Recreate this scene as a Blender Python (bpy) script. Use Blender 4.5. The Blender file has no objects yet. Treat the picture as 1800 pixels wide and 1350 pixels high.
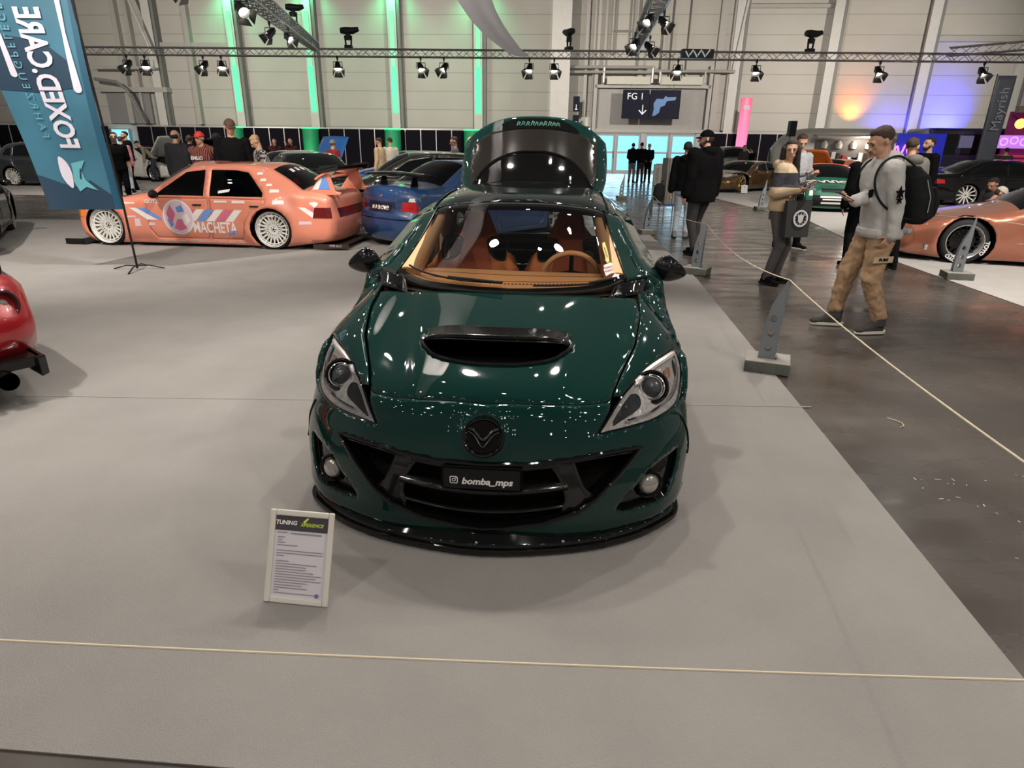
import bpy, bmesh, math, random
import numpy as np
from math import sin, cos, pi, radians, sqrt, atan2, hypot
from mathutils import Vector, Matrix
from mathutils.bvhtree import BVHTree
from mathutils.geometry import delaunay_2d_cdt
random.seed(7)
SC = bpy.context.scene
COL = SC.collection

# ---------------- camera ----------------
EYE = Vector((0, 0, 1.62))
PITCH, ROLL = radians(20.77), radians(0.8)
def make_camera():
    fwd = Vector((0, cos(PITCH), -sin(PITCH)))
    r0 = Vector((1, 0, 0)); u0 = Vector((0, sin(PITCH), cos(PITCH)))
    r = cos(ROLL)*r0 + sin(ROLL)*u0
    u = -sin(ROLL)*r0 + cos(ROLL)*u0
    cd = bpy.data.cameras.new('camera'); co = bpy.data.objects.new('camera', cd)
    co.matrix_world = Matrix(((r.x, u.x, -fwd.x, EYE.x), (r.y, u.y, -fwd.y, EYE.y), (r.z, u.z, -fwd.z, EYE.z), (0, 0, 0, 1)))
    cd.sensor_fit = 'HORIZONTAL'; cd.sensor_width = 36.0; cd.lens = 1110*36/1800
    cd.clip_start = .05; cd.clip_end = 300
    COL.objects.link(co); SC.camera = co
make_camera()

# ---------------- view + world ----------------
SC.view_settings.view_transform = 'Standard'
SC.view_settings.look = 'None'
SC.view_settings.gamma = 1
SC.view_settings.use_curve_mapping = False
SC.view_settings.exposure = 0.0
W = bpy.data.worlds.new('hall_air'); SC.world = W; W.use_nodes = True
nt = W.node_tree; nt.nodes.clear()
wo = nt.nodes.new('ShaderNodeOutputWorld'); bg = nt.nodes.new('ShaderNodeBackground')
tc = nt.nodes.new('ShaderNodeTexCoord'); sp = nt.nodes.new('ShaderNodeSeparateXYZ'); rp = nt.nodes.new('ShaderNodeValToRGB')
nt.links.new(tc.outputs['Generated'], sp.inputs[0]); nt.links.new(sp.outputs['Z'], rp.inputs[0])
rp.color_ramp.elements[0].position = 0.0; rp.color_ramp.elements[0].color = (.60, .57, .53, 1)
rp.color_ramp.elements[1].position = 0.75; rp.color_ramp.elements[1].color = (.16, .155, .15, 1)
nt.links.new(rp.outputs[0], bg.inputs[0]); bg.inputs[1].default_value = 0.45
nt.links.new(bg.outputs[0], wo.inputs[0])

# ---------------- lights: the show spotlights on the overhead trusses ----------------
def spot(loc, target, power, size=60, blend=.6, color=(1, .93, .84), radius=.07):
    l = bpy.data.lights.new('show_light', 'SPOT'); l.energy = power; l.color = color
    l.spot_size = radians(size); l.spot_blend = blend; l.shadow_soft_size = radius
    o = bpy.data.objects.new('show_light', l); o.location = loc
    o.rotation_euler = (Vector(target)-Vector(loc)).to_track_quat('-Z', 'Y').to_euler()
    COL.objects.link(o); return o
LIGHTS = [((1.25, 7.45, 6.9), (.4, 3.0, 0), 560, 70, .14), ((-.85, 7.5, 6.9), (-.3, 3.0, 0), 560, 70, .14), ((4.4, 7.8, 6.4), (.6, 3.2, 0), 520, 64), ((-4.8, 8.6, 6.4), (-.8, 2.8, 0), 480, 66), ((1.2, -2.6, 5.6), (0, 3.0, 0), 230, 76), ((-4.6, 2.6, 6.4), (-3.6, 6.6, 0), 820, 84),
          ((-3.4, -.6, 5.8), (-1.6, 4.5, 0), 250, 80), ((4.6, .2, 5.8), (2.2, 4.2, 0), 430, 80), ((-7.4, 6.0, 6.4), (-6, 10.5, 0), 1500, 76),
          ((-1.6, 6.4, 6.4), (-3.4, 10.0, 0), 1000, 76), ((5.2, 6.4, 6.4), (5.6, 10.5, 0), 1250, 80), ((9.0, 4.6, 6.4), (8.0, 10.0, 0), 1100, 76),
          ((-9.5, 15, 7), (-9, 20, 0), 1500, 90), ((-2.0, 15, 7), (-3, 20, 0), 1300, 90), ((8.0, 14, 7), (8.0, 19, 0), 1500, 90),
          ((-14, 17, 7), (-15, 24, 0), 1400, 90), ((13, 13, 7), (13, 19, 0), 1300, 90)]
for a in LIGHTS: spot(a[0], a[1], a[2]*1.36, a[3], radius=a[4] if len(a) > 4 else .07)
spot((1.5, 7.0, 4.9), (-.7, 9.8, 3.9), 210, 50)   # extra spot without a fixture, added to brighten the white cloth
for x in (-22, -11, 0, 11, 22):        # warm floods from the far truss onto the end wall
    spot((x, 31.2, 6.0), (x*1.02, 43.5, 4.6), 3500, 100, .8, (1, .93, .82), .15)

# small show lamps on the trusses overhead; each leaves its own pin-point reflection in the paintwork
_r = random.Random(11)
for i in range(77):
    x = (i % 11-5)*1.7+_r.uniform(-.7, .7); y = -5.5+(i//11)*2.9+_r.uniform(-.9, .9); z = 6.2+_r.uniform(-.6, .9)
    l = bpy.data.lights.new('truss_bulb', 'POINT'); l.energy = 13; l.color = (1, .95, .88); l.shadow_soft_size = .06
    o = bpy.data.objects.new('truss_bulb', l); o.location = (x, y, z); COL.objects.link(o)

# ---------------- helpers ----------------
MATS = {}
def mat(name, color=(.5, .5, .5), rough=.5, metal=0., coat=0., emit=None, estr=1., alpha=1., trans=0., bump=0., bscale=40., var=0., vscale=4., flake=0., spec=.5, sheen=0.):
    if name in MATS: return MATS[name]
    m = bpy.data.materials.new(name); m.use_nodes = True; MATS[name] = m
    n = m.node_tree; b = n.nodes['Principled BSDF']
    b.inputs['Base Color'].default_value = (*color, 1); b.inputs['Roughness'].default_value = rough
    b.inputs['Metallic'].default_value = metal; b.inputs['Coat Weight'].default_value = coat
    b.inputs['Coat Roughness'].default_value = .03; b.inputs['Specular IOR Level'].default_value = spec
    if sheen: b.inputs['Sheen Weight'].default_value = sheen
    if emit: b.inputs['Emission Color'].default_value = (*emit, 1); b.inputs['Emission Strength'].default_value = estr
    if alpha < 1: b.inputs['Alpha'].default_value = alpha
    if trans: b.inputs['Transmission Weight'].default_value = trans
    co = n.nodes.new('ShaderNodeTexCoord')
    if bump:
        t = n.nodes.new('ShaderNodeTexNoise'); t.inputs['Scale'].default_value = bscale; t.inputs['Detail'].default_value = 4
        u = n.nodes.new('ShaderNodeBump'); u.inputs['Strength'].default_value = bump; u.inputs['Distance'].default_value = .02
        n.links.new(co.outputs['Object'], t.inputs['Vector']); n.links.new(t.outputs[0], u.inputs['Height']); n.links.new(u.outputs[0], b.inputs['Normal'])
    v = max(var, .03)
    t = n.nodes.new('ShaderNodeTexNoise'); t.inputs['Scale'].default_value = vscale; t.inputs['Detail'].default_value = 5
    r = n.nodes.new('ShaderNodeMapRange'); r.inputs['From Min'].default_value = .3; r.inputs['From Max'].default_value = .7
    r.inputs['To Min'].default_value = 1-v; r.inputs['To Max'].default_value = 1+v
    mx = n.nodes.new('ShaderNodeVectorMath'); mx.operation = 'SCALE'; mx.inputs[0].default_value = color
    n.links.new(co.outputs['Object'], t.inputs['Vector']); n.links.new(t.outputs[0], r.inputs[0]); n.links.new(r.outputs[0], mx.inputs['Scale']); n.links.new(mx.outputs[0], b.inputs['Base Color'])
    return m
def glass(name, tint=(.5, .52, .52), mixf=.2, rough=.0):
    """thin window glass: mostly see-through, tinted, with a mirror coat"""
    if name in MATS: return MATS[name]
    m = bpy.data.materials.new(name); m.use_nodes = True; MATS[name] = m
    n = m.node_tree; n.nodes.clear()
    o = n.nodes.new('ShaderNodeOutputMaterial'); mx = n.nodes.new('ShaderNodeMixShader'); tr = n.nodes.new('ShaderNodeBsdfTransparent')
    g = n.nodes.new('ShaderNodeBsdfGlossy'); g.inputs['Roughness'].default_value = rough; fr = n.nodes.new('ShaderNodeFresnel'); fr.inputs[0].default_value = 1.45
    tr.inputs[0].default_value = (*tint, 1); n.links.new(fr.outputs[0], mx.inputs[0]); n.links.new(tr.outputs[0], mx.inputs[1]); n.links.new(g.outputs[0], mx.inputs[2]); n.links.new(mx.outputs[0], o.inputs[0])
    return m
def mk(name, v, f, m=None, parent=None, smooth=False, loc=None, rot=None):
    me = bpy.data.meshes.new(name); me.from_pydata([tuple(p) for p in v], [], [tuple(q) for q in f]); me.update()
    if smooth:
        me.polygons.foreach_set('use_smooth', [True]*len(me.polygons))
        me.set_sharp_from_angle(angle=radians(smooth if smooth > 1 else 40))
    if m is not None:
        for x in (m if isinstance(m, (list, tuple)) else [m]): me.materials.append(x)
    o = bpy.data.objects.new(name, me); COL.objects.link(o)
    if parent: o.parent = parent
    if loc: o.location = loc
    if rot: o.rotation_euler = rot
    return o
def tag(o, label=None, cat=None, group=None, kind=None):
    if label: o['label'] = label
    if cat: o['category'] = cat
    if group: o['group'] = group
    if kind: o['kind'] = kind
    return o
def thing(name, label, cat, loc=(0, 0, 0), rz=0, group=None):
    o = bpy.data.objects.new(name, None); o.empty_display_size = .2; COL.objects.link(o)
    o.location = loc; o.rotation_euler = (0, 0, rz); return tag(o, label, cat, group)
def struct(o): o['kind'] = 'structure'; return o
def copy_tree(o, parent=None):
    c = o.copy(); COL.objects.link(c)
    if parent: c.parent = parent
    for ch in KIDS(o): copy_tree(ch, c)
    return c
def KIDS(o): return [x for x in o.children]
class MB:
    """collects primitives into one mesh"""
    def __init__(s): s.v = []; s.f = []
    def add(s, v, f):
        k = len(s.v); s.v += [Vector(p) for p in v]; s.f += [tuple(i+k for i in q) for q in f]; return s
    def box(s, c, d, R=None):
        a = []
        for x in (-.5, .5):
            for y in (-.5, .5):
                for z in (-.5, .5):
                    p = Vector((x*d[0], y*d[1], z*d[2])); a.append(Vector(c)+(R @ p if R else p))
        return s.add(a, [(0, 1, 3, 2), (4, 6, 7, 5), (0, 4, 5, 1), (2, 3, 7, 6), (0, 2, 6, 4), (1, 5, 7, 3)])
    def tube(s, pts, r, n=8, cap=True, flat=1.):
        pts = [Vector(p) for p in pts]; rr = r if isinstance(r, (list, tuple)) else [r]*len(pts)
        rings = []; up = None
        for i, p in enumerate(pts):
            t = (pts[min(i+1, len(pts)-1)]-pts[max(i-1, 0)])
            if t.length < 1e-9: t = Vector((0, 0, 1))
            t.normalize()
            if up is None: up = Vector((0, 0, 1)) if abs(t.z) < .9 else Vector((1, 0, 0))
            x = t.cross(up)
            if x.length < 1e-6: x = t.orthogonal()
            x.normalize(); y = x.cross(t).normalized(); up = y
            rings.append([p+rr[i]*(cos(2*pi*k/n)*x+sin(2*pi*k/n)*y*flat) for k in range(n)])
        v = [q for R in rings for q in R]; f = []
        for i in range(len(pts)-1):
            for k in range(n): f.append((i*n+k, i*n+(k+1) % n, (i+1)*n+(k+1) % n, (i+1)*n+k))
        if cap: f.append(tuple(range(n-1, -1, -1))); f.append(tuple((len(pts)-1)*n+k for k in range(n)))
        return s.add(v, f)
    def lathe(s, prof, n=24, axis='Z', c=(0, 0, 0), closed=False):
        v = []; f = []
        for (r, h) in prof:
            for k in range(n):
                a = 2*pi*k/n
                p = (r*cos(a), r*sin(a), h) if axis == 'Z' else ((h, r*cos(a), r*sin(a)) if axis == 'X' else (r*cos(a), h, r*sin(a)))
                v.append(Vector(p)+Vector(c))
        m = len(prof)
        for i in range(m if closed else m-1):
            for k in range(n):
                j = (i+1) % m; f.append((i*n+k, i*n+(k+1) % n, j*n+(k+1) % n, j*n+k))
        return s.add(v, f)
    def ball(s, c, r, n=12, R=None):
        r = r if isinstance(r, (tuple, list)) else (r, r, r); v = []; f = []; m = n//2+1
        for i in range(m+1):
            t = pi*i/m
            for k in range(n):
                a = 2*pi*k/n; p = Vector((r[0]*sin(t)*cos(a), r[1]*sin(t)*sin(a), r[2]*cos(t))); v.append(Vector(c)+(R @ p if R else p))
        for i in range(m):
            for k in range(n): f.append((i*n+k, (i+1)*n+k, (i+1)*n+(k+1) % n, i*n+(k+1) % n))
        return s.add(v, f)
    def prism(s, poly, y0, y1, axis='Y'):
        n = len(poly)
        P = (lambda a, b, h: (a, h, b)) if axis == 'Y' else ((lambda a, b, h: (a, b, h)) if axis == 'Z' else (lambda a, b, h: (h, a, b)))
        v = [P(a, b, y0) for a, b in poly]+[P(a, b, y1) for a, b in poly]
        f = [tuple(range(n)), tuple(range(2*n-1, n-1, -1))]+[(i, i+n, (i+1) % n+n, (i+1) % n) for i in range(n)]
        return s.add(v, f)
    def grid(s, fn, nu, nv):
        v = [fn(i/nu, j/nv) for j in range(nv+1) for i in range(nu+1)]
        return s.add(v, [(j*(nu+1)+i, j*(nu+1)+i+1, (j+1)*(nu+1)+i+1, (j+1)*(nu+1)+i) for j in range(nv) for i in range(nu)])
    def build(s, name, m=None, parent=None, smooth=False, loc=None, rot=None): return mk(name, s.v, s.f, m, parent, smooth, loc, rot)
def solid(o, t, off=-1):
    md = o.modifiers.new('thickness', 'SOLIDIFY'); md.thickness = t; md.offset = off; return o
def bevel(o, w, n=2):
    md = o.modifiers.new('edge', 'BEVEL'); md.width = w; md.segments = n; md.limit_method = 'ANGLE'; return o
def inside(P, poly):
    P = np.asarray(P); x, y = P[:, 0], P[:, 1]; r = np.zeros(len(P), bool); n = len(poly)
    for i in range(n):
        x1, y1 = poly[i]; x2, y2 = poly[(i+1) % n]
        if y1 == y2: continue
        c = ((y1 > y) != (y2 > y)) & (x < (x2-x1)*(y-y1)/(y2-y1)+x1); r ^= c
    return r
def dist_poly(P, poly, closed=True):
    P = np.asarray(P, float); d = np.full(len(P), 1e9); n = len(poly)
    for i in range(n if closed else n-1):
        a = np.array(poly[i], float); b = np.array(poly[(i+1) % n], float); ab = b-a; L = (ab@ab) or 1e-12
        t = np.clip(((P-a)@ab)/L, 0, 1); d = np.minimum(d, np.hypot(*(P-(a+t[:, None]*ab)).T))
    return d
def resample(poly, h, closed=True):
    out = []; n = len(poly)
    for i in range(n if closed else n-1):
        a = np.array(poly[i], float); b = np.array(poly[(i+1) % n], float); k = max(1, int(math.ceil(np.hypot(*(b-a))/h)))
        out += [tuple(a+(b-a)*j/k) for j in range(k)]
    if not closed: out.append(tuple(poly[-1]))
    return out
def spline(pts, n=6, closed=True):
    """Catmull-Rom through the points"""
    P = [Vector(p) for p in pts]; m = len(P); out = []
    for i in range(m if closed else m-1):
        if closed: a, b, c, d = P[i-1], P[i], P[(i+1) % m], P[(i+2) % m]
        else: a, b, c, d = P[max(i-1, 0)], P[i], P[i+1], P[min(i+2, m-1)]
        for k in range(n):
            t = k/n; out.append(tuple(.5*((2*b)+(c-a)*t+(2*a-5*b+4*c-d)*t*t+(3*b-a-3*c+d)*t**3)))
    if not closed: out.append(tuple(P[-1]))
    return out
def domain(poly, h, holes=(), k0=1.):
    """triangulated 2D region with interior points: (Nx2 array, faces)"""
    loops = [resample(poly, h*k0)]+[resample(q, h) for q in holes]
    V = []; E = []
    for L in loops:
        k = len(V); V += L; E += [(k+i, k+(i+1) % len(L)) for i in range(len(L))]
    A = np.array(V); lo = A.min(0); hi = A.max(0)
    gx = np.arange(lo[0]+h*.5, hi[0], h); gy = np.arange(lo[1]+h*.5, hi[1], h)
    if len(gx) and len(gy):
        G = np.array([(x+(.5*h if j % 2 else 0), y) for j, y in enumerate(gy) for x in gx])
        k = inside(G, loops[0])
        for L in loops[1:]: k &= ~inside(G, L)
        G = G[k]
        if len(G):
            for L in loops: G = G[dist_poly(G, L) > h*.45]
            V = V+[tuple(g) for g in G]
    r = delaunay_2d_cdt([Vector(p) for p in V], E, [], 1, 1e-7)
    R = np.array([tuple(p) for p in r[0]]); F = r[2]
    C = np.array([R[list(f)].mean(0) for f in F]); k = inside(C, loops[0])
    for L in loops[1:]: k &= ~inside(C, L)
    return R, [f for f, q in zip(F, k) if q]
def text_mesh(txt, size, shear=0., bold=0., align='CENTER', sx=1., ext=0.):
    c = bpy.data.curves.new('lettering', 'FONT'); c.body = txt; c.size = size; c.shear = shear; c.offset = bold; c.align_x = align; c.align_y = 'CENTER'; c.extrude = ext; c.resolution_u = 3
    o = bpy.data.objects.new('lettering', c); COL.objects.link(o)
    dg = bpy.context.evaluated_depsgraph_get(); me = bpy.data.meshes.new_from_object(o.evaluated_get(dg))
    v = [Vector((p.co.x*sx, p.co.y, p.co.z)) for p in me.vertices]; f = [tuple(p.vertices) for p in me.polygons]
    bpy.data.objects.remove(o); bpy.data.curves.remove(c); bpy.data.meshes.remove(me)
    return v, f
def put_text(txt, size, M, m, parent, name='lettering', **k):
    v, f = text_mesh(txt, size, **k); return mk(name, [M @ p for p in v], f, m, parent)
def frame(o, x, y):
    """matrix from origin, text-right and text-up directions"""
    x = Vector(x).normalized(); y = Vector(y).normalized(); z = x.cross(y)
    return Matrix(((x.x, y.x, z.x, o[0]), (x.y, y.y, z.y, o[1]), (x.z, y.z, z.z, o[2]), (0, 0, 0, 1)))
def Rz(a): return Matrix.Rotation(a, 3, 'Z')
# ================= THE HALL =================
WY = radians(4.5)
def wp(x, d, z):          # a point by the end wall: along it, in front of it, height
    return Vector((x*cos(WY)-d*sin(WY), 43.8-x*sin(WY)-d*cos(WY), z))
WROT = -WY
floor_m = mat('dark_floor', (.075, .064, .055), .22, bump=.03, bscale=5, var=.3, vscale=1.3)
nf = floor_m.node_tree; bf = nf.nodes['Principled BSDF']
tx = nf.nodes.new('ShaderNodeTexNoise'); tx.inputs['Scale'].default_value = 1.6; tx.inputs['Detail'].default_value = 8
tcf = nf.nodes.new('ShaderNodeTexCoord'); mp = nf.nodes.new('ShaderNodeMapping'); mp.inputs['Scale'].default_value = (.7, 2.4, 1)
mr = nf.nodes.new('ShaderNodeMapRange'); mr.inputs['From Min'].default_value = .3; mr.inputs['From Max'].default_value = .75; mr.inputs['To Min'].default_value = .10; mr.inputs['To Max'].default_value = .42
nf.links.new(tcf.outputs['Object'], mp.inputs[0]); nf.links.new(mp.outputs[0], tx.inputs['Vector']); nf.links.new(tx.outputs[0], mr.inputs[0]); nf.links.new(mr.outputs[0], bf.inputs['Roughness'])
struct(mk('floor', [(-45, -6, 0), (45, -6, 0), (45, 50, 0), (-45, 50, 0)], [(0, 1, 2, 3)], floor_m))
carpet_m = mat('grey_carpet', (.285, .266, .252), .95, bump=.5, bscale=220, var=.06, vscale=2.2, spec=.1)
def slab(name, poly, z, m, label, cat):
    b = MB(); b.prism(poly, 0.002, z, 'Z'); o = b.build(name, m); return tag(o, label, cat)
slab('carpet', [(-22, 1.9), (-1.5, 1.30), (-.6, 1.235), (1.65, 1.05), (1.69, 1.6), (1.84, 3.0), (2.41, 8.3), (2.72, 13.7), (-22, 13.7)], .007, carpet_m, 'large grey carpet under the green car and the salmon race saloon', 'carpet')
slab('carpet', [(-24, 19.8), (2.9, 19.8), (3.4, 30), (-26, 30)], .007, carpet_m, 'grey carpet strip beyond the dark aisle on the left, under the far cars', 'carpet')
slab('carpet', [(5.5, 4), (5.69, 6.9), (5.93, 10.1), (7.0, 15.3), (6.75, 23.5), (8, 30), (26, 30), (26, 4)], .007, mat('pale_carpet', (.42, .40, .38), .95, bump=.4, bscale=220, var=.05, spec=.1), 'pale grey carpet right of the aisle, under the copper coupe', 'carpet')
# carpet tape seam and floor tape
b = MB(); b.box((-7, 3.9, .0085), (18, .012, .002)); tag(b.build('carpet_seam', mat('seam', (.25, .235, .22), .9)), 'thin seam line across the grey carpet left of the green car', 'seam')
# concrete scraps on the aisle floor
rs = random.Random(3)
b = MB()
for i in range(46):
    x = 2.1+rs.random()*.9; y = 2.25+rs.random()*.8; a = rs.random()*pi
    if x < 1.95: continue
    b.box((x, y, .002), (.004+rs.random()*.03, .003+rs.random()*.003, .001), Rz(a))
tag(b.build('floor_scraps', mat('scraps', (.5, .47, .42), .8)), 'pale scratches and scraps on the dark aisle floor by the carpet edge', 'scraps', kind='stuff')
slat = MB()
# end wall with horizontal panel joints
wall_m = mat('wall_panel', (.50, .475, .435), .8, var=.04, vscale=.6, spec=.2)
wn = wall_m.node_tree; wb = wn.nodes['Principled BSDF']
g = wn.nodes.new('ShaderNodeNewGeometry'); s1 = wn.nodes.new('ShaderNodeSeparateXYZ'); wn.links.new(g.outputs['Position'], s1.inputs[0])
m1 = wn.nodes.new('ShaderNodeMath'); m1.operation = 'ADD'; m1.inputs[1].default_value = -2.58; wn.links.new(s1.outputs['Z'], m1.inputs[0])
m2 = wn.nodes.new('ShaderNodeMath'); m2.operation = 'PINGPONG'; m2.inputs[1].default_value = .535; wn.links.new(m1.outputs[0], m2.inputs[0])
m3 = wn.nodes.new('ShaderNodeMath'); m3.operation = 'LESS_THAN'; m3.inputs[1].default_value = .022; wn.links.new(m2.outputs[0], m3.inputs[0])
mxc = wn.nodes.new('ShaderNodeMix'); mxc.data_type = 'RGBA'; wn.links.new(m3.outputs[0], mxc.inputs[0])
old = wb.inputs['Base Color'].links[0].from_socket; wn.links.new(old, mxc.inputs[6]); mxc.inputs[7].default_value = (.34, .325, .30, 1); wn.links.new(mxc.outputs[2], wb.inputs['Base Color'])
def wbox(b, x0, x1, z0, z1, d0, d1):
    """box against the end wall"""
    b.box(wp((x0+x1)/2, (d0+d1)/2, (z0+z1)/2), (x1-x0, d1-d0, z1-z0), Rz(WROT)); return b
b = MB(); wbox(b, -45, 4.9, 0, 12.6, -.3, 0); wbox(b, 11.7, 45, 0, 12.6, -.3, 0); wbox(b, 4.9, 11.7, 2.45, 12.6, -.3, 0); struct(b.build('wall_back', wall_m))
grey_st = mat('grey_steel', (.42, .40, .37), .6)
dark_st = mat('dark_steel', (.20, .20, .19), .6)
white_p = mat('white_paint', (.60, .58, .55), .6)
# wall pillars with their flanges
n = 0
for x, lit in ((-23.3, 0), (-17.95, 1), (-12.97, 1), (-7.64, 1), (-2.33, 1), (13.2, 0), (18.7, 0), (24.1, 0), (29.45, 0)):
    n += 1; b = MB(); wbox(b, x-.14, x+.14, 0, 12.4, .0, .55); wbox(b, x-.27, x+.27, 0, 12.4, .5, .56); o = struct(b.build('trim_%d' % n, white_p))
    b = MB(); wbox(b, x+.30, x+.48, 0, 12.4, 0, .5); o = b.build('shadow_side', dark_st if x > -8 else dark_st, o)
led2 = mat('green_led_dim', (.25, .6, .4), .5, emit=(.12, .55, .28), estr=.75)
led = mat('green_led', (.1, .8, .35), .5, emit=(.04, .85, .28), estr=1.15)
for x in (-17.95, -12.97, -7.64, -2.33):
    names = {-17.95: 'farthest left', -12.97: 'second from the left', -7.64: 'third from the left', -2.33: 'nearest the green car'}
    o = thing('light_strip', 'glowing green light strip on a wall pillar, '+names[x], 'light strip', wp(x, 0, 0), WROT, 'green light strips on the wall pillars')
    b = MB(); b.box((0, -.60, 4.75), (.32, .04, 2.66)); b.build('lower_tube', led, o)
    b = MB(); b.box((0, -.60, 7.6), (.30, .04, 3.0)); b.build('upper_tube', led2, o)
    l = bpy.data.lights.new('green_wash', 'SPOT'); l.energy = 420; l.color = (.1, 1, .4); l.spot_size = radians(120); l.spot_blend = 1; l.shadow_soft_size = .2
    lo = bpy.data.objects.new('green_wash', l); lo.location = wp(x, 1.1, 10.6); lo.rotation_euler = (Vector(wp(x, .2, 8.5))-lo.location).to_track_quat('-Z', 'Y').to_euler(); COL.objects.link(lo)
# horizontal wall rail bits
b = MB(); wbox(b, -22.9, -18.3, 7.15, 7.42, 0, .35); struct(b.build('trim_21', grey_st))
b = MB(); wbox(b, 24.5, 29.3, 7.55, 7.85, 0, .35); struct(b.build('trim_22', grey_st))
b = MB(); wbox(b, 13.4, 18.5, 9.3, 9.5, 0, .2); struct(b.build('trim_23', grey_st))
# black partition row
panel_m = mat('partition_black', (.006, .005, .009), .8, spec=.1)
alu = mat('aluminium', (.55, .55, .54), .35, metal=.8)
xs = [x for x in np.arange(-38, 4.0, 1.0)]+[12.15+i for i in range(0, 24)]
def make_panel(x, w=1.0):
    o = thing('partition_panel', 'black partition panel with aluminium posts standing in the row along the end wall', 'partition', wp(x, .9, 0), WROT, 'black partition panels along the end wall')
    b = MB(); b.box((w/2, 0, 1.22), (w-.05, .03, 2.38)); b.build('board', panel_m, o)
    b = MB(); b.box((0, -.02, 1.25), (.05, .06, 2.5)); b.build('post', alu, o)
    b = MB(); b.box((w/2, -.02, 2.45), (w-.05, .05, .06)); b.build('top_rail', alu, o)
    return o
p0 = make_panel(xs[0])
for x in xs[1:]:
    if -27.6 < x < -25.5: continue
    c = copy_tree(p0); c.location = wp(x, .9, 0)
# green-lit columns in front of the partition
for x, w in ((-17.95, 'behind the tall man in black'), (-12.97, 'behind the raised blue bonnet'), (-7.64, 'behind the roof of the black hatchback'), (-2.6, 'nearest the raised green tailgate')):
    o = thing('column_sleeve', 'green column sleeve with glowing rim, '+w, 'column sleeve', wp(x, 1.6, 0), 0, 'green column sleeves')
    b = MB(); b.lathe([(.5, 0), (.5, 2.38)], 24); b.build('sleeve', mat('sleeve_green', (.015, .30, .13), .55), o, True)
    b = MB(); b.lathe([(.46, 2.38), (.53, 2.38), (.53, 2.47), (.46, 2.47)], 24, closed=True); b.build('rim', led, o, True)
    l = bpy.data.lights.new('sleeve_lamp', 'SPOT'); l.energy = 60; l.color = (.1, 1, .4); l.spot_size = radians(55); l.spot_blend = .9; l.shadow_soft_size = .1
    lo = bpy.data.objects.new('sleeve_lamp', l); lo.location = wp(x, 3.0, .35); lo.rotation_euler = (Vector(wp(x, 1.6, 1.6))-lo.location).to_track_quat('-Z', 'Y').to_euler(); COL.objects.link(lo)
# big free-standing columns
b = MB(); b.box(wp(2.78, 2, 6.3), (1.1, .9, 12.6), Rz(WROT)); struct(b.build('trim_31', white_p))
b = MB(); b.box(wp(-28.1, 2, 6.3), (1.35, .9, 12.6), Rz(WROT)); struct(b.build('trim_32', mat('pale_green_paint', (.50, .55, .48), .6)))
b = MB(); b.tube([wp(2.75, 1.4, 2.3), wp(2.75, 1.4, 12)], .03, 6); struct(b.build('trim_33', dark_st))
# portal bay: pilasters, ducts, header over the doors
b = MB()
for x, w in ((4.95, .22), (11.85, .22)): wbox(b, x-w/2, x+w/2, 0, 6.2, 0, .7)
wbox(b, 4.9, 11.9, 4.95, 5.12, 0, .7); wbox(b, 4.9, 11.9, 2.42, 2.62, 0, .6)
struct(b.build('trim_41', grey_st))
b = MB(); wbox(b, 5.1, 11.7, 2.62, 4.95, .0, .25); struct(b.build('trim_42', mat('portal_grey', (.37, .355, .34), .7)))
for i, (x, w) in enumerate(((4.3, .2), (4.75, .12), (5.4, .14), (7.6, .28), (8.9, .12), (9.4, .04), (10.4, .1), (12.25, .35), (12.9, .12), (-20.9, .3), (-25.6, .35), (-24.7, .16))):
    b = MB(); wbox(b, x-w/2, x+w/2, 5.1 if 4.9 < x < 12 else 2.6, 12.5, 0, .4); struct(b.build('trim_%d' % (50+i), grey_st))
b = MB()
for z, x0, x1 in ((6.05, 3.4, 8.4), (5.78, 3.4, 8.2), (5.85, 8.3, 13.1)): b.tube([wp(x0, 1.1, z), wp(x1, 1.1, z)], .08, 8)
for x in (5.4, 8.3, 8.75, 11.4): b.tube([wp(x, 1.1, 6.1 if x < 8.5 else 5.85), wp(x, 1.1, 5.2)], .07, 8); 
tag(b.build('duct_pipe', mat('galvanised', (.62, .60, .56), .35, metal=.6)), 'pale metal pipes running above the lit exit doors', 'pipe')
b = MB(); wbox(b, 5.6, 8.2, 5.12, 5.55, .5, 1.0); wbox(b, 8.8, 11.3, 5.12, 5.55, .5, 1.0); struct(b.build('trim_70', mat('cream_duct', (.55, .53, .46), .6)))
b = MB(); wbox(b, 5.9, 7.0, 8.0, 8.1, .3, .4); wbox(b, 5.9, 7.0, 6.95, 7.05, .3, .4); wbox(b, 5.85, 5.95, 6.8, 12, .3, .4); wbox(b, 6.95, 7.05, 6.8, 12, .3, .4)
tag(b.build('wall_ladder', dark_st), 'dark steel ladder rails fixed high above the exit doors', 'ladder')
# sloping pipes at far right of the portal
b = MB(); b.tube([wp(13.0, 1, 5.9), wp(13.7, .9, 12)], .07, 8); struct(b.build('trim_71', white_p))
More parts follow.
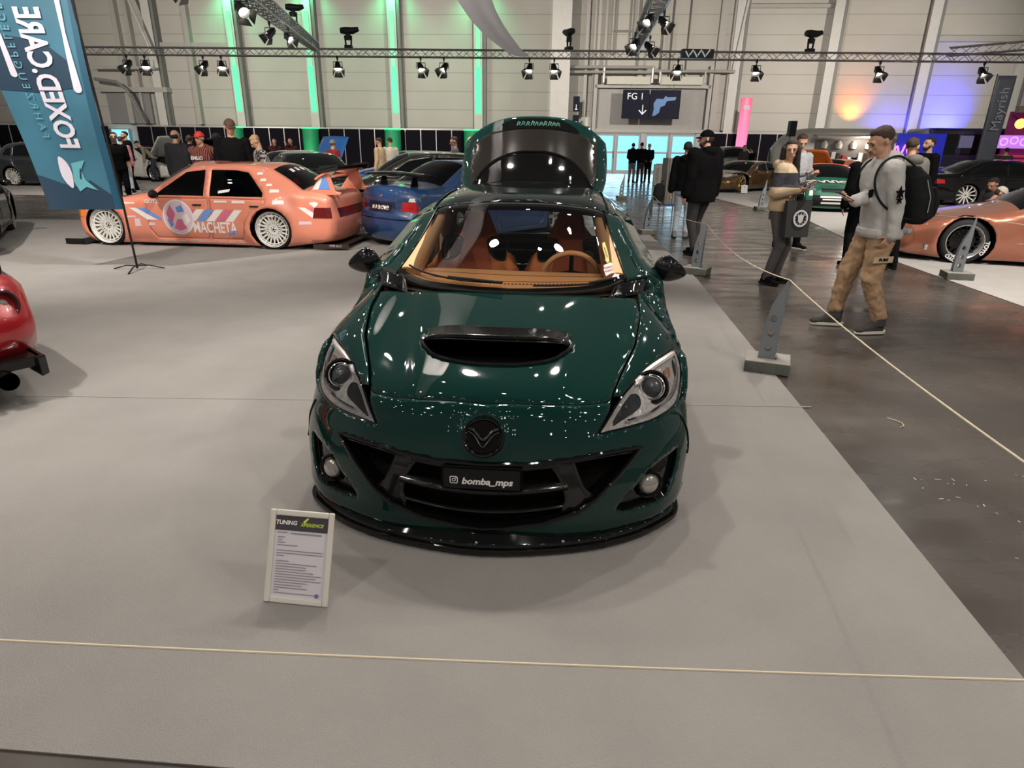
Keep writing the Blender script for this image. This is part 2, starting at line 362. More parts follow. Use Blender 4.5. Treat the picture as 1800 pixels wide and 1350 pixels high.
# left bay: pipes, brackets, grey recess, side door with light
b = MB(); wbox(b, -27.2, -24.2, 2.6, 4.5, 0, .2); wbox(b, -23.9, -22.8, 2.6, 4.5, 0, .2); struct(b.build('trim_72', mat('bay_grey', (.26, .25, .25), .7)))
b = MB(); wbox(b, -27.4, -22.7, 4.5, 4.8, 0, .6); struct(b.build('trim_73', grey_st))
b = MB(); b.tube([wp(-27, 1.2, 5.85), wp(-22.9, 1.2, 5.85), wp(-22.9, 1.2, 6.6), wp(-24.6, 1.2, 12)], .09, 8)
tag(b.build('wall_pipe', mat('galvanised2', (.62, .60, .56), .4, metal=.4)), 'pale bent pipe on the wall right of the teal flag', 'pipe')
b = MB(); b.tube([wp(-27, 1.3, 5.2), wp(-25.4, 1.5, 5.0), wp(-24.9, 1.4, 4.6), wp(-24.2, 1.2, 2.6)], .1, 8)
tag(b.build('cable_chute', dark_st), 'dark bent cable conduit on the wall right of the teal flag', 'conduit')
day = mat('daylight_pane', (.2, .5, .6), .2, emit=(.17, .60, .78), estr=1.25)
fr_m = mat('door_frame_grey', (.42, .42, .45), .5)
def glazed_door(i, x0, x1, z1=2.3, d=.35):
    o = thing('door_%d' % i, None, None); del_l = [o.pop(k) for k in ('label', 'category') if k in o]; o['kind'] = 'structure'
    b = MB(); t = .11
    wbox(b, x0, x0+t, 0, z1, d-.05, d+.05); wbox(b, x1-t, x1, 0, z1, d-.05, d+.05); wbox(b, x0+t, x1-t, z1-.08, z1, d-.05, d+.05); wbox(b, x0+t, x1-t, 0, .18, d-.05, d+.05); wbox(b, x0+t, x1-t, 1.18, 1.30, d-.05, d+.05)
    b.build('frame', fr_m, o)
    b = MB(); wbox(b, x0+t, x1-t, .18, 1.18, d-.01, d+.01); wbox(b, x0+t, x1-t, 1.30, z1-.08, d-.01, d+.01); b.build('pane', day, o)
    b = MB(); b.tube([wp(x1-.07, d+.1, .9), wp(x1-.07, d+.1, 1.3)], .02, 6); b.build('handle', dark_st, o)
for i, (a, c) in enumerate(((4.96, 6.35), (6.45, 7.95), (8.25, 9.75), (9.85, 11.35))): glazed_door(i+1, a, c)
glazed_door(5, -27.3, -25.9)
b = MB(); wbox(b, 7.95, 8.25, 0, 2.45, .2, .5); wbox(b, 4.9, 4.96, 0, 2.45, .2, .5); wbox(b, 11.35, 11.7, 0, 2.45, .2, .5); wbox(b, 6.35, 6.45, 0, 2.45, .2, .5); wbox(b, 9.75, 9.85, 0, 2.45, .2, .5); struct(b.build('trim_80', fr_m))
# daylight spilling in through the doors
la = bpy.data.lights.new('door_daylight', 'AREA'); la.shape = 'RECTANGLE'; la.size = 6; la.size_y = 2.1; la.energy = 130; la.color = (.45, .78, 1)
lo = bpy.data.objects.new('door_daylight', la); lo.location = wp(8.1, .8, 1.2); lo.rotation_euler = (radians(90), 0, WROT+pi); COL.objects.link(lo)
# hall sign
o = thing('hall_sign', 'dark hanging direction sign reading FG 1 with an arrow and a blue site map', 'sign', wp(8.27, 1.4, 3.19), WROT)
sg = mat('sign_navy', (.007, .008, .022), .6, spec=.15); wt = mat('sign_white', (.75, .75, .75), .5, emit=(1, 1, 1), estr=.25)
b = MB(); b.box((-.9, 0, .8), (1.58, .1, 1.6)); b.build('sign_board', sg, o)
b = MB(); b.box((.86, 0, .8), (1.8, .1, 1.6)); b.build('map_board', sg, o)
put_text('FG 1', .52, frame((-.92, -.06, 1.23), (1, 0, 0), (0, 0, 1)), wt, o, 'sign_text')
b = MB(); b.box((-.45, -.06, .5), (.05, .01, .55)); b.box((-.55, -.06, .36), (.34, .01, .06), Matrix.Rotation(radians(45), 3, 'Y')); b.box((-.35, -.06, .36), (.34, .01, .06), Matrix.Rotation(radians(-45), 3, 'Y')); b.build('arrow', wt, o)
b = MB(); b.prism([(.15, .15), (.22, .55), (.18, .85), (.35, 1.12), (.75, 1.1), (.85, 1.28), (1.0, 1.2), (1.5, 1.22), (1.45, 1.05), (.95, .98), (.85, .75), (.6, .65), (.55, .35), (.35, .2)], -.06, -.05); b.build('site_map', mat('map_blue', (.06, .14, .32), .5, emit=(.1, .25, .5), estr=.25), o)
for x in (-1.2, 1.3):
    b = MB(); b.tube([(x, 0, 1.6), (x, 0, 1.95)], .02, 6); b.build('hanger', dark_st, o)
# small wall notices left of the doors
for z0, z1, l in ((3.55, 4.4, 'small black upright notice high on the wall left of the exit doors'), (2.75, 3.35, 'small black notice with a white disc left of the exit doors')):
    b = MB(); wbox(b, 3.62, 4.0, z0, z1, 1.5, 1.56); o = tag(b.build('wall_notice', sg), l, 'notice')
    b = MB(); 
    if z0 > 3: wbox(b, 3.79, 3.83, z0+.12, z0+.4, 1.56, 1.58); wbox(b, 3.73, 3.89, z0+.1, z0+.15, 1.56, 1.58)
    else: b.lathe([(0, 0), (.1, 0)], 16, 'Y', wp(3.83, 1.59, 2.9))
    b.build('mark', wt, o)
b = MB(); wbox(b, 4.15, 4.7, 2.75, 3.3, 0, .3); tag(b.build('wall_box', white_p), 'white electrical box on the wall left of the exit doors', 'box')
# colour washes thrown on the right part of the wall
def wash(x, z, d, tx, tz, col, p, size=70):
    l = bpy.data.lights.new('colour_wash', 'SPOT'); l.energy = p; l.color = col; l.spot_size = radians(size); l.spot_blend = 1; l.shadow_soft_size = .1
    o = bpy.data.objects.new('colour_wash', l); o.location = wp(x, d, z); o.rotation_euler = (Vector(wp(tx, 0, tz))-o.location).to_track_quat('-Z', 'Y').to_euler(); COL.objects.link(o)
wash(26.2, 2.2, 1.6, 25.9, 3.3, (.03, .04, 1), 2600, 100); wash(23.0, 2.2, 1.6, 22.9, 3.0, (.10, .10, 1), 500, 110); wash(20.6, 3.2, .8, 20.6, 4.2, (1, .22, .02), 420, 100)
# ---------------- trusses ----------------
truss_m = mat('truss_alloy', (.50, .49, .48), .35, metal=.7)
def truss(p0, p1, label, w=.29, up=None, step=.36, r=.025, group=None):
    p0 = Vector(p0); p1 = Vector(p1); t = (p1-p0).normalized(); up = Vector((0, 0, 1)); s = t.cross(up).normalized(); u = s.cross(t).normalized()
    L = (p1-p0).length; o = thing('lighting_truss', label, 'truss', p0, 0, group)
    C = [s*a*w/2+u*b*w/2 for a, b in ((-1, 1), (1, 1), (1, -1), (-1, -1))]
    for c in C:
        b = MB(); b.tube([c, c+t*L], r, 8); b.build('chord', truss_m, o, True)
    b = MB(); n = int(L/step)
    for k in range(4):
        a, c = C[k], C[(k+1) % 4]
        for i in range(n):
            q0 = (a if i % 2 else c)+t*(L*i/n); q1 = (c if i % 2 else a)+t*(L*(i+1)/n)
            b.tube([q0, q1], r*.5, 5, False)
    b.build('bracing', truss_m, o, True); return o
def tp(x, d=0): return Vector((x*cos(WY), 30-x*sin(WY)*.55+d, 5.2))
T0, T1 = tp(-24), tp(27)
truss(T0, T1, 'long pale lighting truss crossing the whole hall above the doors')
TL0, TL1 = Vector((-4.1, 9.0, 3.9)), Vector((-8.4, 29.6, 5.32))
truss(TL0, TL1, 'lighting truss running back from upper left to the long truss')
TM0, TM1 = Vector((2.15, 10.0, 4.0)), Vector((4.85, 29.6, 5.30))
truss(TM0, TM1, 'lighting truss with clustered lamps running back near the hall sign')
TR0, TR1 = Vector((19.5, 24.0, 5.4)), Vector((19.2, 29.5, 5.4))
truss((17.5, 28.75, 5.35), (22.5, 24.3, 5.45), 'short truss meeting the long truss at the far right')
# ---------------- show lamps ----------------
blk = mat('lamp_black', (.012, .012, .013), .45)
lens_on = mat('lamp_lens', (1, .9, .75), .3, emit=(1, .92, .78), estr=14)
def par_lamp(loc, aim, label, s=1.):
    """a theatre spot under a truss: clamp, yoke, can, barn doors, lens"""
    o = thing('stage_lamp', label, 'stage lamp', loc, 0, 'stage lamps on the trusses'); d = (Vector(aim)-Vector(loc)).normalized()
    q = d.to_track_quat('Z', 'Y').to_matrix()
    b = MB(); b.box((0, 0, -.03*s), (.06*s, .06*s, .1*s)); b.tube([(0, 0, -.05*s), (0, 0, -.14*s)], .02*s, 6); b.build('clamp', blk, o)
    c = Vector((0, 0, -.32*s))
    b = MB(); b.tube([(-.15*s, 0, -.34*s), (-.15*s, 0, -.16*s), (.15*s, 0, -.16*s), (.15*s, 0, -.34*s)], .015*s, 6); b.build('yoke', blk, o)
    b = MB(); b.lathe([(0, -.2), (.07, -.2), (.10, -.1), (.12, .1), (.13, .12), (.12, .12), (.10, .05)], 16); b.v = [c+q @ (p*s) for p in b.v]; b.build('can', blk, o, True)
    b = MB(); b.lathe([(0, .05), (.1, .05)], 16); b.v = [c+q @ (p*s) for p in b.v]; b.build('lens', lens_on, o)
    for k in range(4):
        R = Matrix.Rotation(pi/2*k, 3, 'Z')
        v = [R @ Vector(p) for p in ((-.1, .12, .12), (.1, .12, .12), (.15, .19, .27), (-.15, .19, .27))]
        w = mk('barn_door', [c+q @ (p*s) for p in v], [(0, 1, 2, 3)], blk, o); solid(w, .006*s)
    return o
def along(a, b, t): return Vector(a)+(Vector(b)-Vector(a))*t
def tx_at(px):  # truss fraction for a picture column is baked here as x metres
    return px
for i, (x, ax, lab) in enumerate(((-17.0, -3, 'just right of the teal flag'), (-16.2, 4, 'second right of the teal flag'), (-13.6, -3, 'left of the first green strip'), (-12.8, 5, 'at the first green strip'),
        (-7.7, 3, 'glowing warm after the first green strip'), (-4.1, 5, 'left of the third green strip gap'), (-3.1, -5, 'below the white cloth sweep'), (.55, -3, 'at the tip of the white cloth'), (1.6, 2, 'left of the white column'),
        (6.8, -4, 'brightly lit just above the hall sign'), (10.05, 0, 'bright, above the pink light tube'), (15.1, 0, 'bright, above the orange wash'), (19.3, 0, 'bright, above the blue wash'))):
    p = along(T0, T1, (x+24)/51); p.z -= .17; p.y -= .145; par_lamp(p, p+Vector((ax*.35, -3.2, -3.5)), 'black stage lamp under the long truss, '+lab, 1.25)
for t, sx, ax, lab in ((.02, -.1, -3, 'nearest the teal flag'), (.16, .1, 4, 'second from the flag'), (.40, -.14, -3, 'left one of the middle pair'), (.47, .14, 5, 'right one of the middle pair')):
    p = along(TL0, TL1, t); p.z -= .17; p.x += sx; par_lamp(p, p+Vector((ax*.5, -2, -2.2)), 'black stage lamp under the left slanting truss, '+lab, .78)
for t, sx, ax, s, lab in ((.22, -.14, -3, .7, 'upper left of the cluster'), (.24, .2, 3, .7, 'upper right of the cluster'), (.50, -.22, -3, .9, 'lower left of the cluster'), (.55, .25, 4, .9, 'lower right of the cluster')):
    p = along(TM0, TM1, t); p.z -= .1; p.x += sx; par_lamp(p, p+Vector((ax*.5, -2, -2.2)), 'black stage lamp on the truss by the white column, '+lab, s)
def moving_head(p, s, yaw, label):
    """moving-head fixture standing on top of a truss"""
    o = thing('moving_head', label, 'moving light', p, yaw, 'moving heads on the trusses')
    b = MB(); b.box((0, 0, .06*s), (.3*s, .24*s, .12*s)); bevel(b.build('base', blk, o), .02*s)
    b = MB(); b.tube([(-.1*s, 0, .1*s), (-.13*s, 0, .45*s)], .035*s, 8); b.tube([(.1*s, 0, .1*s), (.13*s, 0, .45*s)], .035*s, 8); b.build('arms', blk, o)
    b = MB(); b.tube([(-.28*s, 0, .62*s), (-.1*s, 0, .62*s), (.2*s, 0, .62*s), (.42*s, 0, .68*s)], [.1*s, .13*s, .12*s, .08*s], 12); b.tube([(0, 0, .3*s), (0, 0, .6*s)], [.11*s, .09*s], 10); b.build('head', blk, o, True)
for x, s, yaw, lab in ((-7.2, 1.1, 0, 'left of the second green strip'), (2.2, 1.1, 2, 'in front of the white column'), (12.2, 1.1, .3, 'right of the hall sign')):
    p = along(T0, T1, (x+24)/51); p.z += .16; moving_head(p, s, yaw, 'black moving head light on top of the long truss, '+lab)
for t, lab in ((.33, 'high above the pink car'), (.62, 'above the blue car with its bonnet up')):
    p = along(TL0, TL1, t); p.z += .15; moving_head(p, .75, .4, 'black moving head on the left slanting truss, '+lab)
# blackout projector box on long truss at the sign
p = along(T0, T1, (8.1+24)/51)
b = MB(); b.box(p+Vector((-.6, -.33, .02)), (1.3, .3, .34)); o = tag(b.build('truss_crate', mat('crate_dark', (.05, .06, .05), .5)), 'dark box with white jagged stripes fixed to the long truss above the sign', 'box')
b = MB()
for k in range(6): b.box(p+Vector((-1.05+k*.17, -.49, .02+(.04 if k % 2 else -.02))), (.05, .01, .26), Matrix.Rotation((.6 if k % 2 else -.6), 3, 'Y'))
b.build('stripes', wt, o)
# sweeping white cloth
def cloth(u, v):
    c = spline([(-4.6, 1.0, 7.4), (-3.5, 3.4, 6.9), (-2.3, 5.8, 6.0), (-1.25, 7.6, 4.98), (-.8, 9.4, 3.95), (-.5, 10.6, 3.4), (-.05, 12.0, 3.12), (.2, 13.2, 3.16)], 8, False)
    i = min(int(u*(len(c)-1)), len(c)-2); f = u*(len(c)-1)-i; p = Vector(c[i]).lerp(Vector(c[i+1]), f)
    w = (.62*(1-u)**.95+.012)
    return p+Vector((.9*w*(v-.5)*2, 0, .35*w*(v-.5)*2+.02*sin(v*12+u*5)*(1-u)))+Vector((0, .08*sin(v*9)*(1-u), 0))
b = MB(); b.grid(cloth, 60, 14); cm = mat('white_cloth', (.80, .77, .79), .9); cn = cm.node_tree; trn = cn.nodes.new('ShaderNodeBsdfTranslucent'); trn.inputs[0].default_value = (.85, .82, .84, 1); mxs = cn.nodes.new('ShaderNodeMixShader'); mxs.inputs[0].default_value = .5
cn.links.new(cn.nodes['Principled BSDF'].outputs[0], mxs.inputs[1]); cn.links.new(trn.outputs[0], mxs.inputs[2]); cn.links.new(mxs.outputs[0], cn.nodes['Material Output'].inputs[0])
o = b.build('hanging_cloth', cm, None, True); tag(o, 'white fabric swag sweeping down from the ceiling above the green car', 'cloth')
# ================= CARS =================
rubber = mat('tyre_rubber', (.012, .012, .012), .75)
under_m = mat('underbody_black', (.004, .004, .004), .9, spec=.1)
dark_glass = mat('dark_car_glass', (.004, .005, .005), .03, spec=.35)
clear_glass = glass('car_glass', (.55, .58, .56))
chrome = mat('chrome', (.75, .75, .75), .12, metal=1)
gloss_black = mat('gloss_black', (.004, .004, .004), .08, spec=.4)
matte_black = mat('matte_black', (.007, .007, .007), .6, spec=.25)
red_lens = mat('red_lens', (.45, .01, .015), .12, coat=.5)
amber_lens = mat('amber_lens', (.85, .22, .02), .15, coat=.5)
lamp_glass = mat('lamp_glass', (.45, .45, .45), .08, metal=.6, coat=1)
def paint(name, c, rough=.28, metal=.35): return mat(name, c, rough, metal=metal, coat=1.0, spec=.5)

def make_wheel(parent, c, R, w, side, style, rim_m, turn=0.):
    """tyre with rim, spokes and brake disc as its sub-parts; axis along X, outward = side"""
    rr = R*style.get('rim', .82)
    T = Matrix.Rotation(turn, 3, 'Z')
    def place(b):
        b.v = [Vector(c)+T @ Vector((p.x*side, p.y, p.z)) for p in b.v]
        if side < 0: b.f = [tuple(reversed(q)) for q in b.f]
        return b
    n = 40
    b = MB(); b.lathe([(rr-.01, -w/2), (rr+.01, -w/2-.003), (R-.03, -w/2), (R-.008, -w/2+.02), (R, -w/2+.05), (R, w/2-.05), (R-.008, w/2-.02), (R-.03, w/2), (rr+.01, w/2+.003), (rr-.01, w/2)], n, 'X')
    ty = place(b).build('tyre', rubber, parent, 50)
    ds = style.get('dish', .03)
    b = MB(); b.lathe([(rr, -w/2), (rr-.02, -w/2+.03), (rr-.03, 0), (rr-.022, w/2-ds), (rr-.012, w/2-.004), (rr+.004, w/2+.006), (rr+.008, w/2-.004), (rr, w/2-.02), (rr-.02, 0), (rr+.0, -w/2)], n, 'X'); place(b).build('rim_barrel', style.get('lip', rim_m), ty, 50)
    b = MB(); ns = style.get('n', 5); kind = style.get('kind', 'spoke'); x0 = w/2-ds-.012; r0 = rr*.2; hubx = x0-style.get('conc', .02)
    b.lathe([(0, hubx+.012), (r0*.5, hubx+.012), (r0, hubx), (r0, hubx-.04)], 20, 'X')
    sw = style.get('sw', .022)
    def arm(a0, a1, ra, rb, wd, xa, xb):
        p = Vector((xa, ra*cos(a0), ra*sin(a0))); q = Vector((xb, rb*cos(a1), rb*sin(a1))); d = (q-p).normalized(); s = d.cross(Vector((1, 0, 0))).normalized()*wd; h = Vector((.014, 0, 0))
        v = [p+s*1.15, p-s*1.15, q-s, q+s, p+s*.7+h, p-s*.7+h, q-s*.7+h, q+s*.7+h]
        b.add(v, [(3, 2, 1, 0), (4, 5, 6, 7), (0, 1, 5, 4), (2, 3, 7, 6), (1, 2, 6, 5), (3, 0, 4, 7)])
    for k in range(ns):
        a = 2*pi*k/ns
        if kind == 'spoke': arm(a, a, r0*.7, rr-.016, sw, hubx, x0)
        elif kind == 'twin': arm(a, a+.09, r0*.8, rr-.016, sw, hubx, x0); arm(a, a-.09, r0*.8, rr-.016, sw, hubx, x0)
        elif kind == 'y': arm(a, a, r0*.7, rr*.55, sw, hubx, (hubx+x0)/2); arm(a, a+.24, rr*.53, rr-.016, sw*.7, (hubx+x0)/2, x0); arm(a, a-.24, rr*.53, rr-.016, sw*.7, (hubx+x0)/2, x0)
        elif kind == 'mesh': arm(a, a+2*pi/ns, r0, rr-.016, sw*.7, hubx, x0); arm(a, a-2*pi/ns, r0, rr-.016, sw*.7, hubx, x0)
    if style.get('ring'): b.lathe([(rr*.80, x0+.012), (rr*.86, x0+.014), (rr*.86, x0), (rr*.80, x0)], n, 'X', closed=True)
    place(b).build('spokes', rim_m, ty)
    b = MB()
    for k in range(5): b.lathe([(0, .004), (.008, .004), (.009, -.01)], 6, 'X', (hubx+.012, r0*.62*cos(2*pi*k/5), r0*.62*sin(2*pi*k/5)))
    b.lathe([(0, hubx+.018), (r0*.3, hubx+.016), (r0*.33, hubx+.008)], 12, 'X'); place(b).build('wheel_nuts', chrome if style.get('nut') else matte_black, ty)
    b = MB(); b.lathe([(0, -w*.1), (rr*.68, -w*.1), (rr*.68, -w*.1-.02)], 28, 'X'); place(b).build('brake_disc', mat('disc_steel', (.12, .12, .12), .45, metal=.6), ty)
    return ty

class Car:
    """pillow-shaped shell: side(y,z) gives the half width, top skin follows the profile"""
    def __init__(s, S):
        s.S = S; s.seg = S['profile']; P = []; s.rng = {}
        for nm, pts in s.seg:
            k = len(P); pts = list(pts)
            if P and P[-1] == tuple(pts[0]): k -= 1; pts = pts[1:]
            P += [tuple(p) for p in pts]; s.rng[nm] = (k, len(P)-1)
        s.raw = P; s.h = S.get('h', .05)
        s.W = S['width']/2; s.plan = S.get('plan', [(0, .93), (.6, 1), (3.6, 1), (4.5, .93)]); s.belt = S['belt']; s.tum = S.get('tumble', .42)
        s.R = S.get('R', .11); s.A = S.get('A', .075); s.wheels = S['wheels']; s.wr = S['wheel_r']; s.flare = S.get('flare', .02); s.arch = S.get('arch', s.wr+.035)
        # rounded profile
        s.P = []; s.tag = []
        for i in range(len(P)-1):
            a, b2, c, d = P[max(i-1, 0)], P[i], P[i+1], P[min(i+2, len(P)-1)]
            n = max(1, int(math.ceil(hypot(c[0]-b2[0], c[1]-b2[1])/s.h)))
            for k in range(n):
                t = k/n; sm = S.get('smooth', .6)
                q = []
                for j in (0, 1):
                    m0 = (c[j]-a[j])*.5*sm; m1 = (d[j]-b2[j])*.5*sm
                    lin = b2[j]+(c[j]-b2[j])*t; L0 = hypot(c[0]-b2[0], c[1]-b2[1]); 
                    f0 = min(1, L0/max(1e-6, hypot(c[0]-a[0], c[1]-a[1]))*2); f1 = min(1, L0/max(1e-6, hypot(d[0]-b2[0], d[1]-b2[1]))*2)
                    m0 *= f0; m1 *= f1
                    her = (2*t**3-3*t*t+1)*b2[j]+(t**3-2*t*t+t)*m0+(-2*t**3+3*t*t)*c[j]+(t**3-t*t)*m1
                    q.append(her)
                s.P.append(tuple(q)); s.tag.append(i+t)
        s.P.append(P[-1]); s.tag.append(len(P)-1)
        s.PA = np.array(s.P)
        # densify only for arcs where long straight runs are fine
    def hw(s, y, z):
        y = np.asarray(y, float); z = np.asarray(z, float)
        w = s.W*np.interp(y, [p[0] for p in s.plan], [p[1] for p in s.plan])
        e = (z-.52)/.5; w = w-.035*np.clip(e*e, 0, 1.2)-.05*np.clip((.28-z)/.2, 0, 1)**2
        over = z-s.belt; w = w-s.tum*np.where(over > 0, over*over/(over+.06), 0)
        sh = s.S.get('shoulder', .0)
        if sh: w = w+sh*np.exp(-((z-s.belt+.08)/.05)**2)
        cr = s.S.get('crease')
        if cr: w = w+.008*np.tanh((z-cr)/.012)
        for wy in s.wheels:
            d = np.hypot(y-wy, z-s.wr); w = w+s.flare*np.exp(-((d-s.arch-.02)/.13)**2)*np.where(z < s.belt+.05, 1, .3)
        d = dist_poly(np.column_stack([y.ravel(), z.ravel()]), s.P, False).reshape(y.shape)
        q = np.clip(s.R-d, 0, s.R)/s.R
        return w-s.A*(.45*q**2+.55*q**3.2)
    def side(s, y, z, off=0., sgn=1):
        return Vector((sgn*(float(s.hw(np.array([y]), np.array([z]))[0])+off), y, z))
    def at(s, tg):
        """profile point + outward normal at tag value"""
        y = np.interp(tg, s.tag, s.PA[:, 0]); z = np.interp(tg, s.tag, s.PA[:, 1])
        y1 = np.interp(min(tg+.15, s.tag[-1]), s.tag, s.PA[:, 0]); z1 = np.interp(min(tg+.15, s.tag[-1]), s.tag, s.PA[:, 1])
        y0 = np.interp(max(tg-.15, 0), s.tag, s.PA[:, 0]); z0 = np.interp(max(tg-.15, 0), s.tag, s.PA[:, 1])
        n = np.array([-(z1-z0), y1-y0]); n /= (np.hypot(*n) or 1); return y, z, n
    def top(s, tg, u, off=0.):
        """u in -1..1 across"""
        y, z, n = s.at(tg); w = float(s.hw(np.array([y]), np.array([z]))[0])
        c = np.interp(tg, s.ctag, s.cval)*(1-abs(u)**2.8)+off
        return Vector((w*u, y+n[0]*c, z+n[1]*c))
    def setup_crown(s):
        cr = s.S.get('crown', {}); base = dict(front=.14, hood=.035, windshield=.14, roof=.03, rearglass=.10, trunk=.03, rear=.09)
        base.update(cr); s.ctag = []; s.cval = []
        for nm, (a, b) in s.rng.items():
            k = base.get(nm.rstrip('0123456789'), .03); s.ctag += [a+.3*(b-a), b-.3*(b-a)]; s.cval += [k, k]
    def face(s, seg, x, z, off=0.):
        """point on the front or rear face by height"""
        sg = 1 if seg == 'front' else -1; h = s.bvh.ray_cast(Vector((x, 2-sg*8, z)), Vector((0, sg, 0)))
        if h[0] is None: h = s.bvh.find_nearest(Vector((x, s.P[0][0] if sg > 0 else s.P[-1][0], z)))
        return h[0]+Vector((0, -sg*off, 0))
    def deck(s, seg, x, y, off=0.):
        h = s.bvh.ray_cast(Vector((x, y, 5)), Vector((0, 0, -1))); return h[0]+Vector((0, 0, off))
    def panel(s, poly, name, m, parent, kind='side', sgn=1, off=0., h=.035, thick=.0, seg='front', holes=(), smooth=35):
        R, F = domain(poly, h, holes)
        if kind == 'side':
            X = s.hw(R[:, 0], R[:, 1])+off; V = [Vector((sgn*x, p[0], p[1])) for x, p in zip(X, R)]
            F = [tuple(reversed(f)) if sgn < 0 else f for f in F]
        elif kind == 'face': V = [s.face(seg, p[0], p[1], off) for p in R]
        else: V = [s.deck(seg, p[0], p[1], off) for p in R]
        if kind == 'face' and seg != 'front': F = [tuple(reversed(f)) for f in F]
        o = mk(name, V, F, m, parent, smooth)
        if thick: solid(o, thick)
        return o
    def build(s, name, label, cat='car', loc=(0, 0, 0), rz=0, group=None, skip_top=()):
        s.setup_crown(); S = s.S; o = thing(name, label, cat, loc, rz, group); s.o = o
        body = S['paint']; P = s.P; zb = [P[0], P[-1]]
        # side outline: profile then bottom with arches
        out = list(P); low = []
        y1, y0 = P[-1][0], P[0][0]; zs = S.get('sill', .14)
        pts = []
        for wy in sorted(s.wheels, reverse=True):
            r = s.arch; a0 = math.asin(max(-1, min(1, (zs-s.wr)/r)))
            pts += [(wy+r*cos(a), s.wr+r*sin(a)) for a in np.linspace(a0, pi-a0, 17)]
        out += pts
        doors = S.get('doors', []); wins = S.get('windows', [])
        R, F = domain(out, s.h, [d for d in doors]+[w for w in wins], 2.2)
        X = s.hw(R[:, 0], R[:, 1]); V = []; FF = []
        for sg in (1, -1):
            k = len(V); V += [Vector((sg*x, p[0], p[1])) for x, p in zip(X, R)]; FF += [tuple(i+k for i in (f if sg > 0 else reversed(f))) for f in F]
        # top skin
        us = np.array(S.get('us', [-1, -.94, -.8, -.6, -.4, -.2, 0, .2, .4, .6, .8, .94, 1])); nu = len(us); k = len(V)
        WID = s.hw(s.PA[:, 0], s.PA[:, 1]); glassf = {}
        for j, tg in enumerate(s.tag):
            y, z, n = s.at(tg); c = np.interp(tg, s.ctag, s.cval)
            for u in us: 
                cc = c*(1-abs(u)**2.8); V.append(Vector((WID[j]*u, P[j][0]+n[0]*cc, P[j][1]+n[1]*cc)))
        gl = {'windshield', 'rearglass'}
        for j in range(len(P)-1):
            t = (s.tag[j]+s.tag[j+1])/2; nm = [q for q, (a, b) in s.rng.items() if a <= t <= b][0]
            for i in range(nu-1):
                q = (k+j*nu+i, k+j*nu+i+1, k+(j+1)*nu+i+1, k+(j+1)*nu+i)
                mid = abs(us[i]+us[i+1])/2 < .93
                a, b = s.rng[nm]; fr = (t-a)/(b-a)
                if nm in gl and mid and .04 < fr < .97: glassf.setdefault(nm, []).append(q)
                elif (nm in skip_top) and mid: pass
                else: FF.append(q)
        s.bvh = BVHTree.FromPolygons(V, FF+[q for fs_ in glassf.values() for q in fs_])
        bm = bmesh.new(); vs = [bm.verts.new(v) for v in V]
        for f in FF:
            try: bm.faces.new([vs[i] for i in f])
            except ValueError: pass
        bmesh.ops.remove_doubles(bm, verts=bm.verts, dist=2e-4); bmesh.ops.delete(bm, geom=[v for v in bm.verts if not v.link_faces], context='VERTS')
        me = bpy.data.meshes.new('body'); bm.to_mesh(me); bm.free(); me.polygons.foreach_set('use_smooth', [True]*len(me.polygons)); me.set_sharp_from_angle(angle=radians(38)); me.materials.append(body)
        bo = bpy.data.objects.new('body', me); COL.objects.link(bo); bo.parent = o; solid(bo, .012)
        gm = S.get('glass', dark_glass)
        for nm, fs in glassf.items():
            if nm in skip_top: continue
            idx = sorted({i for f in fs for i in f}); mp = {a: b for b, a in enumerate(idx)}
            mk({'windshield': 'windshield', 'rearglass': 'rear_window'}[nm], [V[i] for i in idx], [tuple(mp[i] for i in f) for f in fs], gm, o, 40)
        for sg in (1, -1):
            for w in wins: s.panel(w, 'side_window', gm, o, sgn=sg, off=-.004)
            for d in doors:
                c = np.array(d).mean(0); e = [tuple(np.array(p)+(c-np.array(p))/np.hypot(*(c-np.array(p)))*.006) for p in d]
                dd = s.panel(e, 'door', S.get('door_paint', body), o, sgn=sg, thick=.02)
                if S.get('handles', 1) and sg > -2:
                    hx = max(p[0] for p in d)-.17; hz = max(p[1] for p in d)-.10; p = s.side(hx, hz, .012, sg)
                    b = MB(); b.box(p, (.02, .15, .022)); bevel(b.build('door_handle', S.get('handle_m', body), dd), .008)
        # underbody, arch liners
        b = MB(); w = s.W-.12; b.box((0, (P[0][0]+P[-1][0])/2, .18), (2*w-.1, (P[-1][0]-P[0][0])-.3, .05)); b.build('floor_pan', under_m, o)
        for wy in s.wheels:
            for sg in (1, -1):
                b = MB(); prof = [(s.arch+.01, s.W-.06), (s.arch+.01, s.W-.34), (0.02, s.W-.35)]
                n = 20; v = []
                for (r, x) in prof:
                    for q in range(n+1): a = pi*q/n*1.16-.08*pi; v.append(Vector((sg*x, wy+r*cos(a), s.wr+r*sin(a))))
                b.add(v, [(i*(n+1)+q, i*(n+1)+q+1, (i+1)*(n+1)+q+1, (i+1)*(n+1)+q) for i in range(2) for q in range(n)])
                b.build('arch_liner', under_m, o, True)
        for wi, wy in enumerate(s.wheels):
            for sg in (1, -1):
                if S.get('nowheels') and sg in S['nowheels']: continue
                make_wheel(o, (sg*(s.W-S.get('ww', .22)/2-S.get('tuck', .035)), wy, s.wr), s.wr, S.get('ww', .22), sg, S.get('wheel', {}), S.get('rim_m', chrome), 0)
        return o

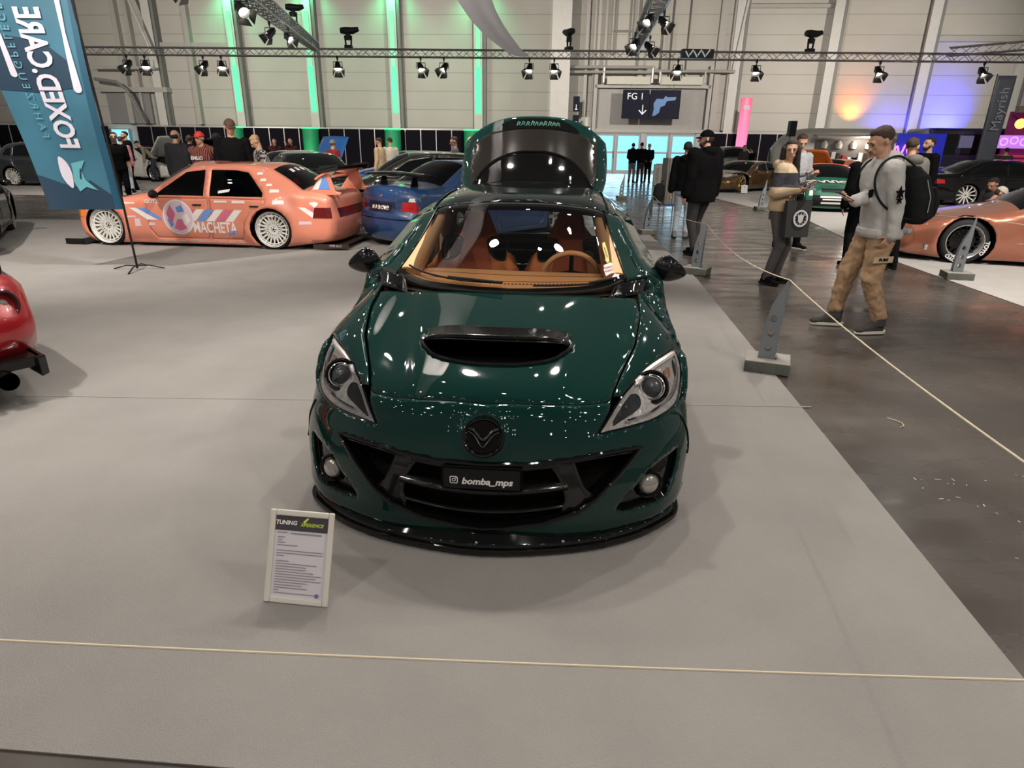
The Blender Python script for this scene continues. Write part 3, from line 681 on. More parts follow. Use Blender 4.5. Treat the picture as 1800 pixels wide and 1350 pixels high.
def interior(car, parent, m, zseat=.55, y0=1.9, front=True, tops=1.0):
    for sg in (1, -1):
        b = MB(); b.box((sg*.36, y0+.1, zseat-.12), (.48, .5, .2)); b.box((sg*.36, y0+.42, zseat+.2), (.46, .14, .62), Matrix.Rotation(-.25, 3, 'X')); b.box((sg*.36, y0+.52, zseat+.55), (.26, .09, .16), Matrix.Rotation(-.25, 3, 'X'))
        bevel(b.build('seat', m, parent), .04, 3)
    b = MB(); b.box((0, y0-.55, car.belt-.05), (1.3, .4, .16)); bevel(b.build('dashboard', matte_black, parent), .04)

# ---- salmon race saloon ----
salmon = paint('salmon_paint', (.70, .235, .15), .32, .0)
pink_spec = dict(profile=[('front', [(.44, .12), (.40, .20), (.38, .33), (.42, .47), (.45, .60)]), ('hood', [(.45, .60), (.62, .665), (1.1, .73), (1.62, .80)]),
    ('windshield', [(1.62, .80), (1.95, 1.01), (2.28, 1.195)]), ('roof', [(2.28, 1.195), (2.55, 1.245), (2.95, 1.265), (3.35, 1.25), (3.62, 1.20)]),
    ('rearglass', [(3.62, 1.20), (3.92, 1.04), (4.15, .90)]), ('trunk', [(4.15, .90), (4.38, .875), (4.52, .85)]), ('rear', [(4.52, .85), (4.60, .78), (4.62, .62), (4.66, .45), (4.64, .28), (4.58, .14)])],
    width=1.76, belt=.79, wheels=(.90, 3.65), wheel_r=.31, arch=.335, flare=.055, paint=salmon, sill=.05, plan=[(.3, .90), (.9, .97), (2, .985), (3.6, 1.0), (4.9, .93)], tumble=.45, R=.09, A=.07, crown=dict(rear=.05),
    windows=[[(1.80, .80), (2.28, 1.145), (2.60, 1.185), (2.60, .80)], [(2.70, .80), (2.70, 1.185), (3.10, 1.185), (3.30, 1.155), (3.56, .86), (3.56, .80)]],
    doors=[[(1.62, .76), (1.62, .30), (1.72, .14), (2.58, .14), (2.65, .28), (2.65, .765)], [(2.68, .765), (2.68, .28), (2.62, .14), (3.16, .14), (3.22, .40), (3.36, .58), (3.60, .70), (3.60, .765)]],
    glass=glass('race_glass', (.30, .32, .32)), wheel=dict(kind='mesh', n=20, rim=.86, sw=.011, ring=1, dish=.02, conc=.03), rim_m=mat('white_rim', (.72, .70, .66), .35), ww=.24, tuck=.02, handle_m=matte_black)
PK = Car(pink_spec); hd = radians(-90-4.75)
def place_from(y_ref, ground, rz, width_side):
    """origin so that local (width_side, y_ref) sits on the world point ground"""
    c, s_ = cos(rz), sin(rz); lx, ly = width_side, y_ref
    return (ground[0]-(c*lx-s_*ly), ground[1]-(s_*lx+c*ly), .008)
loc = place_from(.90, (-6.54, 10.34), hd, .86)
pk = PK.build('race_saloon', 'salmon orange race saloon with white wheels and striped livery, on the grey carpet left', 'car', loc, hd)
interior(PK, pk, matte_black, .42, 2.2)
white_v = mat('white_vinyl', (.74, .70, .68), .4); blue_v = mat('blue_vinyl', (.13, .27, .62), .4); mag_v = mat('magenta_vinyl', (.60, .14, .24), .4); lila_v = mat('lilac_vinyl', (.66, .50, .56), .4)
def stripe(poly, m, off=.0035): 
    for sg in (1, -1): PK.panel(poly, 'livery_stripe', m, pk, sgn=sg, off=off, h=.06)
cols = [white_v, blue_v, white_v, mag_v]
stripe([(1.34, .60), (1.46, .60), (1.80, .42), (1.62, .42)], white_v); stripe([(1.48, .60), (1.62, .60), (1.86, .45), (1.86, .42), (1.82, .42)], blue_v)
x = 1.98; k = 0
while x < 3.05:
    a = x+.10; m = [white_v, mag_v, white_v, blue_v][k % 4]
    stripe([(x, .42), (x+.13, .42), (x+.13+.17, .60), (x+.17, .60)], m, .0035); x += .155; k += 1
stripe([(4.10, .66), (4.20, .66), (4.48, .50), (4.32, .50)], white_v); stripe([(4.26, .66), (4.32, .66), (4.44, .60), (4.40, .57)], mag_v); 
# round portrait-free emblem on the front door
circ = lambda cy, cz, r, n=28: [(cy+r*cos(2*pi*i/n), cz+r*1.06*sin(2*pi*i/n)) for i in range(n)]
for sg in (1, -1):
    PK.panel(circ(2.14, .47, .255), 'round_emblem', white_v, pk, sgn=sg, off=.0045); PK.panel(circ(2.14, .47, .235), 'round_emblem', lila_v, pk, sgn=sg, off=.0055)
    PK.panel([(1.95, .52), (2.03, .66), (2.10, .52), (2.02, .36)], 'emblem_patch', mag_v, pk, sgn=sg, off=.0065); PK.panel([(2.12, .62), (2.22, .66), (2.26, .56), (2.14, .54)], 'emblem_patch', blue_v, pk, sgn=sg, off=.0065); PK.panel([(2.05, .30), (2.12, .44), (2.20, .44), (2.26, .30), (2.14, .26)], 'emblem_patch', mag_v, pk, sgn=sg, off=.0065); PK.panel([(2.2, .50), (2.3, .52), (2.34, .42), (2.22, .34)], 'emblem_patch', white_v, pk, sgn=sg, off=.0065); PK.panel([(1.95, .42), (2.0, .47), (2.05, .36), (2.0, .31)], 'emblem_patch', blue_v, pk, sgn=sg, off=.0065)
def side_text(car, parent, txt, size, y, z, m, sx=1., bold=0., off=.005, slant=0., sides=(1,), shear=0.):
    v, f = text_mesh(txt, size, bold=bold, sx=sx, align='LEFT', shear=shear)
    for sg in sides:
        yy = [(y+p.x) if sg > 0 else (y-p.x) for p in v]; zz = [z+p.y+p.x*slant for p in v]
        X = car.hw(np.array(yy), np.array(zz))+off
        mk('lettering', [(sg*a, b, c) for a, b, c in zip(X, yy, zz)], f, m, parent)
side_text(PK, pk, 'MACHETA', .235, 2.36, .315, white_v, .66, .006)
side_text(PK, pk, 'GOTZ', .075, 1.62, .70, white_v, 1.1, .003)
side_text(PK, pk, 'cars', .11, 2.92, .24, blue_v, 1.0, .002, .009, .2)
for y, z, w_, h_ in ((1.40, .315, .10, .12), (1.62, .33, .12, .05), (1.30, .45, .14, .03), (1.25, .655, .2, .03), (2.76, .705, .22, .03), (3.05, .70, .22, .04), (3.72, .70, .18, .06), (4.28, .70, .14, .04), (4.1, .40, .2, .05), (3.60, .505, .12, .03), (3.50, 1.03, .10, .04), (3.60, .96, .1, .035), (3.66, .87, .16, .045), (3.44, 1.12, .1, .04)):
    for sg in (1, -1): PK.panel([(y, z), (y+w_, z+.005), (y+w_-.01, z+h_), (y+.01, z+h_)], 'sponsor_decal', lila_v if z < .5 else white_v, pk, sgn=sg, off=.0035)
for i in range(9):
    for sg in (1, -1): PK.panel([(1.70+i*.17, .085), (1.80+i*.17+.02, .085), (1.82+i*.17, .115), (1.71+i*.17, .115)], 'sponsor_decal', white_v, pk, sgn=sg, off=.0035)
PK.panel([(4.30, .705), (4.36, .755), (4.42, .705), (4.36, .655)], 'sponsor_decal', white_v, pk, off=.0035)
for sg in (1, -1):
    PK.panel([(4.36, .66), (4.60, .66), (4.62, .50), (4.32, .50)], 'tail_lamp', mat('smoked_red', (.12, .012, .012), .12, coat=.6), pk, sgn=sg, off=.004)
    PK.panel([(.42, .60), (.60, .60), (.58, .45), (.41, .45)], 'indicator', amber_lens, pk, sgn=sg, off=.004)
    PK.panel([(sg*.30, .47), (sg*.66, .47), (sg*.66, .62), (sg*.30, .62)][::sg], 'headlamp', lamp_glass, pk, kind='face', seg='front', off=.004)
    PK.panel([(2.84, .84), (3.02, .87), (3.03, .91), (2.84, .88)], 'window_sticker', white_v, pk, sgn=sg, off=.002)
    p = PK.side(1.84, .80, .06, sg); b = MB(); b.ball((p.x+sg*.04, p.y, p.z+.02), (.10, .05, .065), 12); b.box((p.x-sg*.03, p.y, p.z-.01), (.08, .04, .03)); b.build('door_mirror', matte_black, pk, True)
PK.panel([(-.62, .50), (.62, .50), (.62, .64), (-.62, .64)], 'tail_panel', mat('smoked_red', (.12, .012, .012), .12), pk, kind='face', seg='rear', off=.004)
PK.panel([(-.26, .47), (.26, .47), (.28, .62), (-.28, .62)], 'grille', matte_black, pk, kind='face', seg='front', off=.006)
PK.panel([(-.6, .18), (.6, .18), (.6, .30), (-.6, .30)], 'air_intake', matte_black, pk, kind='face', seg='front', off=.006)
# splitter with lettering board, side skirt, diffuser, rear wing
b = MB(); b.prism([(-.86, .5), (-.86, .14), (-.3, .05), (.3, .05), (.86, .14), (.86, .5)], .008, .022, 'Z'); b.build('front_splitter', matte_black, pk)
b = MB(); b.box((.86, .30, .055), (.02, .30, .075)); b.box((-.86, .30, .055), (.02, .30, .075)); b.build('splitter_fence', gloss_black, pk)
b = MB(); b.box((0, 4.60, .06), (1.5, .36, .025), Matrix.Rotation(.12, 3, 'X')); b.box((.78, 4.55, .06), (.02, .55, .07), Rz(.2)); b.build('rear_diffuser', mat('diffuser', (.03, .02, .015), .4), pk)
put_text('GOOD TIME IN IT', .05, frame((.80, 4.55, .075), (.2, 1, 0), (0, 0, 1)), lila_v, pk, 'diffuser_text')
for sg in (1, -1):
    b = MB(); b.prism([(4.22, .84), (4.74, .84), (4.78, .88), (4.68, .90), (4.60, 1.14), (4.48, 1.16), (4.28, .90)], sg*.70, sg*.74, 'X'); w = b.build('wing_endplate', salmon, pk); bevel(w, .01)
    b = MB(); b.prism([(4.42, .93), (4.60, .93), (4.54, 1.11), (4.50, 1.12)], sg*.742, sg*.745, 'X'); b.build('endplate_decal', blue_v if sg > 0 else white_v, w)
    b = MB(); b.prism([(4.32, .92), (4.41, .92), (4.49, 1.09), (4.46, 1.10)], sg*.742, sg*.745, 'X'); b.build('endplate_decal', white_v, w)
b = MB(); b.prism([(4.38, 1.06), (4.48, 1.12), (4.62, 1.18), (4.66, 1.20), (4.64, 1.215), (4.50, 1.165), (4.38, 1.09)], -.78, .78, 'X'); b.build('wing_blade', salmon, pk)
b = MB(); b.prism([(4.44, 1.19), (4.74, 1.26), (4.74, 1.275), (4.44, 1.215)], -.80, .80, 'X'); b.prism([(4.43, 1.17), (4.76, 1.20), (4.76, 1.29), (4.48, 1.27)], .79, .80, 'X'); b.prism([(4.43, 1.17), (4.76, 1.20), (4.76, 1.29), (4.48, 1.27)], -.80, -.79, 'X'); b.build('wing_flap', matte_black, pk)
for i in range(4):
    PK.panel([(-.35+i*.2, 3.80), (-.25+i*.2, 3.80), (-.22+i*.2, 3.88), (-.33+i*.2, 3.88)], 'window_decal', white_v, pk, kind='deck', seg='rearglass', off=.003)

# ---- blue coupe seen from behind ----
blue_p = paint('deep_blue_paint', (.011, .045, .135), .35, .0)
bmw_spec = dict(profile=[('front', [(.1, .16), (.06, .35), (.10, .55), (.16, .64)]), ('hood', [(.16, .64), (.6, .78), (1.2, .86)]), ('windshield', [(1.2, .86), (1.6, 1.08), (1.95, 1.25)]), ('roof', [(1.95, 1.25), (2.3, 1.31), (2.75, 1.31), (3.05, 1.27)]),
    ('rearglass', [(3.05, 1.27), (3.4, 1.10), (3.72, .95)]), ('trunk', [(3.72, .95), (4.05, .93), (4.28, .91)]), ('rear', [(4.28, .91), (4.36, .80), (4.35, .60), (4.42, .50), (4.42, .30), (4.34, .16)])],
    width=1.64, belt=.86, wheels=(.85, 3.55), wheel_r=.31, arch=.34, flare=.03, paint=blue_p, sill=.12, R=.12, A=.09, crown=dict(rear=.10, trunk=.04), plan=[(0, .85), (.6, .97), (2, 1), (3.6, 1), (4.45, .86)],
    windows=[[(1.55, .90), (1.95, 1.19), (2.35, 1.25), (2.40, .90)], [(2.46, .90), (2.44, 1.25), (2.8, 1.23), (3.25, .98), (3.15, .90)]], doors=[[(1.3, .84), (1.3, .3), (1.4, .2), (2.45, .2), (2.5, .3), (2.5, .85)]],
    glass=glass('green_car_glass', (.22, .26, .22)), wheel=dict(kind='twin', n=5, rim=.8), rim_m=mat('silver_rim', (.5, .5, .5), .3, metal=.8))
BM = Car(bmw_spec); ha = radians(180-42)
loc = place_from(4.42, (-2.14, 10.62), ha, 0.0)
bm_o = BM.build('coupe', 'dark blue two-door coupe with black wing and black number plate, behind the green car', 'car', loc, ha)
interior(BM, bm_o, matte_black, .5, 2.0)
for sg in (1, -1):
    BM.panel([(sg*.46, .60), (sg*.73, .58), (sg*.73, .74), (sg*.50, .74)][::sg], 'tail_lamp', red_lens, bm_o, kind='face', seg='rear', off=.006)
    BM.panel([(sg*.60, .745), (sg*.73, .745), (sg*.72, .80), (sg*.62, .80)][::sg], 'tail_lamp', mat('clear_lens', (.7, .68, .66), .2, coat=.5), bm_o, kind='face', seg='rear', off=.006)
    b = MB(); b.prism([(4.0, .94), (4.16, .94), (4.10, 1.10), (4.02, 1.10)], sg*.40-.012, sg*.40+.012, 'X'); b.build('wing_stay', gloss_black, bm_o)
    p = BM.side(1.62, .90, .05, sg); b = MB(); b.ball((p.x+sg*.05, p.y, p.z+.03), (.1, .05, .06), 12); b.build('door_mirror', blue_p, bm_o, True)
b = MB(); b.grid(lambda u, v: Vector((-.78+1.56*u, 3.93+.28*v, 1.12+.03*sin(pi*v)+.03*sin(pi*u))), 12, 6); w = b.build('wing_blade', gloss_black, bm_o, True); solid(w, .02)
BM.panel([(-.33, .56), (.33, .56), (.34, .73), (-.34, .73)], 'plate_recess', mat('plate_recess_blue', (.006, .02, .06), .4), bm_o, kind='face', seg='rear', off=.003)
BM.panel([(-.26, .585), (.26, .585), (.26, .695), (-.26, .695)], 'number_plate', mat('plate_black', (.015, .012, .012), .3), bm_o, kind='face', seg='rear', off=.012)
def rear_text(car, parent, txt, size, z, m, off, x=0, seg='rear', **k):
    v, f = text_mesh(txt, size, **k); sg = -1 if seg == 'rear' else 1
    mk('lettering', [car.face(seg, x+sg*p.x, z+p.y, off) for p in v], [tuple(reversed(q)) for q in f] if 0 else f, m, parent)
rear_text(BM, bm_o, 'M-F SHOW8', .078, .635, white_v, .016, bold=.004)
b = MB(); p = BM.face('rear', 0, .81, .006); b.ball(p, (.035, .008, .035), 12); b.build('badge', chrome, bm_o)
BM.panel([(-.84, .46), (.84, .46), (.84, .475), (-.84, .475)], 'bumper_gap', under_m, bm_o, kind='face', seg='rear', off=.003)

# ---- generic bodies for the cars further away ----
hatch_prof = [('front', [(.1, .18), (.03, .4), (.08, .6), (.18, .70)]), ('hood', [(.18, .70), (.6, .84), (1.05, .92)]), ('windshield', [(1.05, .92), (1.5, 1.18), (1.85, 1.36)]), ('roof', [(1.85, 1.36), (2.3, 1.43), (3.0, 1.42), (3.55, 1.34)]),
    ('rearglass', [(3.55, 1.34), (3.8, 1.15), (3.95, .98)]), ('trunk', [(3.95, .98), (4.02, .94)]), ('rear', [(4.02, .94), (4.1, .8), (4.12, .5), (4.08, .2)])]
sedan_prof = [('front', [(.1, .18), (.04, .4), (.08, .58), (.16, .66)]), ('hood', [(.16, .66), (.6, .80), (1.25, .90)]), ('windshield', [(1.25, .90), (1.65, 1.14), (2.0, 1.31)]), ('roof', [(2.0, 1.31), (2.4, 1.38), (2.9, 1.37), (3.2, 1.30)]),
    ('rearglass', [(3.2, 1.30), (3.55, 1.12), (3.85, .98)]), ('trunk', [(3.85, .98), (4.2, .96), (4.42, .92)]), ('rear', [(4.42, .92), (4.5, .8), (4.5, .5), (4.44, .2)])]
hatch_win = [[(1.42, .98), (1.85, 1.28), (2.35, 1.36), (2.35, .98)], [(2.43, .98), (2.43, 1.36), (3.0, 1.35), (3.2, 1.28), (3.2, .98)], [(3.28, .99), (3.28, 1.27), (3.48, 1.2), (3.6, 1.02)]]
sedan_win = [[(1.65, .96), (2.02, 1.24), (2.45, 1.32), (2.45, .96)], [(2.53, .96), (2.53, 1.32), (2.9, 1.31), (3.15, 1.22), (3.5, .98)]]
hatch_doors = [[(1.15, .93), (1.15, .32), (1.25, .22), (2.37, .22), (2.40, .93)], [(2.43, .93), (2.42, .22), (2.95, .22), (3.0, .5), (3.2, .72), (3.25, .93)]]
sedan_doors = [[(1.35, .92), (1.35, .32), (1.42, .22), (2.46, .22), (2.50, .92)], [(2.53, .92), (2.52, .22), (3.1, .22), (3.15, .5), (3.4, .72), (3.45, .92)]]
def generic(kind, paint_m, **k):
    d = dict(profile=hatch_prof if kind == 'hatch' else sedan_prof, width=1.78, belt=.92, wheels=(.85, 3.35) if kind == 'hatch' else (.85, 3.5), wheel_r=.32, arch=.35, flare=.025, paint=paint_m, sill=.16, h=.08, R=.12, A=.09,
        windows=hatch_win if kind == 'hatch' else sedan_win, doors=hatch_doors if kind == 'hatch' else sedan_doors, wheel=dict(kind='spoke', n=10), rim_m=MATS['silver_rim'])
    d.update(k)
    zs = d.pop('zs', 1.); 
    if zs != 1.:
        q = lambda P: [(y, z*zs) for y, z in P]
        d['profile'] = [(n, q(p)) for n, p in d['profile']]; d['windows'] = [q(w) for w in d['windows']]; d['doors'] = [q(w) for w in d['doors']]; d['belt'] *= zs; d['sill'] *= zs
    return Car(d)
def lights_on(car, o, zf=.6, zr=.75, lm=None, rm=None):
    for sg in (1, -1):
        car.panel([(sg*.42, zf-.05), (sg*.80, zf-.03), (sg*.78, zf+.06), (sg*.46, zf+.07)][::sg], 'headlamp', lm or lamp_glass, o, kind='face', seg='front', off=.008)
        car.panel([(sg*.52, zr-.08), (sg*.80, zr-.08), (sg*.78, zr+.07), (sg*.54, zr+.06)][::sg], 'tail_lamp', rm or red_lens, o, kind='face', seg='rear', off=.008)
        L_ = car.P[-1][0]; zt = zr*car.belt/.92 if car.belt < .9 else zr
        car.panel([(L_-.26, zt-.06), (L_-.02, zt-.07), (L_-.01, zt+.06), (L_-.22, zt+.05)], 'tail_lamp', rm or red_lens, o, sgn=sg, off=.006)
        car.panel([(.22, zf-.02), (.46, zf+.06), (.44, zf+.11), (.20, zf+.07)], 'headlamp', lm or lamp_glass, o, sgn=sg, off=.006)
        p = car.side(1.65, car.belt+.03, .06, sg); b = MB(); b.ball((p.x+sg*.03, p.y, p.z), (.09, .05, .06), 10); b.build('door_mirror', car.S['paint'], o, True)
    car.panel([(-.5, zf-.32), (.5, zf-.32), (.5, zf-.16), (-.5, zf-.16)], 'air_intake', matte_black, o, kind='face', seg='front', off=.006)
    car.panel([(-.3, zf-.08), (.3, zf-.08), (.3, zf+.05), (-.3, zf+.05)], 'grille', matte_black, o, kind='face', seg='front', off=.008)
bk = mat('black_paint', (.004, .004, .004), .06, spec=.5); ol = paint('olive_black_paint', (.028, .028, .022), .22, .3)
def park(car, name, label, at, ang, yref=2.2, xs=0., **k):
    rz = radians(ang); o = car.build(name, label, 'car', place_from(yref, at, rz, xs), rz, **k); lights_on(car, o); return o
# ang: 0 faces the camera, -90 faces left, 90 faces right, 180 faces away
C1 = generic('hatch', ol, glass=dark_glass, rim_m=matte_black, zs=.98)
o1 = park(C1, 'hatchback', 'olive black hatchback parked sideways behind the salmon saloon wing', (-2.0, 15.0), -84)
C2 = generic('sedan', bk, zs=.97); park(C2, 'saloon_car', 'black saloon with bright roof highlights, behind the roof of the salmon saloon', (-5.65, 17.9), -150)
lb = paint('light_blue_paint', (.03, .16, .50), .3, .2)
def open_bonnet(car, o, m, ang=60, inner=None):
    """bonnet swung up about its rear edge, engine bay below"""
    a, b_ = car.rng['hood']; ya, yb = car.raw[a][0], car.raw[b_][0]; zb = car.raw[b_][1]; L = yb-ya
    g = MB(); g.grid(lambda u, v: Vector(((u-.5)*1.36*(1-.1*v), -v*L, .05*(1-(2*u-1)**2))), 10, 8); g.v = [Matrix.Rotation(-radians(ang), 3, 'X') @ p+Vector((0, yb-.02, zb+.02)) for p in g.v]
    w = g.build('bonnet', m, o, True); solid(w, .03)
    g = MB(); g.box((0, (ya+yb)/2, zb-.16), (1.3, L*.9, .12)); g.box((0, (ya+yb)/2, zb-.06), (.7, L*.5, .12)); bevel(g.build('engine', inner or matte_black, o), .03)
    for x in (-.5, .5): g = MB(); g.tube([(x, yb-.3, zb-.05), (x*.9, yb-L*.55*cos(radians(ang)), zb+L*.55*sin(radians(ang)))], .01, 6); g.build('strut', matte_black, o)
C3 = generic('sedan', lb, glass=glass('sky_glass', (.4, .5, .6)), zs=.95); o3 = park(C3, 'saloon_car', 'bright blue car with its bonnet raised by the green column', (-7.2, 22.8), 150, skip_top=('hood',)); open_bonnet(C3, o3, lb, 55)
C4 = generic('hatch', paint('mid_blue_paint', (.012, .05, .22), .3, .3), zs=.95); park(C4, 'hatchback', 'blue hatchback with dark windows beyond the olive black hatchback', (-3.2, 21.6), -78)
C5 = generic('sedan', paint('white_paint_car', (.62, .60, .56), .3, .0), zs=.93); o5 = park(C5, 'saloon_car', 'white car with its bonnet up behind the nose of the salmon saloon', (-15.9, 28.6), 72, skip_top=('hood',)); open_bonnet(C5, o5, MATS['white_paint_car'], 52)
C5b = generic('sedan', bk, zs=.9); o5b = park(C5b, 'saloon_car', 'black car with its bonnet up, right of the open white car', (-15.2, 31.6), 66, skip_top=('hood',)); open_bonnet(C5b, o5b, bk, 50)
gp = paint('steel_grey_paint', (.06, .065, .085), .3, .5)
C6 = generic('hatch', gp, wheel=dict(kind='mesh', n=14, sw=.013, rim=.85), rim_m=MATS['white_rim'], zs=1.02); park(C6, 'hatchback', 'steel grey hatchback with pale mesh wheels, left behind the teal flag', (-17.9, 23.6), 86, 3.35, -.86)
C7 = generic('hatch', paint('lime_paint', (.50, .60, .14), .35, 0), zs=.8, wheel_r=.28, arch=.31); park(C7, 'hatchback', 'small lime yellow car cut off by the left picture edge', (-18.35, 21.6), 40, 1.4)
C8 = generic('sedan', bk, wheel=dict(kind='twin', n=10, rim=.88), zs=.93); park(C8, 'saloon_car', 'black saloon cut off by the left edge, on the front grey carpet', (-7.93, 9.80), 212, 3.5, -.86)
C9 = generic('hatch', ol, zs=.98)
# gold wheeled coupe, green rally car, orange car, pickup, black saloon, copper coupe on the right
gold_rim = mat('gold_rim', (.62, .40, .14), .25, metal=.8, coat=.5)
bz = paint('bronze_paint', (.20, .12, .045), .2, .7)
CA = generic('sedan', bz, wheel=dict(kind='y', n=7, rim=.86, sw=.03, lip=chrome), rim_m=gold_rim, zs=.80, wheel_r=.34, arch=.37, flare=.07); park(CA, 'coupe', 'bronze wide-arched coupe with gold wheels, between the black coat man and the woman', (8.65, 25.3), -52, .85, .86)
gr = paint('rally_green_paint', (.008, .13, .075), .3, .1)
CB = generic('hatch', gr, zs=.82, wheel_r=.3, arch=.33, glass=dark_glass); ob = park(CB, 'rally_car', 'green car with white sponsor lettering on bonnet and nose, behind the two phones', (8.62, 17.9), -16, .1)
v, f = text_mesh('CLARION', .36, bold=.014, shear=.2)
mk('bonnet_lettering', [CB.deck('hood', p.x, .74-p.y*1.0, .016) for p in v], f, white_v, ob)
CB.panel([(-.84, .16), (.84, .16), (.86, .30), (-.86, .30)], 'lower_bumper', matte_black, ob, kind='face', seg='front', off=.010)
CB.panel([(-.62, 1.72), (.62, 1.72), (.60, 1.92), (-.60, 1.92)], 'sun_strip', mat('rally_red', (.70, .09, .04), .4), ob, kind='deck', seg='roof', off=.010)
for x in (-.72, -.55, .58, .75): CB.panel([(x-.05, .42), (x+.05, .42), (x+.04, .56), (x-.04, .55)], 'sponsor_decal', white_v, ob, kind='face', seg='front', off=.012)
for z, w_, t in ((.40, .62, .05), (.33, .5, .035), (.24, .55, .05)):
    CB.panel([(-w_/2, z-t/2), (w_/2, z-t/2), (w_/2, z+t/2), (-w_/2, z+t/2)], 'sponsor_strip', white_v, ob, kind='face', seg='front', off=.012)
CB.panel([(-.85, .15), (.85, .15), (.8, .2), (-.8, .2)], 'front_lip', matte_black, ob, kind='face', seg='front', off=.02)
og = paint('orange_paint', (.75, .20, .04), .3, .1)
CC = generic('sedan', og, zs=.9); oc = park(CC, 'saloon_car', 'orange car with raised bonnet just behind the green sponsored car', (11.7, 24.8), -50, 2.2, 0, skip_top=('hood',)); open_bonnet(CC, oc, og, 40, gold_rim)
CD = generic('hatch', paint('dark_brown_paint', (.02, .015, .015), .3, .2), zs=1.15); park(CD, 'pickup_truck', 'dark truck nose with pale grille slats right of the black coat man', (11.4, 35.2), -5)
CE = generic('sedan', bk, wheel=dict(kind='spoke', n=12, rim=.88, lip=chrome, sw=.018), rim_m=MATS['white_rim'], zs=.97, wheel_r=.33); park(CE, 'saloon_car', 'glossy black saloon with pale twelve-spoke wheels at the right', (13.9, 20.3), 83, 3.5, -.86)
# copper coupe
cop = paint('copper_paint', (.45, .165, .10), .28, .45)
cop_spec = dict(profile=[('front', [(.06, .10), (.03, .25), (.10, .42), (.14, .50)]), ('hood', [(.14, .50), (.5, .63), (1.0, .72), (1.45, .78)]), ('windshield', [(1.45, .78), (1.85, .98), (2.2, 1.12)]), ('roof', [(2.2, 1.12), (2.5, 1.16), (3.0, 1.13)]),
    ('rearglass', [(3.0, 1.13), (3.4, .98), (3.75, .86)]), ('trunk', [(3.75, .86), (4.3, .84)]), ('rear', [(4.3, .84), (4.42, .7), (4.42, .4), (4.35, .15)])], width=1.84, belt=.77, wheels=(.86, 3.35), wheel_r=.325, arch=.375, flare=.05, paint=cop, sill=.07, R=.12, A=.09, crown=dict(front=.2, hood=.06),
    plan=[(0, .84), (.5, .97), (1.5, .98), (3, 1), (4.4, .92)], windows=[[(1.85, .81), (2.2, 1.07), (2.55, 1.11), (2.75, 1.08), (2.85, .81)]], doors=[[(1.66, .76), (1.62, .3), (1.7, .14), (2.85, .14), (2.9, .76)]],
    wheel=dict(kind='mesh', n=16, rim=.76, dish=.09, sw=.01, lip=mat('polished_lip', (.70, .68, .66), .3, metal=.6), conc=.0), rim_m=matte_black, ww=.27, tuck=.03)
CP = Car(cop_spec); rz = radians(-90-20); loc = place_from(.86, (6.80, 9.68), rz, .92)
cp = CP.build('coupe', 'copper metallic coupe with deep polished rims, cut off by the right picture edge', 'car', loc, rz)
for sg in (1, -1):
    CP.panel([(1.5, .33), (2.9, .36), (2.9, .375), (1.5, .345)], 'side_crease', mat('copper_light', (.75, .36, .24), .2, metal=.6, coat=1), cp, sgn=sg, off=.006)
    CP.panel([(sg*.40, .42), (sg*.78, .38), (sg*.78, .46), (sg*.44, .49)][::sg], 'headlamp', lamp_glass, cp, kind='face', seg='front', off=.005)
    b = MB(); b.box((sg*.88, .36, .22), (.03, .06, .09)); bevel(b.build('canard', chrome, cp), .01)
for t0 in (.3, 2.0):     # raised white tyre lettering
    v, f = text_mesh('TOYO', .075, bold=.004); V = []
    c = CP.side(.86, .325, 0); 
    for p in v:
        a = -t0-p.x/.285; r = .285+p.y; V.append((.92-.03+.012, .86+r*cos(a), .325+r*sin(a)*1))
    mk('tyre_lettering', V, f, white_v, cp)
# red car corner at the left edge, seen from behind
redp = paint('red_paint', (.30, .006, .010), .28, .1)
red_spec = dict(profile=[('front', [(.1, .18), (.04, .4), (.16, .60)]), ('hood', [(.16, .60), (1.25, .78)]), ('windshield', [(1.25, .78), (2.0, 1.12)]), ('roof', [(2.0, 1.12), (2.9, 1.16), (3.2, 1.12)]), ('rearglass', [(3.2, 1.12), (3.85, .81)]),
    ('trunk', [(3.85, .81), (4.3, .80)]), ('rear', [(4.3, .80), (4.38, .75), (4.42, .66), (4.50, .52), (4.50, .40), (4.40, .27)])], width=1.8, belt=.76, wheels=(.85, 3.45), wheel_r=.33, arch=.36, flare=.03, paint=redp, sill=.2, plan=[(0, .9), (2, 1), (3.5, 1), (4.0, .99), (4.5, .90)],
    windows=[], doors=[], R=.13, A=.11, crown=dict(rear=.08))
RD = Car(red_spec); rz = radians(180+56); loc = place_from(4.45, (-3.17, 3.98), rz, -.76)
rd = RD.build('coupe', 'red car rear corner with round lamp and twin exhausts, cut off by the left edge', 'car', loc, rz)
for sg in (1, -1):
    for x, r in ((.66, .075), (.44, .06)):
        p = RD.face('rear', sg*x, .62, .0)
        b = MB(); b.lathe([(0, -.05), (r*.55, -.045), (r*.8, -.02), (r, .012), (r*1.12, .016), (r*1.2, .0)], 28, 'Y'); b.v = [Vector((q.x, q.y, q.z*1.15))+p for q in b.v]; b.build('tail_lamp', mat('lamp_well', (.05, .008, .008), .25, coat=.4), rd, True)
        b = MB(); b.ball((p.x, p.y-.02, p.z), (r*.45, .02, r*.5), 14); b.build('lamp_core', mat('grey_lens', (.25, .22, .2), .2, coat=.6), rd, True)
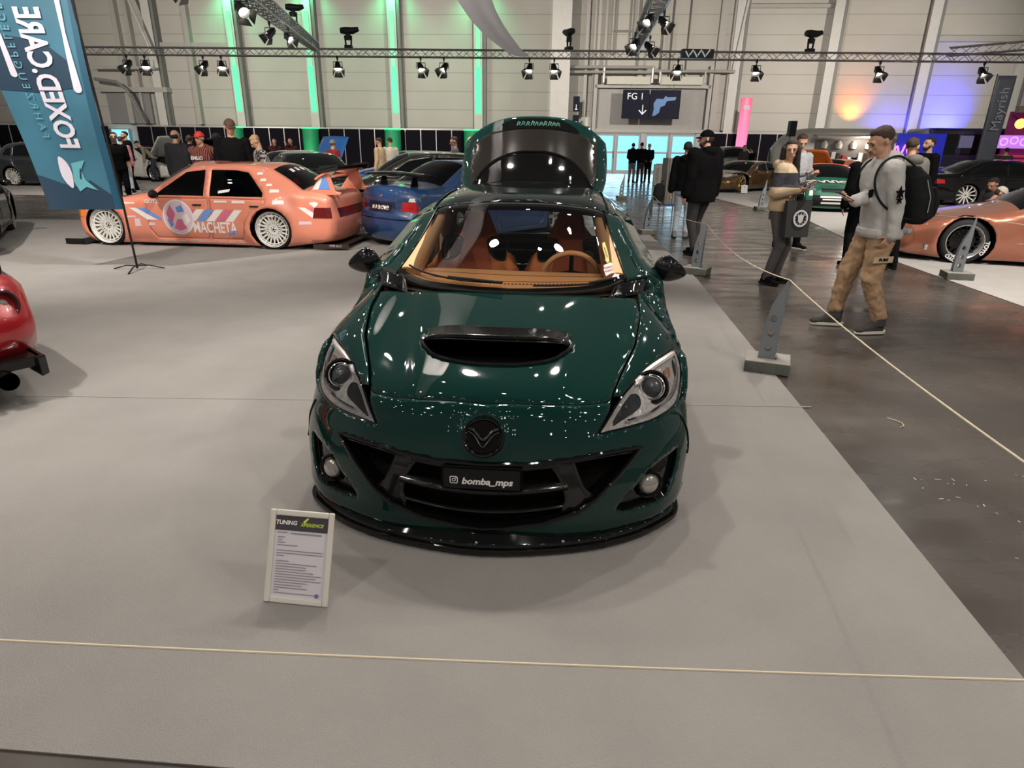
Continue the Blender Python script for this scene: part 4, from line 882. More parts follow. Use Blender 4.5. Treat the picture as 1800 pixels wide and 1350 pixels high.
b = MB(); b.prism([(-.78, 4.2), (.78, 4.2), (.74, 4.62), (-.74, 4.62)], .235, .30, 'Z'); b.prism([(-.78, 4.3), (-.72, 4.3), (-.70, 4.66), (-.76, 4.62)], .17, .30, 'Z'); b.prism([(.78, 4.3), (.72, 4.3), (.70, 4.66), (.76, 4.62)], .17, .30, 'Z'); bevel(b.build('rear_diffuser', gloss_black, rd), .01)
for x in (-.52, -.36):
    b = MB(); b.lathe([(.052, 4.3), (.058, 4.66), (.055, 4.672), (.048, 4.66), (.045, 4.4), (0, 4.4)], 24, 'Y', (x, 0, .19)); b.build('exhaust_tip', mat('exhaust_dark', (.05, .05, .05), .2, metal=1), rd, True)
b = MB(); b.box((0, 4.22, .83), (1.5, .2, .10)); bevel(b.build('boot_spoiler', matte_black, rd), .03)
# ================= THE DARK GREEN HATCHBACK =================
HERO_LOC = (-.118, 2.24, .008); HERO_RZ = -radians(4.3)
ALF = radians(35); HD = Vector((0, cos(ALF), -sin(ALF)))
ROWS = [
 [(0, 1.26, 0.872), (0.2, 1.265, 0.872), (0.4, 1.28, 0.872), (0.58, 1.31, 0.872), (0.69, 1.36, 0.87), (0.77, 1.42, 0.84), (0.845, 1.48, 0.72), (0.865, 1.5, 0.55)],
 [(0, 1.1, 0.85), (0.2, 1.105, 0.851), (0.4, 1.12, 0.853), (0.56, 1.14, 0.856), (0.67, 1.17, 0.862), (0.765, 1.2, 0.825), (0.86, 1.24, 0.7), (0.88, 1.25, 0.52)],
 [(0, 0.8, 0.795), (0.2, 0.8, 0.797), (0.4, 0.82, 0.793), (0.56, 0.84, 0.785), (0.673, 0.86, 0.792), (0.8, 0.9, 0.755), (0.9, 0.94, 0.66), (0.92, 0.96, 0.5)],
 [(0, 0.48, 0.722), (0.2, 0.48, 0.724), (0.4, 0.5, 0.715), (0.55, 0.54, 0.7), (0.666, 0.6, 0.705), (0.795, 0.68, 0.68), (0.908, 0.78, 0.6), (0.933, 0.84, 0.46)],
 [(0, 0.175, 0.632), (0.2, 0.18, 0.63), (0.36, 0.205, 0.62), (0.5, 0.26, 0.602), (0.629, 0.35, 0.592), (0.775, 0.46, 0.565), (0.895, 0.63, 0.52), (0.93, 0.74, 0.44)],
 [(0, 0.085, 0.53), (0.2, 0.092, 0.526), (0.36, 0.12, 0.516), (0.5, 0.175, 0.502), (0.629, 0.26, 0.488), (0.77, 0.38, 0.472), (0.895, 0.56, 0.45), (0.93, 0.7, 0.4)],
 [(0, 0.04, 0.415), (0.2, 0.047, 0.415), (0.36, 0.075, 0.415), (0.5, 0.125, 0.412), (0.629, 0.205, 0.405), (0.77, 0.315, 0.395), (0.895, 0.497, 0.38), (0.93, 0.657, 0.35)],
 [(0, 0.012, 0.3), (0.2, 0.018, 0.3), (0.36, 0.047, 0.3), (0.5, 0.092, 0.298), (0.629, 0.162, 0.295), (0.775, 0.272, 0.285), (0.895, 0.449, 0.28), (0.93, 0.609, 0.27)],
 [(0, 0.008, 0.19), (0.2, 0.014, 0.19), (0.36, 0.038, 0.19), (0.5, 0.078, 0.188), (0.629, 0.148, 0.186), (0.775, 0.248, 0.18), (0.885, 0.421, 0.18), (0.915, 0.581, 0.18)],
 [(0, 0.01, 0.1), (0.2, 0.015, 0.1), (0.36, 0.035, 0.1), (0.5, 0.075, 0.1), (0.629, 0.14, 0.1), (0.77, 0.235, 0.1), (0.875, 0.393, 0.1), (0.905, 0.553, 0.1)],
 [(0, 0.04, 0.05), (0.2, 0.045, 0.05), (0.36, 0.065, 0.05), (0.5, 0.105, 0.05), (0.617, 0.165, 0.05), (0.745, 0.255, 0.05), (0.85, 0.393, 0.05), (0.88, 0.533, 0.05)]]
def _cr(a, b, c, d, t): return .5*((2*b)+(c-a)*t+(2*a-5*b+4*c-d)*t*t+(3*b-a-3*c+d)*t*t*t)
def front_skin(nu=12, nv=12):
    G = np.array(ROWS, float); nr, nc, _ = G.shape
    L = G[:, 1:][:, ::-1].copy(); L[:, :, 0] *= -1; G = np.concatenate([L, G], 1); nc = G.shape[1]
    def up(G, n):
        m = len(G); E = np.concatenate([[2*G[0]-G[1]], G, [2*G[-1]-G[-2]]]); out = []
        for i in range(m-1):
            for k in range(n): out.append(_cr(E[i], E[i+1], E[i+2], E[i+3], k/n))
        out.append(G[-1]); return np.array(out)
    H = up(G, nv); H = up(H.transpose(1, 0, 2), nu).transpose(1, 0, 2)
    X, Y, Z = H[..., 0], H[..., 1], H[..., 2]
    # raised centre of the bonnet, recess ring round the badge
    fade = np.clip((Z-.60)/.06, 0, 1); edge = .33+.16*np.clip((Y-.2)/.9, 0, 1)
    Z = Z+fade*.012*(1/(1+np.exp((np.abs(X)-edge)/.012)))
    r = np.hypot(X, (Z-.525)/.92); rec = np.where(Y < .4, 1, 0)
    dy = .020*np.exp(-((r-.0)/.060)**6)+.006*np.exp(-((r-.105)/.02)**2)-.004*np.exp(-((r-.08)/.014)**2)
    Y = Y+rec*dy*.9; Z = Z-rec*dy*.3
    # pulled-in channel under the lamps
    H = np.stack([X, Y, Z], -1); nvv, nuu = X.shape
    V = [Vector(p) for p in H.reshape(-1, 3)]
    F = [(j*nuu+i, j*nuu+i+1, (j+1)*nuu+i+1, (j+1)*nuu+i) for j in range(nvv-1) for i in range(nuu-1)]
    return V, F
FSV, FSF = front_skin(); FSB = BVHTree.FromPolygons(FSV, FSF)
def fs(x, w, off=0.):
    o = Vector((x, w*sin(ALF), w*cos(ALF)))-HD*4
    h = FSB.ray_cast(o, HD)
    if h[0] is None:
        h2 = FSB.find_nearest(Vector((x, w*sin(ALF)+.3, w*cos(ALF)-.2))); return h2[0]
    n = h[1]; n = n if n.dot(HD) < 0 else -n
    return h[0]+n*off
def to_w(p): return p[1]*sin(ALF)+p[2]*cos(ALF)
green = mat('deep_green_paint', (.0016, .0215, .0175), .5, metal=.12, coat=1.0, spec=.0)
tan = mat('tan_leather', (.88, .46, .20), .55, bump=.25, bscale=160)
tan_pale = mat('tan_trim', (.72, .42, .20), .7)
rust = mat('rust_suede', (.42, .095, .035), .75)
hb = mat('hero_black', (.003, .003, .003), .05, spec=.5)
carbon = mat('carbon_black', (.008, .0075, .007), .10, spec=.55)
mesh_m = mat('grille_mesh', (.012, .010, .008), .7, spec=.1, bump=1.0, bscale=320)
HR = thing('green_hatchback', 'dark green hatchback with tan interior and raised tailgate, centre of the photo', 'car', HERO_LOC, HERO_RZ)
def HP(poly, name, m, parent=None, off=0., h=.02, holes=(), thick=.012, smooth=50):
    R, F = domain(poly, h, holes); V = [fs(p[0], p[1], off) for p in R]
    F = [tuple(f) for f in F]
    # outward orientation
    a, b, c = (V[i] for i in F[0]); n = (b-a).cross(c-a)
    if n.dot(HD) > 0: F = [tuple(reversed(f)) for f in F]
    o = mk(name, V, F, m, parent or HR, smooth)
    if thick: solid(o, thick)
    return o
mir = lambda P: [(-x, y) for x, y in reversed(P)]
def both(half): return half+mir(half)       # outline from centre-top clockwise to centre-bottom, mirrored
hood_side = [(.517, .640), (.560, .778), (.640, .964), (.690, 1.10), (.735, 1.30)]
hood = [(0, 1.62)]+[(.735, 1.62)]; 
HOODP = [(-.68, 1.334), (0, 1.336), (.68, 1.334), (.700, 1.20)]+hood_side[::-1][2:]+[(.517, .645), (.45, .622), (.254, .600), (0, .594)]
HOODP = [(.70, 1.345), (.695, 1.20), (.647, .985), (.565, .790), (.522, .665), (.500, .640), (.40, .614), (.254, .600), (0, .594)]
HOODP = HOODP+[(-x, y) for x, y in HOODP[:-1][::-1]]
SCOOP = spline([(.335, .985), (.345, .93), (.315, .885), (.25, .835), (.12, .802), (0, .797)], 4, False); SCOOP = SCOOP+[(-x, y) for x, y in SCOOP[:-1][::-1]]
def shrink(P, d):
    P = [np.array(p, float) for p in P]; n = len(P); A2 = sum(P[i][0]*P[(i+1) % n][1]-P[(i+1) % n][0]*P[i][1] for i in range(n)); s = 1 if A2 > 0 else -1; out = []
    for i in range(n):
        a, b, c = P[i-1], P[i], P[(i+1) % n]; e1 = (b-a)/(np.hypot(*(b-a))+1e-9); e2 = (c-b)/(np.hypot(*(c-b))+1e-9)
        n1 = np.array([-e1[1], e1[0]])*s; n2 = np.array([-e2[1], e2[0]])*s; m = n1+n2; L = np.hypot(*m); m = m/L if L > 1e-6 else n1
        out.append(tuple(b+m*d/max(.5, m@n1)))
    return out
HP(shrink(HOODP, .0025), 'bonnet', green, h=.018, holes=[SCOOP])
GRILLE = [(.655, .470), (.512, .427), (.35, .383), (.184, .353), (0, .346)]; GRL = [(.606, .408), (.545, .330), (.470, .245), (.395, .186), (.249, .132), (.082, .102), (0, .096)]
GR = GRILLE[:-1]; half = GRILLE[::-1][0:1]
G_OUT = [(x, y) for x, y in GRILLE]+[(-x, y) for x, y in GRILLE[:-1][::-1]]+[(-x, y) for x, y in GRL]+[(x, y) for x, y in GRL[:-1][::-1]]
LAMP = [(.868, 1.035), (.893, .93), (.875, .81), (.838, .705), (.735, .612), (.60, .546), (.461, .494), (.505, .571), (.566, .682), (.652, .80), (.765, .93)]
LAMPR = spline(LAMP[:6], 4, False)+spline(LAMP[6:], 4, False); LAMPR = [LAMP[0]]+spline(LAMP[0:7], 5, False)[1:]+spline(LAMP[6:]+[LAMP[0]], 5, False)[1:-1]
LAMPL = [(-x, y) for x, y in LAMPR[::-1]]
FOG = spline([(.845, .50), (.822, .37), (.775, .282), (.66, .225), (.555, .205), (.63, .300), (.71, .395), (.80, .47)], 3)
FOGL = [(-x, y) for x, y in FOG[::-1]]
# front bumper with nose: everything below the bonnet
NOSE_T = [(0, .594), (.254, .600), (.40, .614), (.500, .640), (.522, .665)]
BUMP = NOSE_T+[(.512, .600), (.495, .560), (.461, .494), (.60, .546), (.735, .612), (.838, .705), (.895, .775), (.925, .70), (.925, .50), (.92, .30), (.90, .15), (.80, .10), (.62, .075), (.40, .052), (0, .036)]
BUMP = BUMP+[(-x, y) for x, y in BUMP[1:-1][::-1]]
HP(shrink(BUMP, .0015), 'front_bumper', green, h=.014, holes=[G_OUT, FOG, FOGL])
for sg in (1, -1):
    FEN = [(.695, 1.345), (.685, 1.20), (.647, .985), (.565, .790), (.522, .665), (.566, .682), (.652, .80), (.765, .93), (.868, 1.035), (.893, .93), (.875, .81), (.895, .775), (.925, .70), (.933, .86), (.925, 1.02), (.90, 1.22), (.80, 1.48), (.72, 1.50)]
    FEN = [(.708, 1.40), (.697, 1.20), (.652, .985), (.570, .795), (.528, .675), (.566, .682), (.652, .80), (.765, .93), (.868, 1.035), (.893, .93), (.878, .82), (.905, .79), (.930, .80), (.938, .90), (.925, 1.05), (.905, 1.20), (.84, 1.42), (.76, 1.47)]
    if sg < 0: FEN = [(-x, y) for x, y in FEN[::-1]]
    HP(shrink(FEN, .002), 'fender', green, h=.018)
# ---- bonnet scoop ----
sc = MB()
def sc_top(u, v):      # u across -1..1, v 0 back .. 1 mouth
    a = (u-.5)*2; xb = .345; base = fs(a*xb, 1.045-.035*abs(a)**6, .001); y = base.y+(.535+.03*abs(a)**3-base.y)*v
    f = fs(a*(xb-.0*v), (y*sin(ALF)+.74*cos(ALF)), .0); z = base.z+(f.z+.052*(1-abs(a)**5)-base.z)*(v**.9) if v > 0 else base.z
    g = fs(a*xb, y*sin(ALF)+z*cos(ALF)); return Vector((a*xb, y, max(base.z*(1-v)+(.748+.040*(1-abs(a)**7))*v, .0)))
sc.grid(sc_top, 32, 10)
sc.grid(lambda u, v: Vector(((u-.5)*2*.345, .535+.03*abs((u-.5)*2)**3+.012*sin(pi*v), .748+.040*(1-abs((u-.5)*2)**7)-.022*v*(1-abs((u-.5)*2)**8))), 32, 4)
o = sc.build('bonnet_scoop', carbon, HR, True); solid(o, .006)
rim = spline([(.338, .965), (.345, .93), (.315, .885), (.25, .833), (.12, .800), (0, .795)], 5, False); rim = rim+[(-x, y) for x, y in rim[:-1][::-1]]
b = MB(); b.tube([fs(x, y, .004) for x, y in rim], .0085, 8); b.build('scoop_rim', carbon, HR, True)
b = MB(); b.grid(lambda u, v: Vector(((u-.5)*.64, .42+.42*v+.12*abs((u-.5)*2)**3*(1-v), .64+.02*v)), 12, 8); o = b.build('scoop_duct', under_m, HR); solid(o, .005)
b = MB(); b.grid(lambda u, v: Vector(((u-.5)*.66, .80, .62+.15*v)), 8, 2); o = b.build('intercooler', mesh_m, HR); solid(o, .01)
# ---- badge ----
c0 = fs(0, .456); n0 = (fs(0, .456, .01)-c0).normalized(); bx = Vector((1, 0, 0)); bz = bx.cross(n0); bz = bz if bz.z > 0 else -bz
c0 = c0+n0*.014; BQ = lambda x, z, d: c0+bx*x+bz*z+n0*d
b = MB(); b.lathe([(.068, -.004), (.074, .008), (.080, .011), (.086, .008), (.089, -.006)], 48, 'Y'); b.v = [BQ(p.x, p.z*.94, p.y) for p in b.v]; bd = b.build('badge', hb, HR, True)
b = MB(); b.lathe([(0, .0), (.070, .0)], 36, 'Y'); b.v = [BQ(p.x, p.z*.94, .0045) for p in b.v]; b.build('badge_plate', under_m, bd)
wing = spline([(-.064, .034, 0), (-.038, .024, 0), (-.014, -.004, 0), (0, -.012, 0), (.014, -.004, 0), (.038, .024, 0), (.064, .034, 0)], 5, False)
b = MB(); b.tube([BQ(x, z, .010) for x, z, _ in wing], [.003]+[.0065]*(len(wing)-2)+[.003], 8); b.tube([BQ(x, z-.012-.018*(1-abs(x)/.064), .009) for x, z, _ in wing], .004, 8); b.build('badge_wings', mat('smoked_chrome', (.12, .12, .12), .15, metal=1), bd, True)
# ---- grille: deep pocket, frame, struts, bars, plate ----
def loopband(P, d0, d1, m, name, parent, push0=0., push1=.05, n=1):
    A_ = resample(P, .02); B_ = resample(P, .02); V = [fs(x, y, push0) for x, y in A_]; S2 = shrink(A_, d1); V2 = [fs(x, y, 0)+Vector((0, push1, -.0)) for x, y in S2]; k = len(V)
    F = [(i, (i+1) % k, (i+1) % k+k, i+k) for i in range(k)]
    return mk(name, V+V2, F, m, parent, True)
loopband(G_OUT, 0, .006, hb, 'grille_frame', HR, .0, .11)
b = MB(); gp2 = resample(G_OUT, .03); gl_ = [fs(x, y, .003) for x, y in gp2]; gl_.append(gl_[0]); b.tube(gl_, .010, 8, False); b.build('grille_trim', hb, HR, True)
back = shrink(G_OUT, .002); R, F = domain(back, .05); mk('grille_mesh', [fs(p[0], p[1])+Vector((0, .12, 0)) for p in R], F, mesh_m, HR, True)
def blade(P, name, off, back_, m=hb, w=.02):
    o = HP(P, name, m, off=off, h=.02, thick=back_); return o
for sg in (1, -1):
    K = lambda P: P if sg > 0 else [(-x, y) for x, y in P[::-1]]
    blade(K([(.262, .366), (.370, .388), (.395, .330), (.425, .275), (.470, .245), (.395, .178), (.330, .170), (.345, .215), (.335, .270), (.300, .325)]), 'grille_strut', -.012, .05, carbon)
    blade(K([(.34, .390), (.66, .478), (.62, .440), (.50, .410), (.36, .372)]), 'grille_lip', .003, .035)
blade([(-.32, .385), (-.2, .36), (0, .352), (.2, .36), (.32, .385), (.31, .352), (.18, .332), (0, .325), (-.18, .332), (-.31, .352)], 'grille_lip', .003, .035)
for wz, nm, hh in ((.232, 'grille_bar', .026), (.150, 'grille_bar', .010)):
    b = MB(); pts = [fs(x, wz+.045*abs(x/.35)**2, -.03) for x in np.linspace(-.352, .352, 25)]; b.tube(pts, hh, 10, True, .8); b.build(nm, carbon, HR, True)
# number plate with camera glyph and handle
PX, PZ = .0, .262; pc = fs(-.0, .288, .0)
def ppt(x, z, d=0.): return Vector((x, pc.y-.022-d+.10*x*x, pc.z+.012+z))
b = MB(); b.grid(lambda u, v: ppt((u-.5)*.31, (v-.5)*.088), 12, 2); o = b.build('number_plate', mat('plate_gloss_black', (.004, .004, .005), .3, spec=.3), HR); solid(o, .008)
b = MB(); b.grid(lambda u, v: ppt((u-.5)*.33, (v-.5)*.10, -.006), 12, 2); solid(b.build('plate_holder', under_m, HR), .01)
v, f = text_mesh('bomba_mps', .040, bold=.0014, shear=.25, sx=1.05); mk('plate_text', [ppt(p.x+.022, p.y-.010, .0015) for p in v], f, white_v, o)
g = MB(); r_ = [(-.160+.0, .0)]
def rring(cx, cz, hw_, rad, t, n=6):
    out = []; inn = []
    for k, (sx, sz) in enumerate(((1, 1), (-1, 1), (-1, -1), (1, -1))):
        for i in range(n+1):
            a = pi/2*k+pi/2*i/n; out.append((cx+sx*(hw_-rad)+rad*cos(a), cz+sz*(hw_-rad)+rad*sin(a))); inn.append((cx+sx*(hw_-rad)+(rad-t)*cos(a), cz+sz*(hw_-rad)+(rad-t)*sin(a)))
    m = len(out); g.add([ppt(x, z, .0015) for x, z in out+inn], [(i, (i+1) % m, (i+1) % m+m, i+m) for i in range(m)])
rring(-.112, -.006, .0165, .007, .0035); rring(-.112, -.006, .008, .0079, .003)
g.box(ppt(-.1032, .0028, .001), (.004, .001, .004)); g.build('plate_symbol', white_v, o)
# ---- fog pockets ----
for sg in (1, -1):
    K = (lambda P: P) if sg > 0 else (lambda P: [(-x, y) for x, y in P[::-1]])
    P = K(FOG); loopband(P, 0, .01, hb, 'fog_surround', HR, .0, .04)
    R, F = domain(shrink(P, .004), .03); mk('fog_recess', [fs(p[0], p[1])+Vector((0, .045, 0)) for p in R], F, hb, HR, True)
    c = fs(sg*.712, .318, .0); d = Vector((sg*.35, -.93, .1)).normalized(); q = d.to_track_quat('Z', 'Y').to_matrix()
    b = MB(); b.lathe([(.062, -.03), (.066, -.005), (.060, .004), (.050, -.012)], 28); b.v = [c+q @ p-d*.012 for p in b.v]; fo = b.build('fog_lamp_ring', hb, HR, True)
    b = MB(); b.ball((0, 0, 0), (.047, .047, .030), 20); b.v = [c+q @ p-d*.026 for p in b.v]; b.build('fog_lamp', mat('fog_lens', (.42, .40, .36), .12, metal=.7, coat=1), fo, True)
    b = MB(); b.tube([fs(x, y, .002) for x, y in K(spline([(.86, .66), (.90, .60), (.915, .54), (.905, .50)], 4, False))], .004, 6); b.build('side_crease', hb, HR, True)
# ---- headlamps ----
housing = mat('lamp_housing', (.60, .56, .54), .18, metal=.25, bump=.4, bscale=60, var=.2, vscale=30)
lens_g = glass('lens_glass', (.93, .94, .94))
for sg in (1, -1):
    K = (lambda P: P) if sg > 0 else (lambda P: [(-x, y) for x, y in P[::-1]])
    P = LAMPR if sg > 0 else LAMPL
    hl = HP(shrink(P, .003), 'headlamp', lens_g, off=.0, h=.02, thick=0)
    R, F = domain(shrink(P, .001), .02); V = []
    for x, w in R:
        p = fs(x, w); e = dist_poly([(x, w)], P)[0]; V.append(p+HD*min(.040, e*1.1))
    mk('lamp_housing', V, F, housing, hl, True)
    b = MB(); pp = shrink(P, .004); pp = [fs(x, y, -.004) for x, y in pp]; pp.append(pp[0]); b.tube(pp, .005, 6, False); b.build('lamp_edge', hb, hl, True)
    # projector with ring
    c = fs(sg*.712, .758)+HD*.012; d = Vector((0, -.90, .43)); q = d.to_track_quat('Z', 'Y').to_matrix()
    b = MB(); b.lathe([(.058, -.03), (.070, -.012), (.078, .004), (.070, .012), (.060, .004), (.052, -.02)], 32); b.v = [c+q @ p for p in b.v]; b.build('projector_ring', hb, hl, True)
    b = MB(); b.lathe([(.056, .000), (.0585, .010), (.052, .012), (.050, .0)], 32); b.v = [c+q @ p for p in b.v]; b.build('projector_bezel', chrome, hl, True)
    b = MB(); b.ball((0, 0, -.006), (.046, .046, .026), 24); b.v = [c+q @ p for p in b.v]; b.build('projector_lens', mat('projector_glass', (.05, .055, .06), .03, coat=1, metal=.4), hl, True)
    # dark inner beam section and chrome strips
    HP(K(spline([(.52, .535), (.58, .575), (.665, .655), (.655, .72), (.60, .70), (.555, .63)], 4)), 'inner_reflector', mat('smoked_reflector', (.06, .06, .065), .15, metal=.9, bump=.3, bscale=50), hl, off=-.022, h=.03, thick=0)
    HP(K(spline([(.80, .875), (.822, .90), (.825, .855), (.805, .835)], 4)), 'turn_signal', mat('turn_amber', (.45, .20, .12), .2, coat=.6), hl, off=-.012, h=.03, thick=.01)
    b = MB(); b.tube([fs(x, y, -.010) for x, y in K(spline([(.86, 1.0), (.79, .93), (.70, .845), (.635, .755)], 5, False))], [.004, .014, .016]+[.016]*12+[.006], 8, True); b.build('eyebrow_strip', mat('white_reflector', (.62, .56, .54), .3, metal=.3), hl, True)
    b = MB(); b.tube([fs(x, y, -.014) for x, y in K(spline([(.865, .97), (.868, .86), (.82, .74), (.72, .64), (.60, .575)], 5, False))], .008, 8); b.build('lower_strip', chrome, hl, True)
# ---- front lip ----
LIP = spline([(-.884, .50), (-.870, .36), (-.80, .262), (-.63, .122), (-.38, .015), (0, -.045), (.38, .015), (.63, .122), (.80, .262), (.870, .36), (.884, .50)], 4, False)
b = MB(); b.prism(LIP+[(.70, .52), (-.70, .52)], .018, .042, 'Z'); o = b.build('front_lip', hb, HR); bevel(o, .006, 2)
b = MB()
for k in range(len(LIP)-1):
    pass
b.grid(lambda u, v: Vector((LIP[int(round(u*(len(LIP)-1)))][0]*(.985-.05*v), LIP[int(round(u*(len(LIP)-1)))][1]+.012+.055*v, .040+.06*v)), len(LIP)-1, 4); o = b.build('lip_riser', hb, HR, True); solid(o, .004)
for x in (-.02, .34):
    b = MB(); b.ball((x, LIP[0][1]*0+.0+.35*x*x*1.1-.01, .055), .009, 8); b.build('lip_bolt', chrome, HR, True)
# ---- body sides, wheels (inner shell lies under the front skin) ----
hero_spec = dict(profile=[('front', [(.62, .12), (.60, .25), (.60, .40)]), ('hood', [(.60, .40), (.86, .60), (1.15, .745), (1.40, .85), (1.44, .925)]), ('windshield', [(1.44, .925), (1.72, 1.0), (1.96, 1.095), (2.14, 1.165)]),
    ('roof', [(2.14, 1.165), (2.42, 1.215), (2.9, 1.24), (3.45, 1.215)]), ('rearglass', [(3.45, 1.215), (3.75, 1.05), (3.95, .88), (4.03, .74)]), ('rear', [(4.03, .74), (4.12, .66), (4.14, .40), (4.08, .16)])],
    width=1.84, belt=.88, wheels=(.90, 3.40), wheel_r=.315, arch=.345, flare=.02, paint=green, sill=.10, plan=[(.5, .955), (.95, 1.0), (1.5, .985), (3.0, .985), (3.6, .99), (4.2, .92)], tumble=.50, R=.10, A=.09, crown=dict(hood=.0, front=.02),
    windows=[[(1.66, .915), (2.15, 1.11), (2.50, 1.165), (2.52, .915)], [(2.60, .915), (2.59, 1.17), (3.10, 1.165), (3.30, 1.13), (3.42, .93)]],
    doors=[[(1.42, .88), (1.38, .34), (1.50, .20), (2.52, .20), (2.56, .88)], [(2.60, .88), (2.58, .20), (2.98, .20), (3.04, .45), (3.25, .66), (3.30, .88)]],
    glass=glass('hero_side_glass', (.5, .52, .5)), wheel=dict(kind='spoke', n=10), rim_m=MATS['silver_rim'], ww=.23, tuck=.05)
HC = Car(hero_spec)
hs_o = HC.build('shell_tmp', None, None, 'x', (0, 0, 0), 0, skip_top=('front', 'hood', 'windshield', 'roof', 'rearglass')) if False else None
_t = thing
def thing_sub(*a, **k): return HR
thing = thing_sub; HC.build('x', '', '', skip_top=('front', 'hood', 'windshield', 'roof', 'rearglass')); thing = _t
HR.location = HERO_LOC; HR.rotation_euler = (0, 0, HERO_RZ)
# ---- greenhouse ----
GH = [[(0, 1.13, .868), (.2, 1.14, .868), (.4, 1.18, .872), (.53, 1.23, .885), (.645, 1.315, .915), (0, 1.44, .925)],
      [(0, 1.42, 1.020), (.2, 1.43, 1.018), (.38, 1.46, 1.012), (.51, 1.51, 1.002), (.615, 1.60, .995), (0, 1.72, 1.0)],
      [(0, 1.72, 1.158), (.2, 1.73, 1.154), (.36, 1.76, 1.142), (.48, 1.80, 1.128), (.580, 1.87, 1.105), (0, 1.96, 1.095)],
      [(0, 1.98, 1.262), (.2, 1.985, 1.258), (.34, 2.0, 1.246), (.46, 2.03, 1.230), (.553, 2.08, 1.205), (0, 2.14, 1.165)],
      [(0, 2.25, 1.305), (.2, 2.25, 1.302), (.34, 2.26, 1.293), (.46, 2.28, 1.278), (.550, 2.33, 1.250), (0, 2.42, 1.215)],
      [(0, 2.80, 1.335), (.2, 2.80, 1.332), (.34, 2.80, 1.324), (.46, 2.81, 1.308), (.545, 2.85, 1.278), (0, 2.90, 1.240)],
      [(0, 3.40, 1.318), (.2, 3.40, 1.315), (.34, 3.40, 1.306), (.45, 3.41, 1.290), (.525, 3.43, 1.262), (0, 3.45, 1.215)]]
for r in GH: y, z = r[5][1], r[5][2]; r[5] = (float(HC.hw(np.array([y]), np.array([z]))[0])+.004, y, z)
Gn = np.array(GH); L = Gn[:, 1:][:, ::-1].copy(); L[:, :, 0] *= -1; Gn = np.concatenate([L, Gn], 1)
def gh(u, v):     # u column -5..5, v row 0..6
    def cr1(A_, t):
        i = min(max(int(math.floor(t)), 0), len(A_)-2); f = t-i; e = lambda j: A_[j] if 0 <= j < len(A_) else (2*A_[0]-A_[1] if j < 0 else 2*A_[-1]-A_[-2])
        return _cr(e(i-1), e(i), e(i+1), e(i+2), f)
    return Vector(cr1(np.array([cr1(Gn[k], u+5) for k in range(len(Gn))]), v))
def ghp(poly, name, m, off=0., h=.09, holes=(), thick=.006, parent=None):
    R, F = domain(poly, h, holes); V = []
    for u, v in R:
        p = gh(u, v)
        if off: n = (gh(u+.05, v)-gh(u-.05, v)).cross(gh(u, v+.05)-gh(u, v-.05)).normalized(); p = p+n*off
        V.append(p)
    a, b_, c = (V[i] for i in F[0])
    if (b_-a).cross(c-a).dot(Vector((0, -.5, .8))) < 0: F = [tuple(reversed(f)) for f in F]
    o = mk(name, V, F, m, parent or HR, 60)
    if thick: solid(o, thick)
    return o
WS = [(-3.93, .08), (0, .02), (3.93, .08), (3.96, 2.92), (3.2, 2.99), (0, 3.0), (-3.2, 2.99), (-3.96, 2.92)]
ws_o = ghp(WS, 'windshield', glass('windshield_glass', (.80, .80, .78)), h=.14, thick=0)
BORD = [(-3.99, .0), (0, -.02), (3.99, .0), (4.03, 2.97), (3.3, 3.05), (0, 3.06), (-3.3, 3.05), (-4.03, 2.97)]
INN = [(-3.80, .20), (0, .10), (3.80, .20), (3.80, 2.72), (3.1, 2.84), (0, 2.86), (-3.1, 2.84), (-3.80, 2.72)]
ghp(BORD, 'windshield_border', matte_black, off=-.004, h=.12, holes=[INN], thick=.003)
ghp([(-5, 3.06), (-3.3, 3.05), (0, 3.06), (3.3, 3.05), (5, 3.06), (5, 6), (-5, 6)], 'roof', mat('roof_black', (.003, .007, .006), .06, spec=.5), h=.16, thick=.02)
for sg in (1, -1):
    P = [(4.04, -.02), (5, -.02), (5, 3.06), (4.04, 3.04)]; P = P if sg > 0 else [(-x, y) for x, y in P[::-1]]
    ghp(P, 'a_pillar', green, h=.12, thick=.02)
    b = MB(); b.tube([gh(sg*4.02, v)+Vector((0, 0, .004)) for v in np.linspace(.0, 3.05, 16)], .007, 6); b.build('pillar_trim', hb, HR, True)
    b = MB(); b.tube([gh(sg*3.72, v)-Vector((-sg*.0, -.03, .035)) for v in np.linspace(.25, 3.0, 14)], [.040+.034*(1-i/13) for i in range(14)], 12, True, .7); b.build('inner_pillar', tan_pale, HR, True)
    b = MB(); b.tube([gh(sg*4.3, v)+Vector((0, 0, .006)) for v in np.linspace(3.05, 6, 14)], .006, 6); b.build('roof_seam', hb, HR, True)
# roof liner
ghp([(-4.4, 3.1), (4.4, 3.1), (4.4, 5.9), (-4.4, 5.9)], 'headliner', mat('headliner', (.02, .018, .017), .9), off=-.05, h=.3, thick=.01)
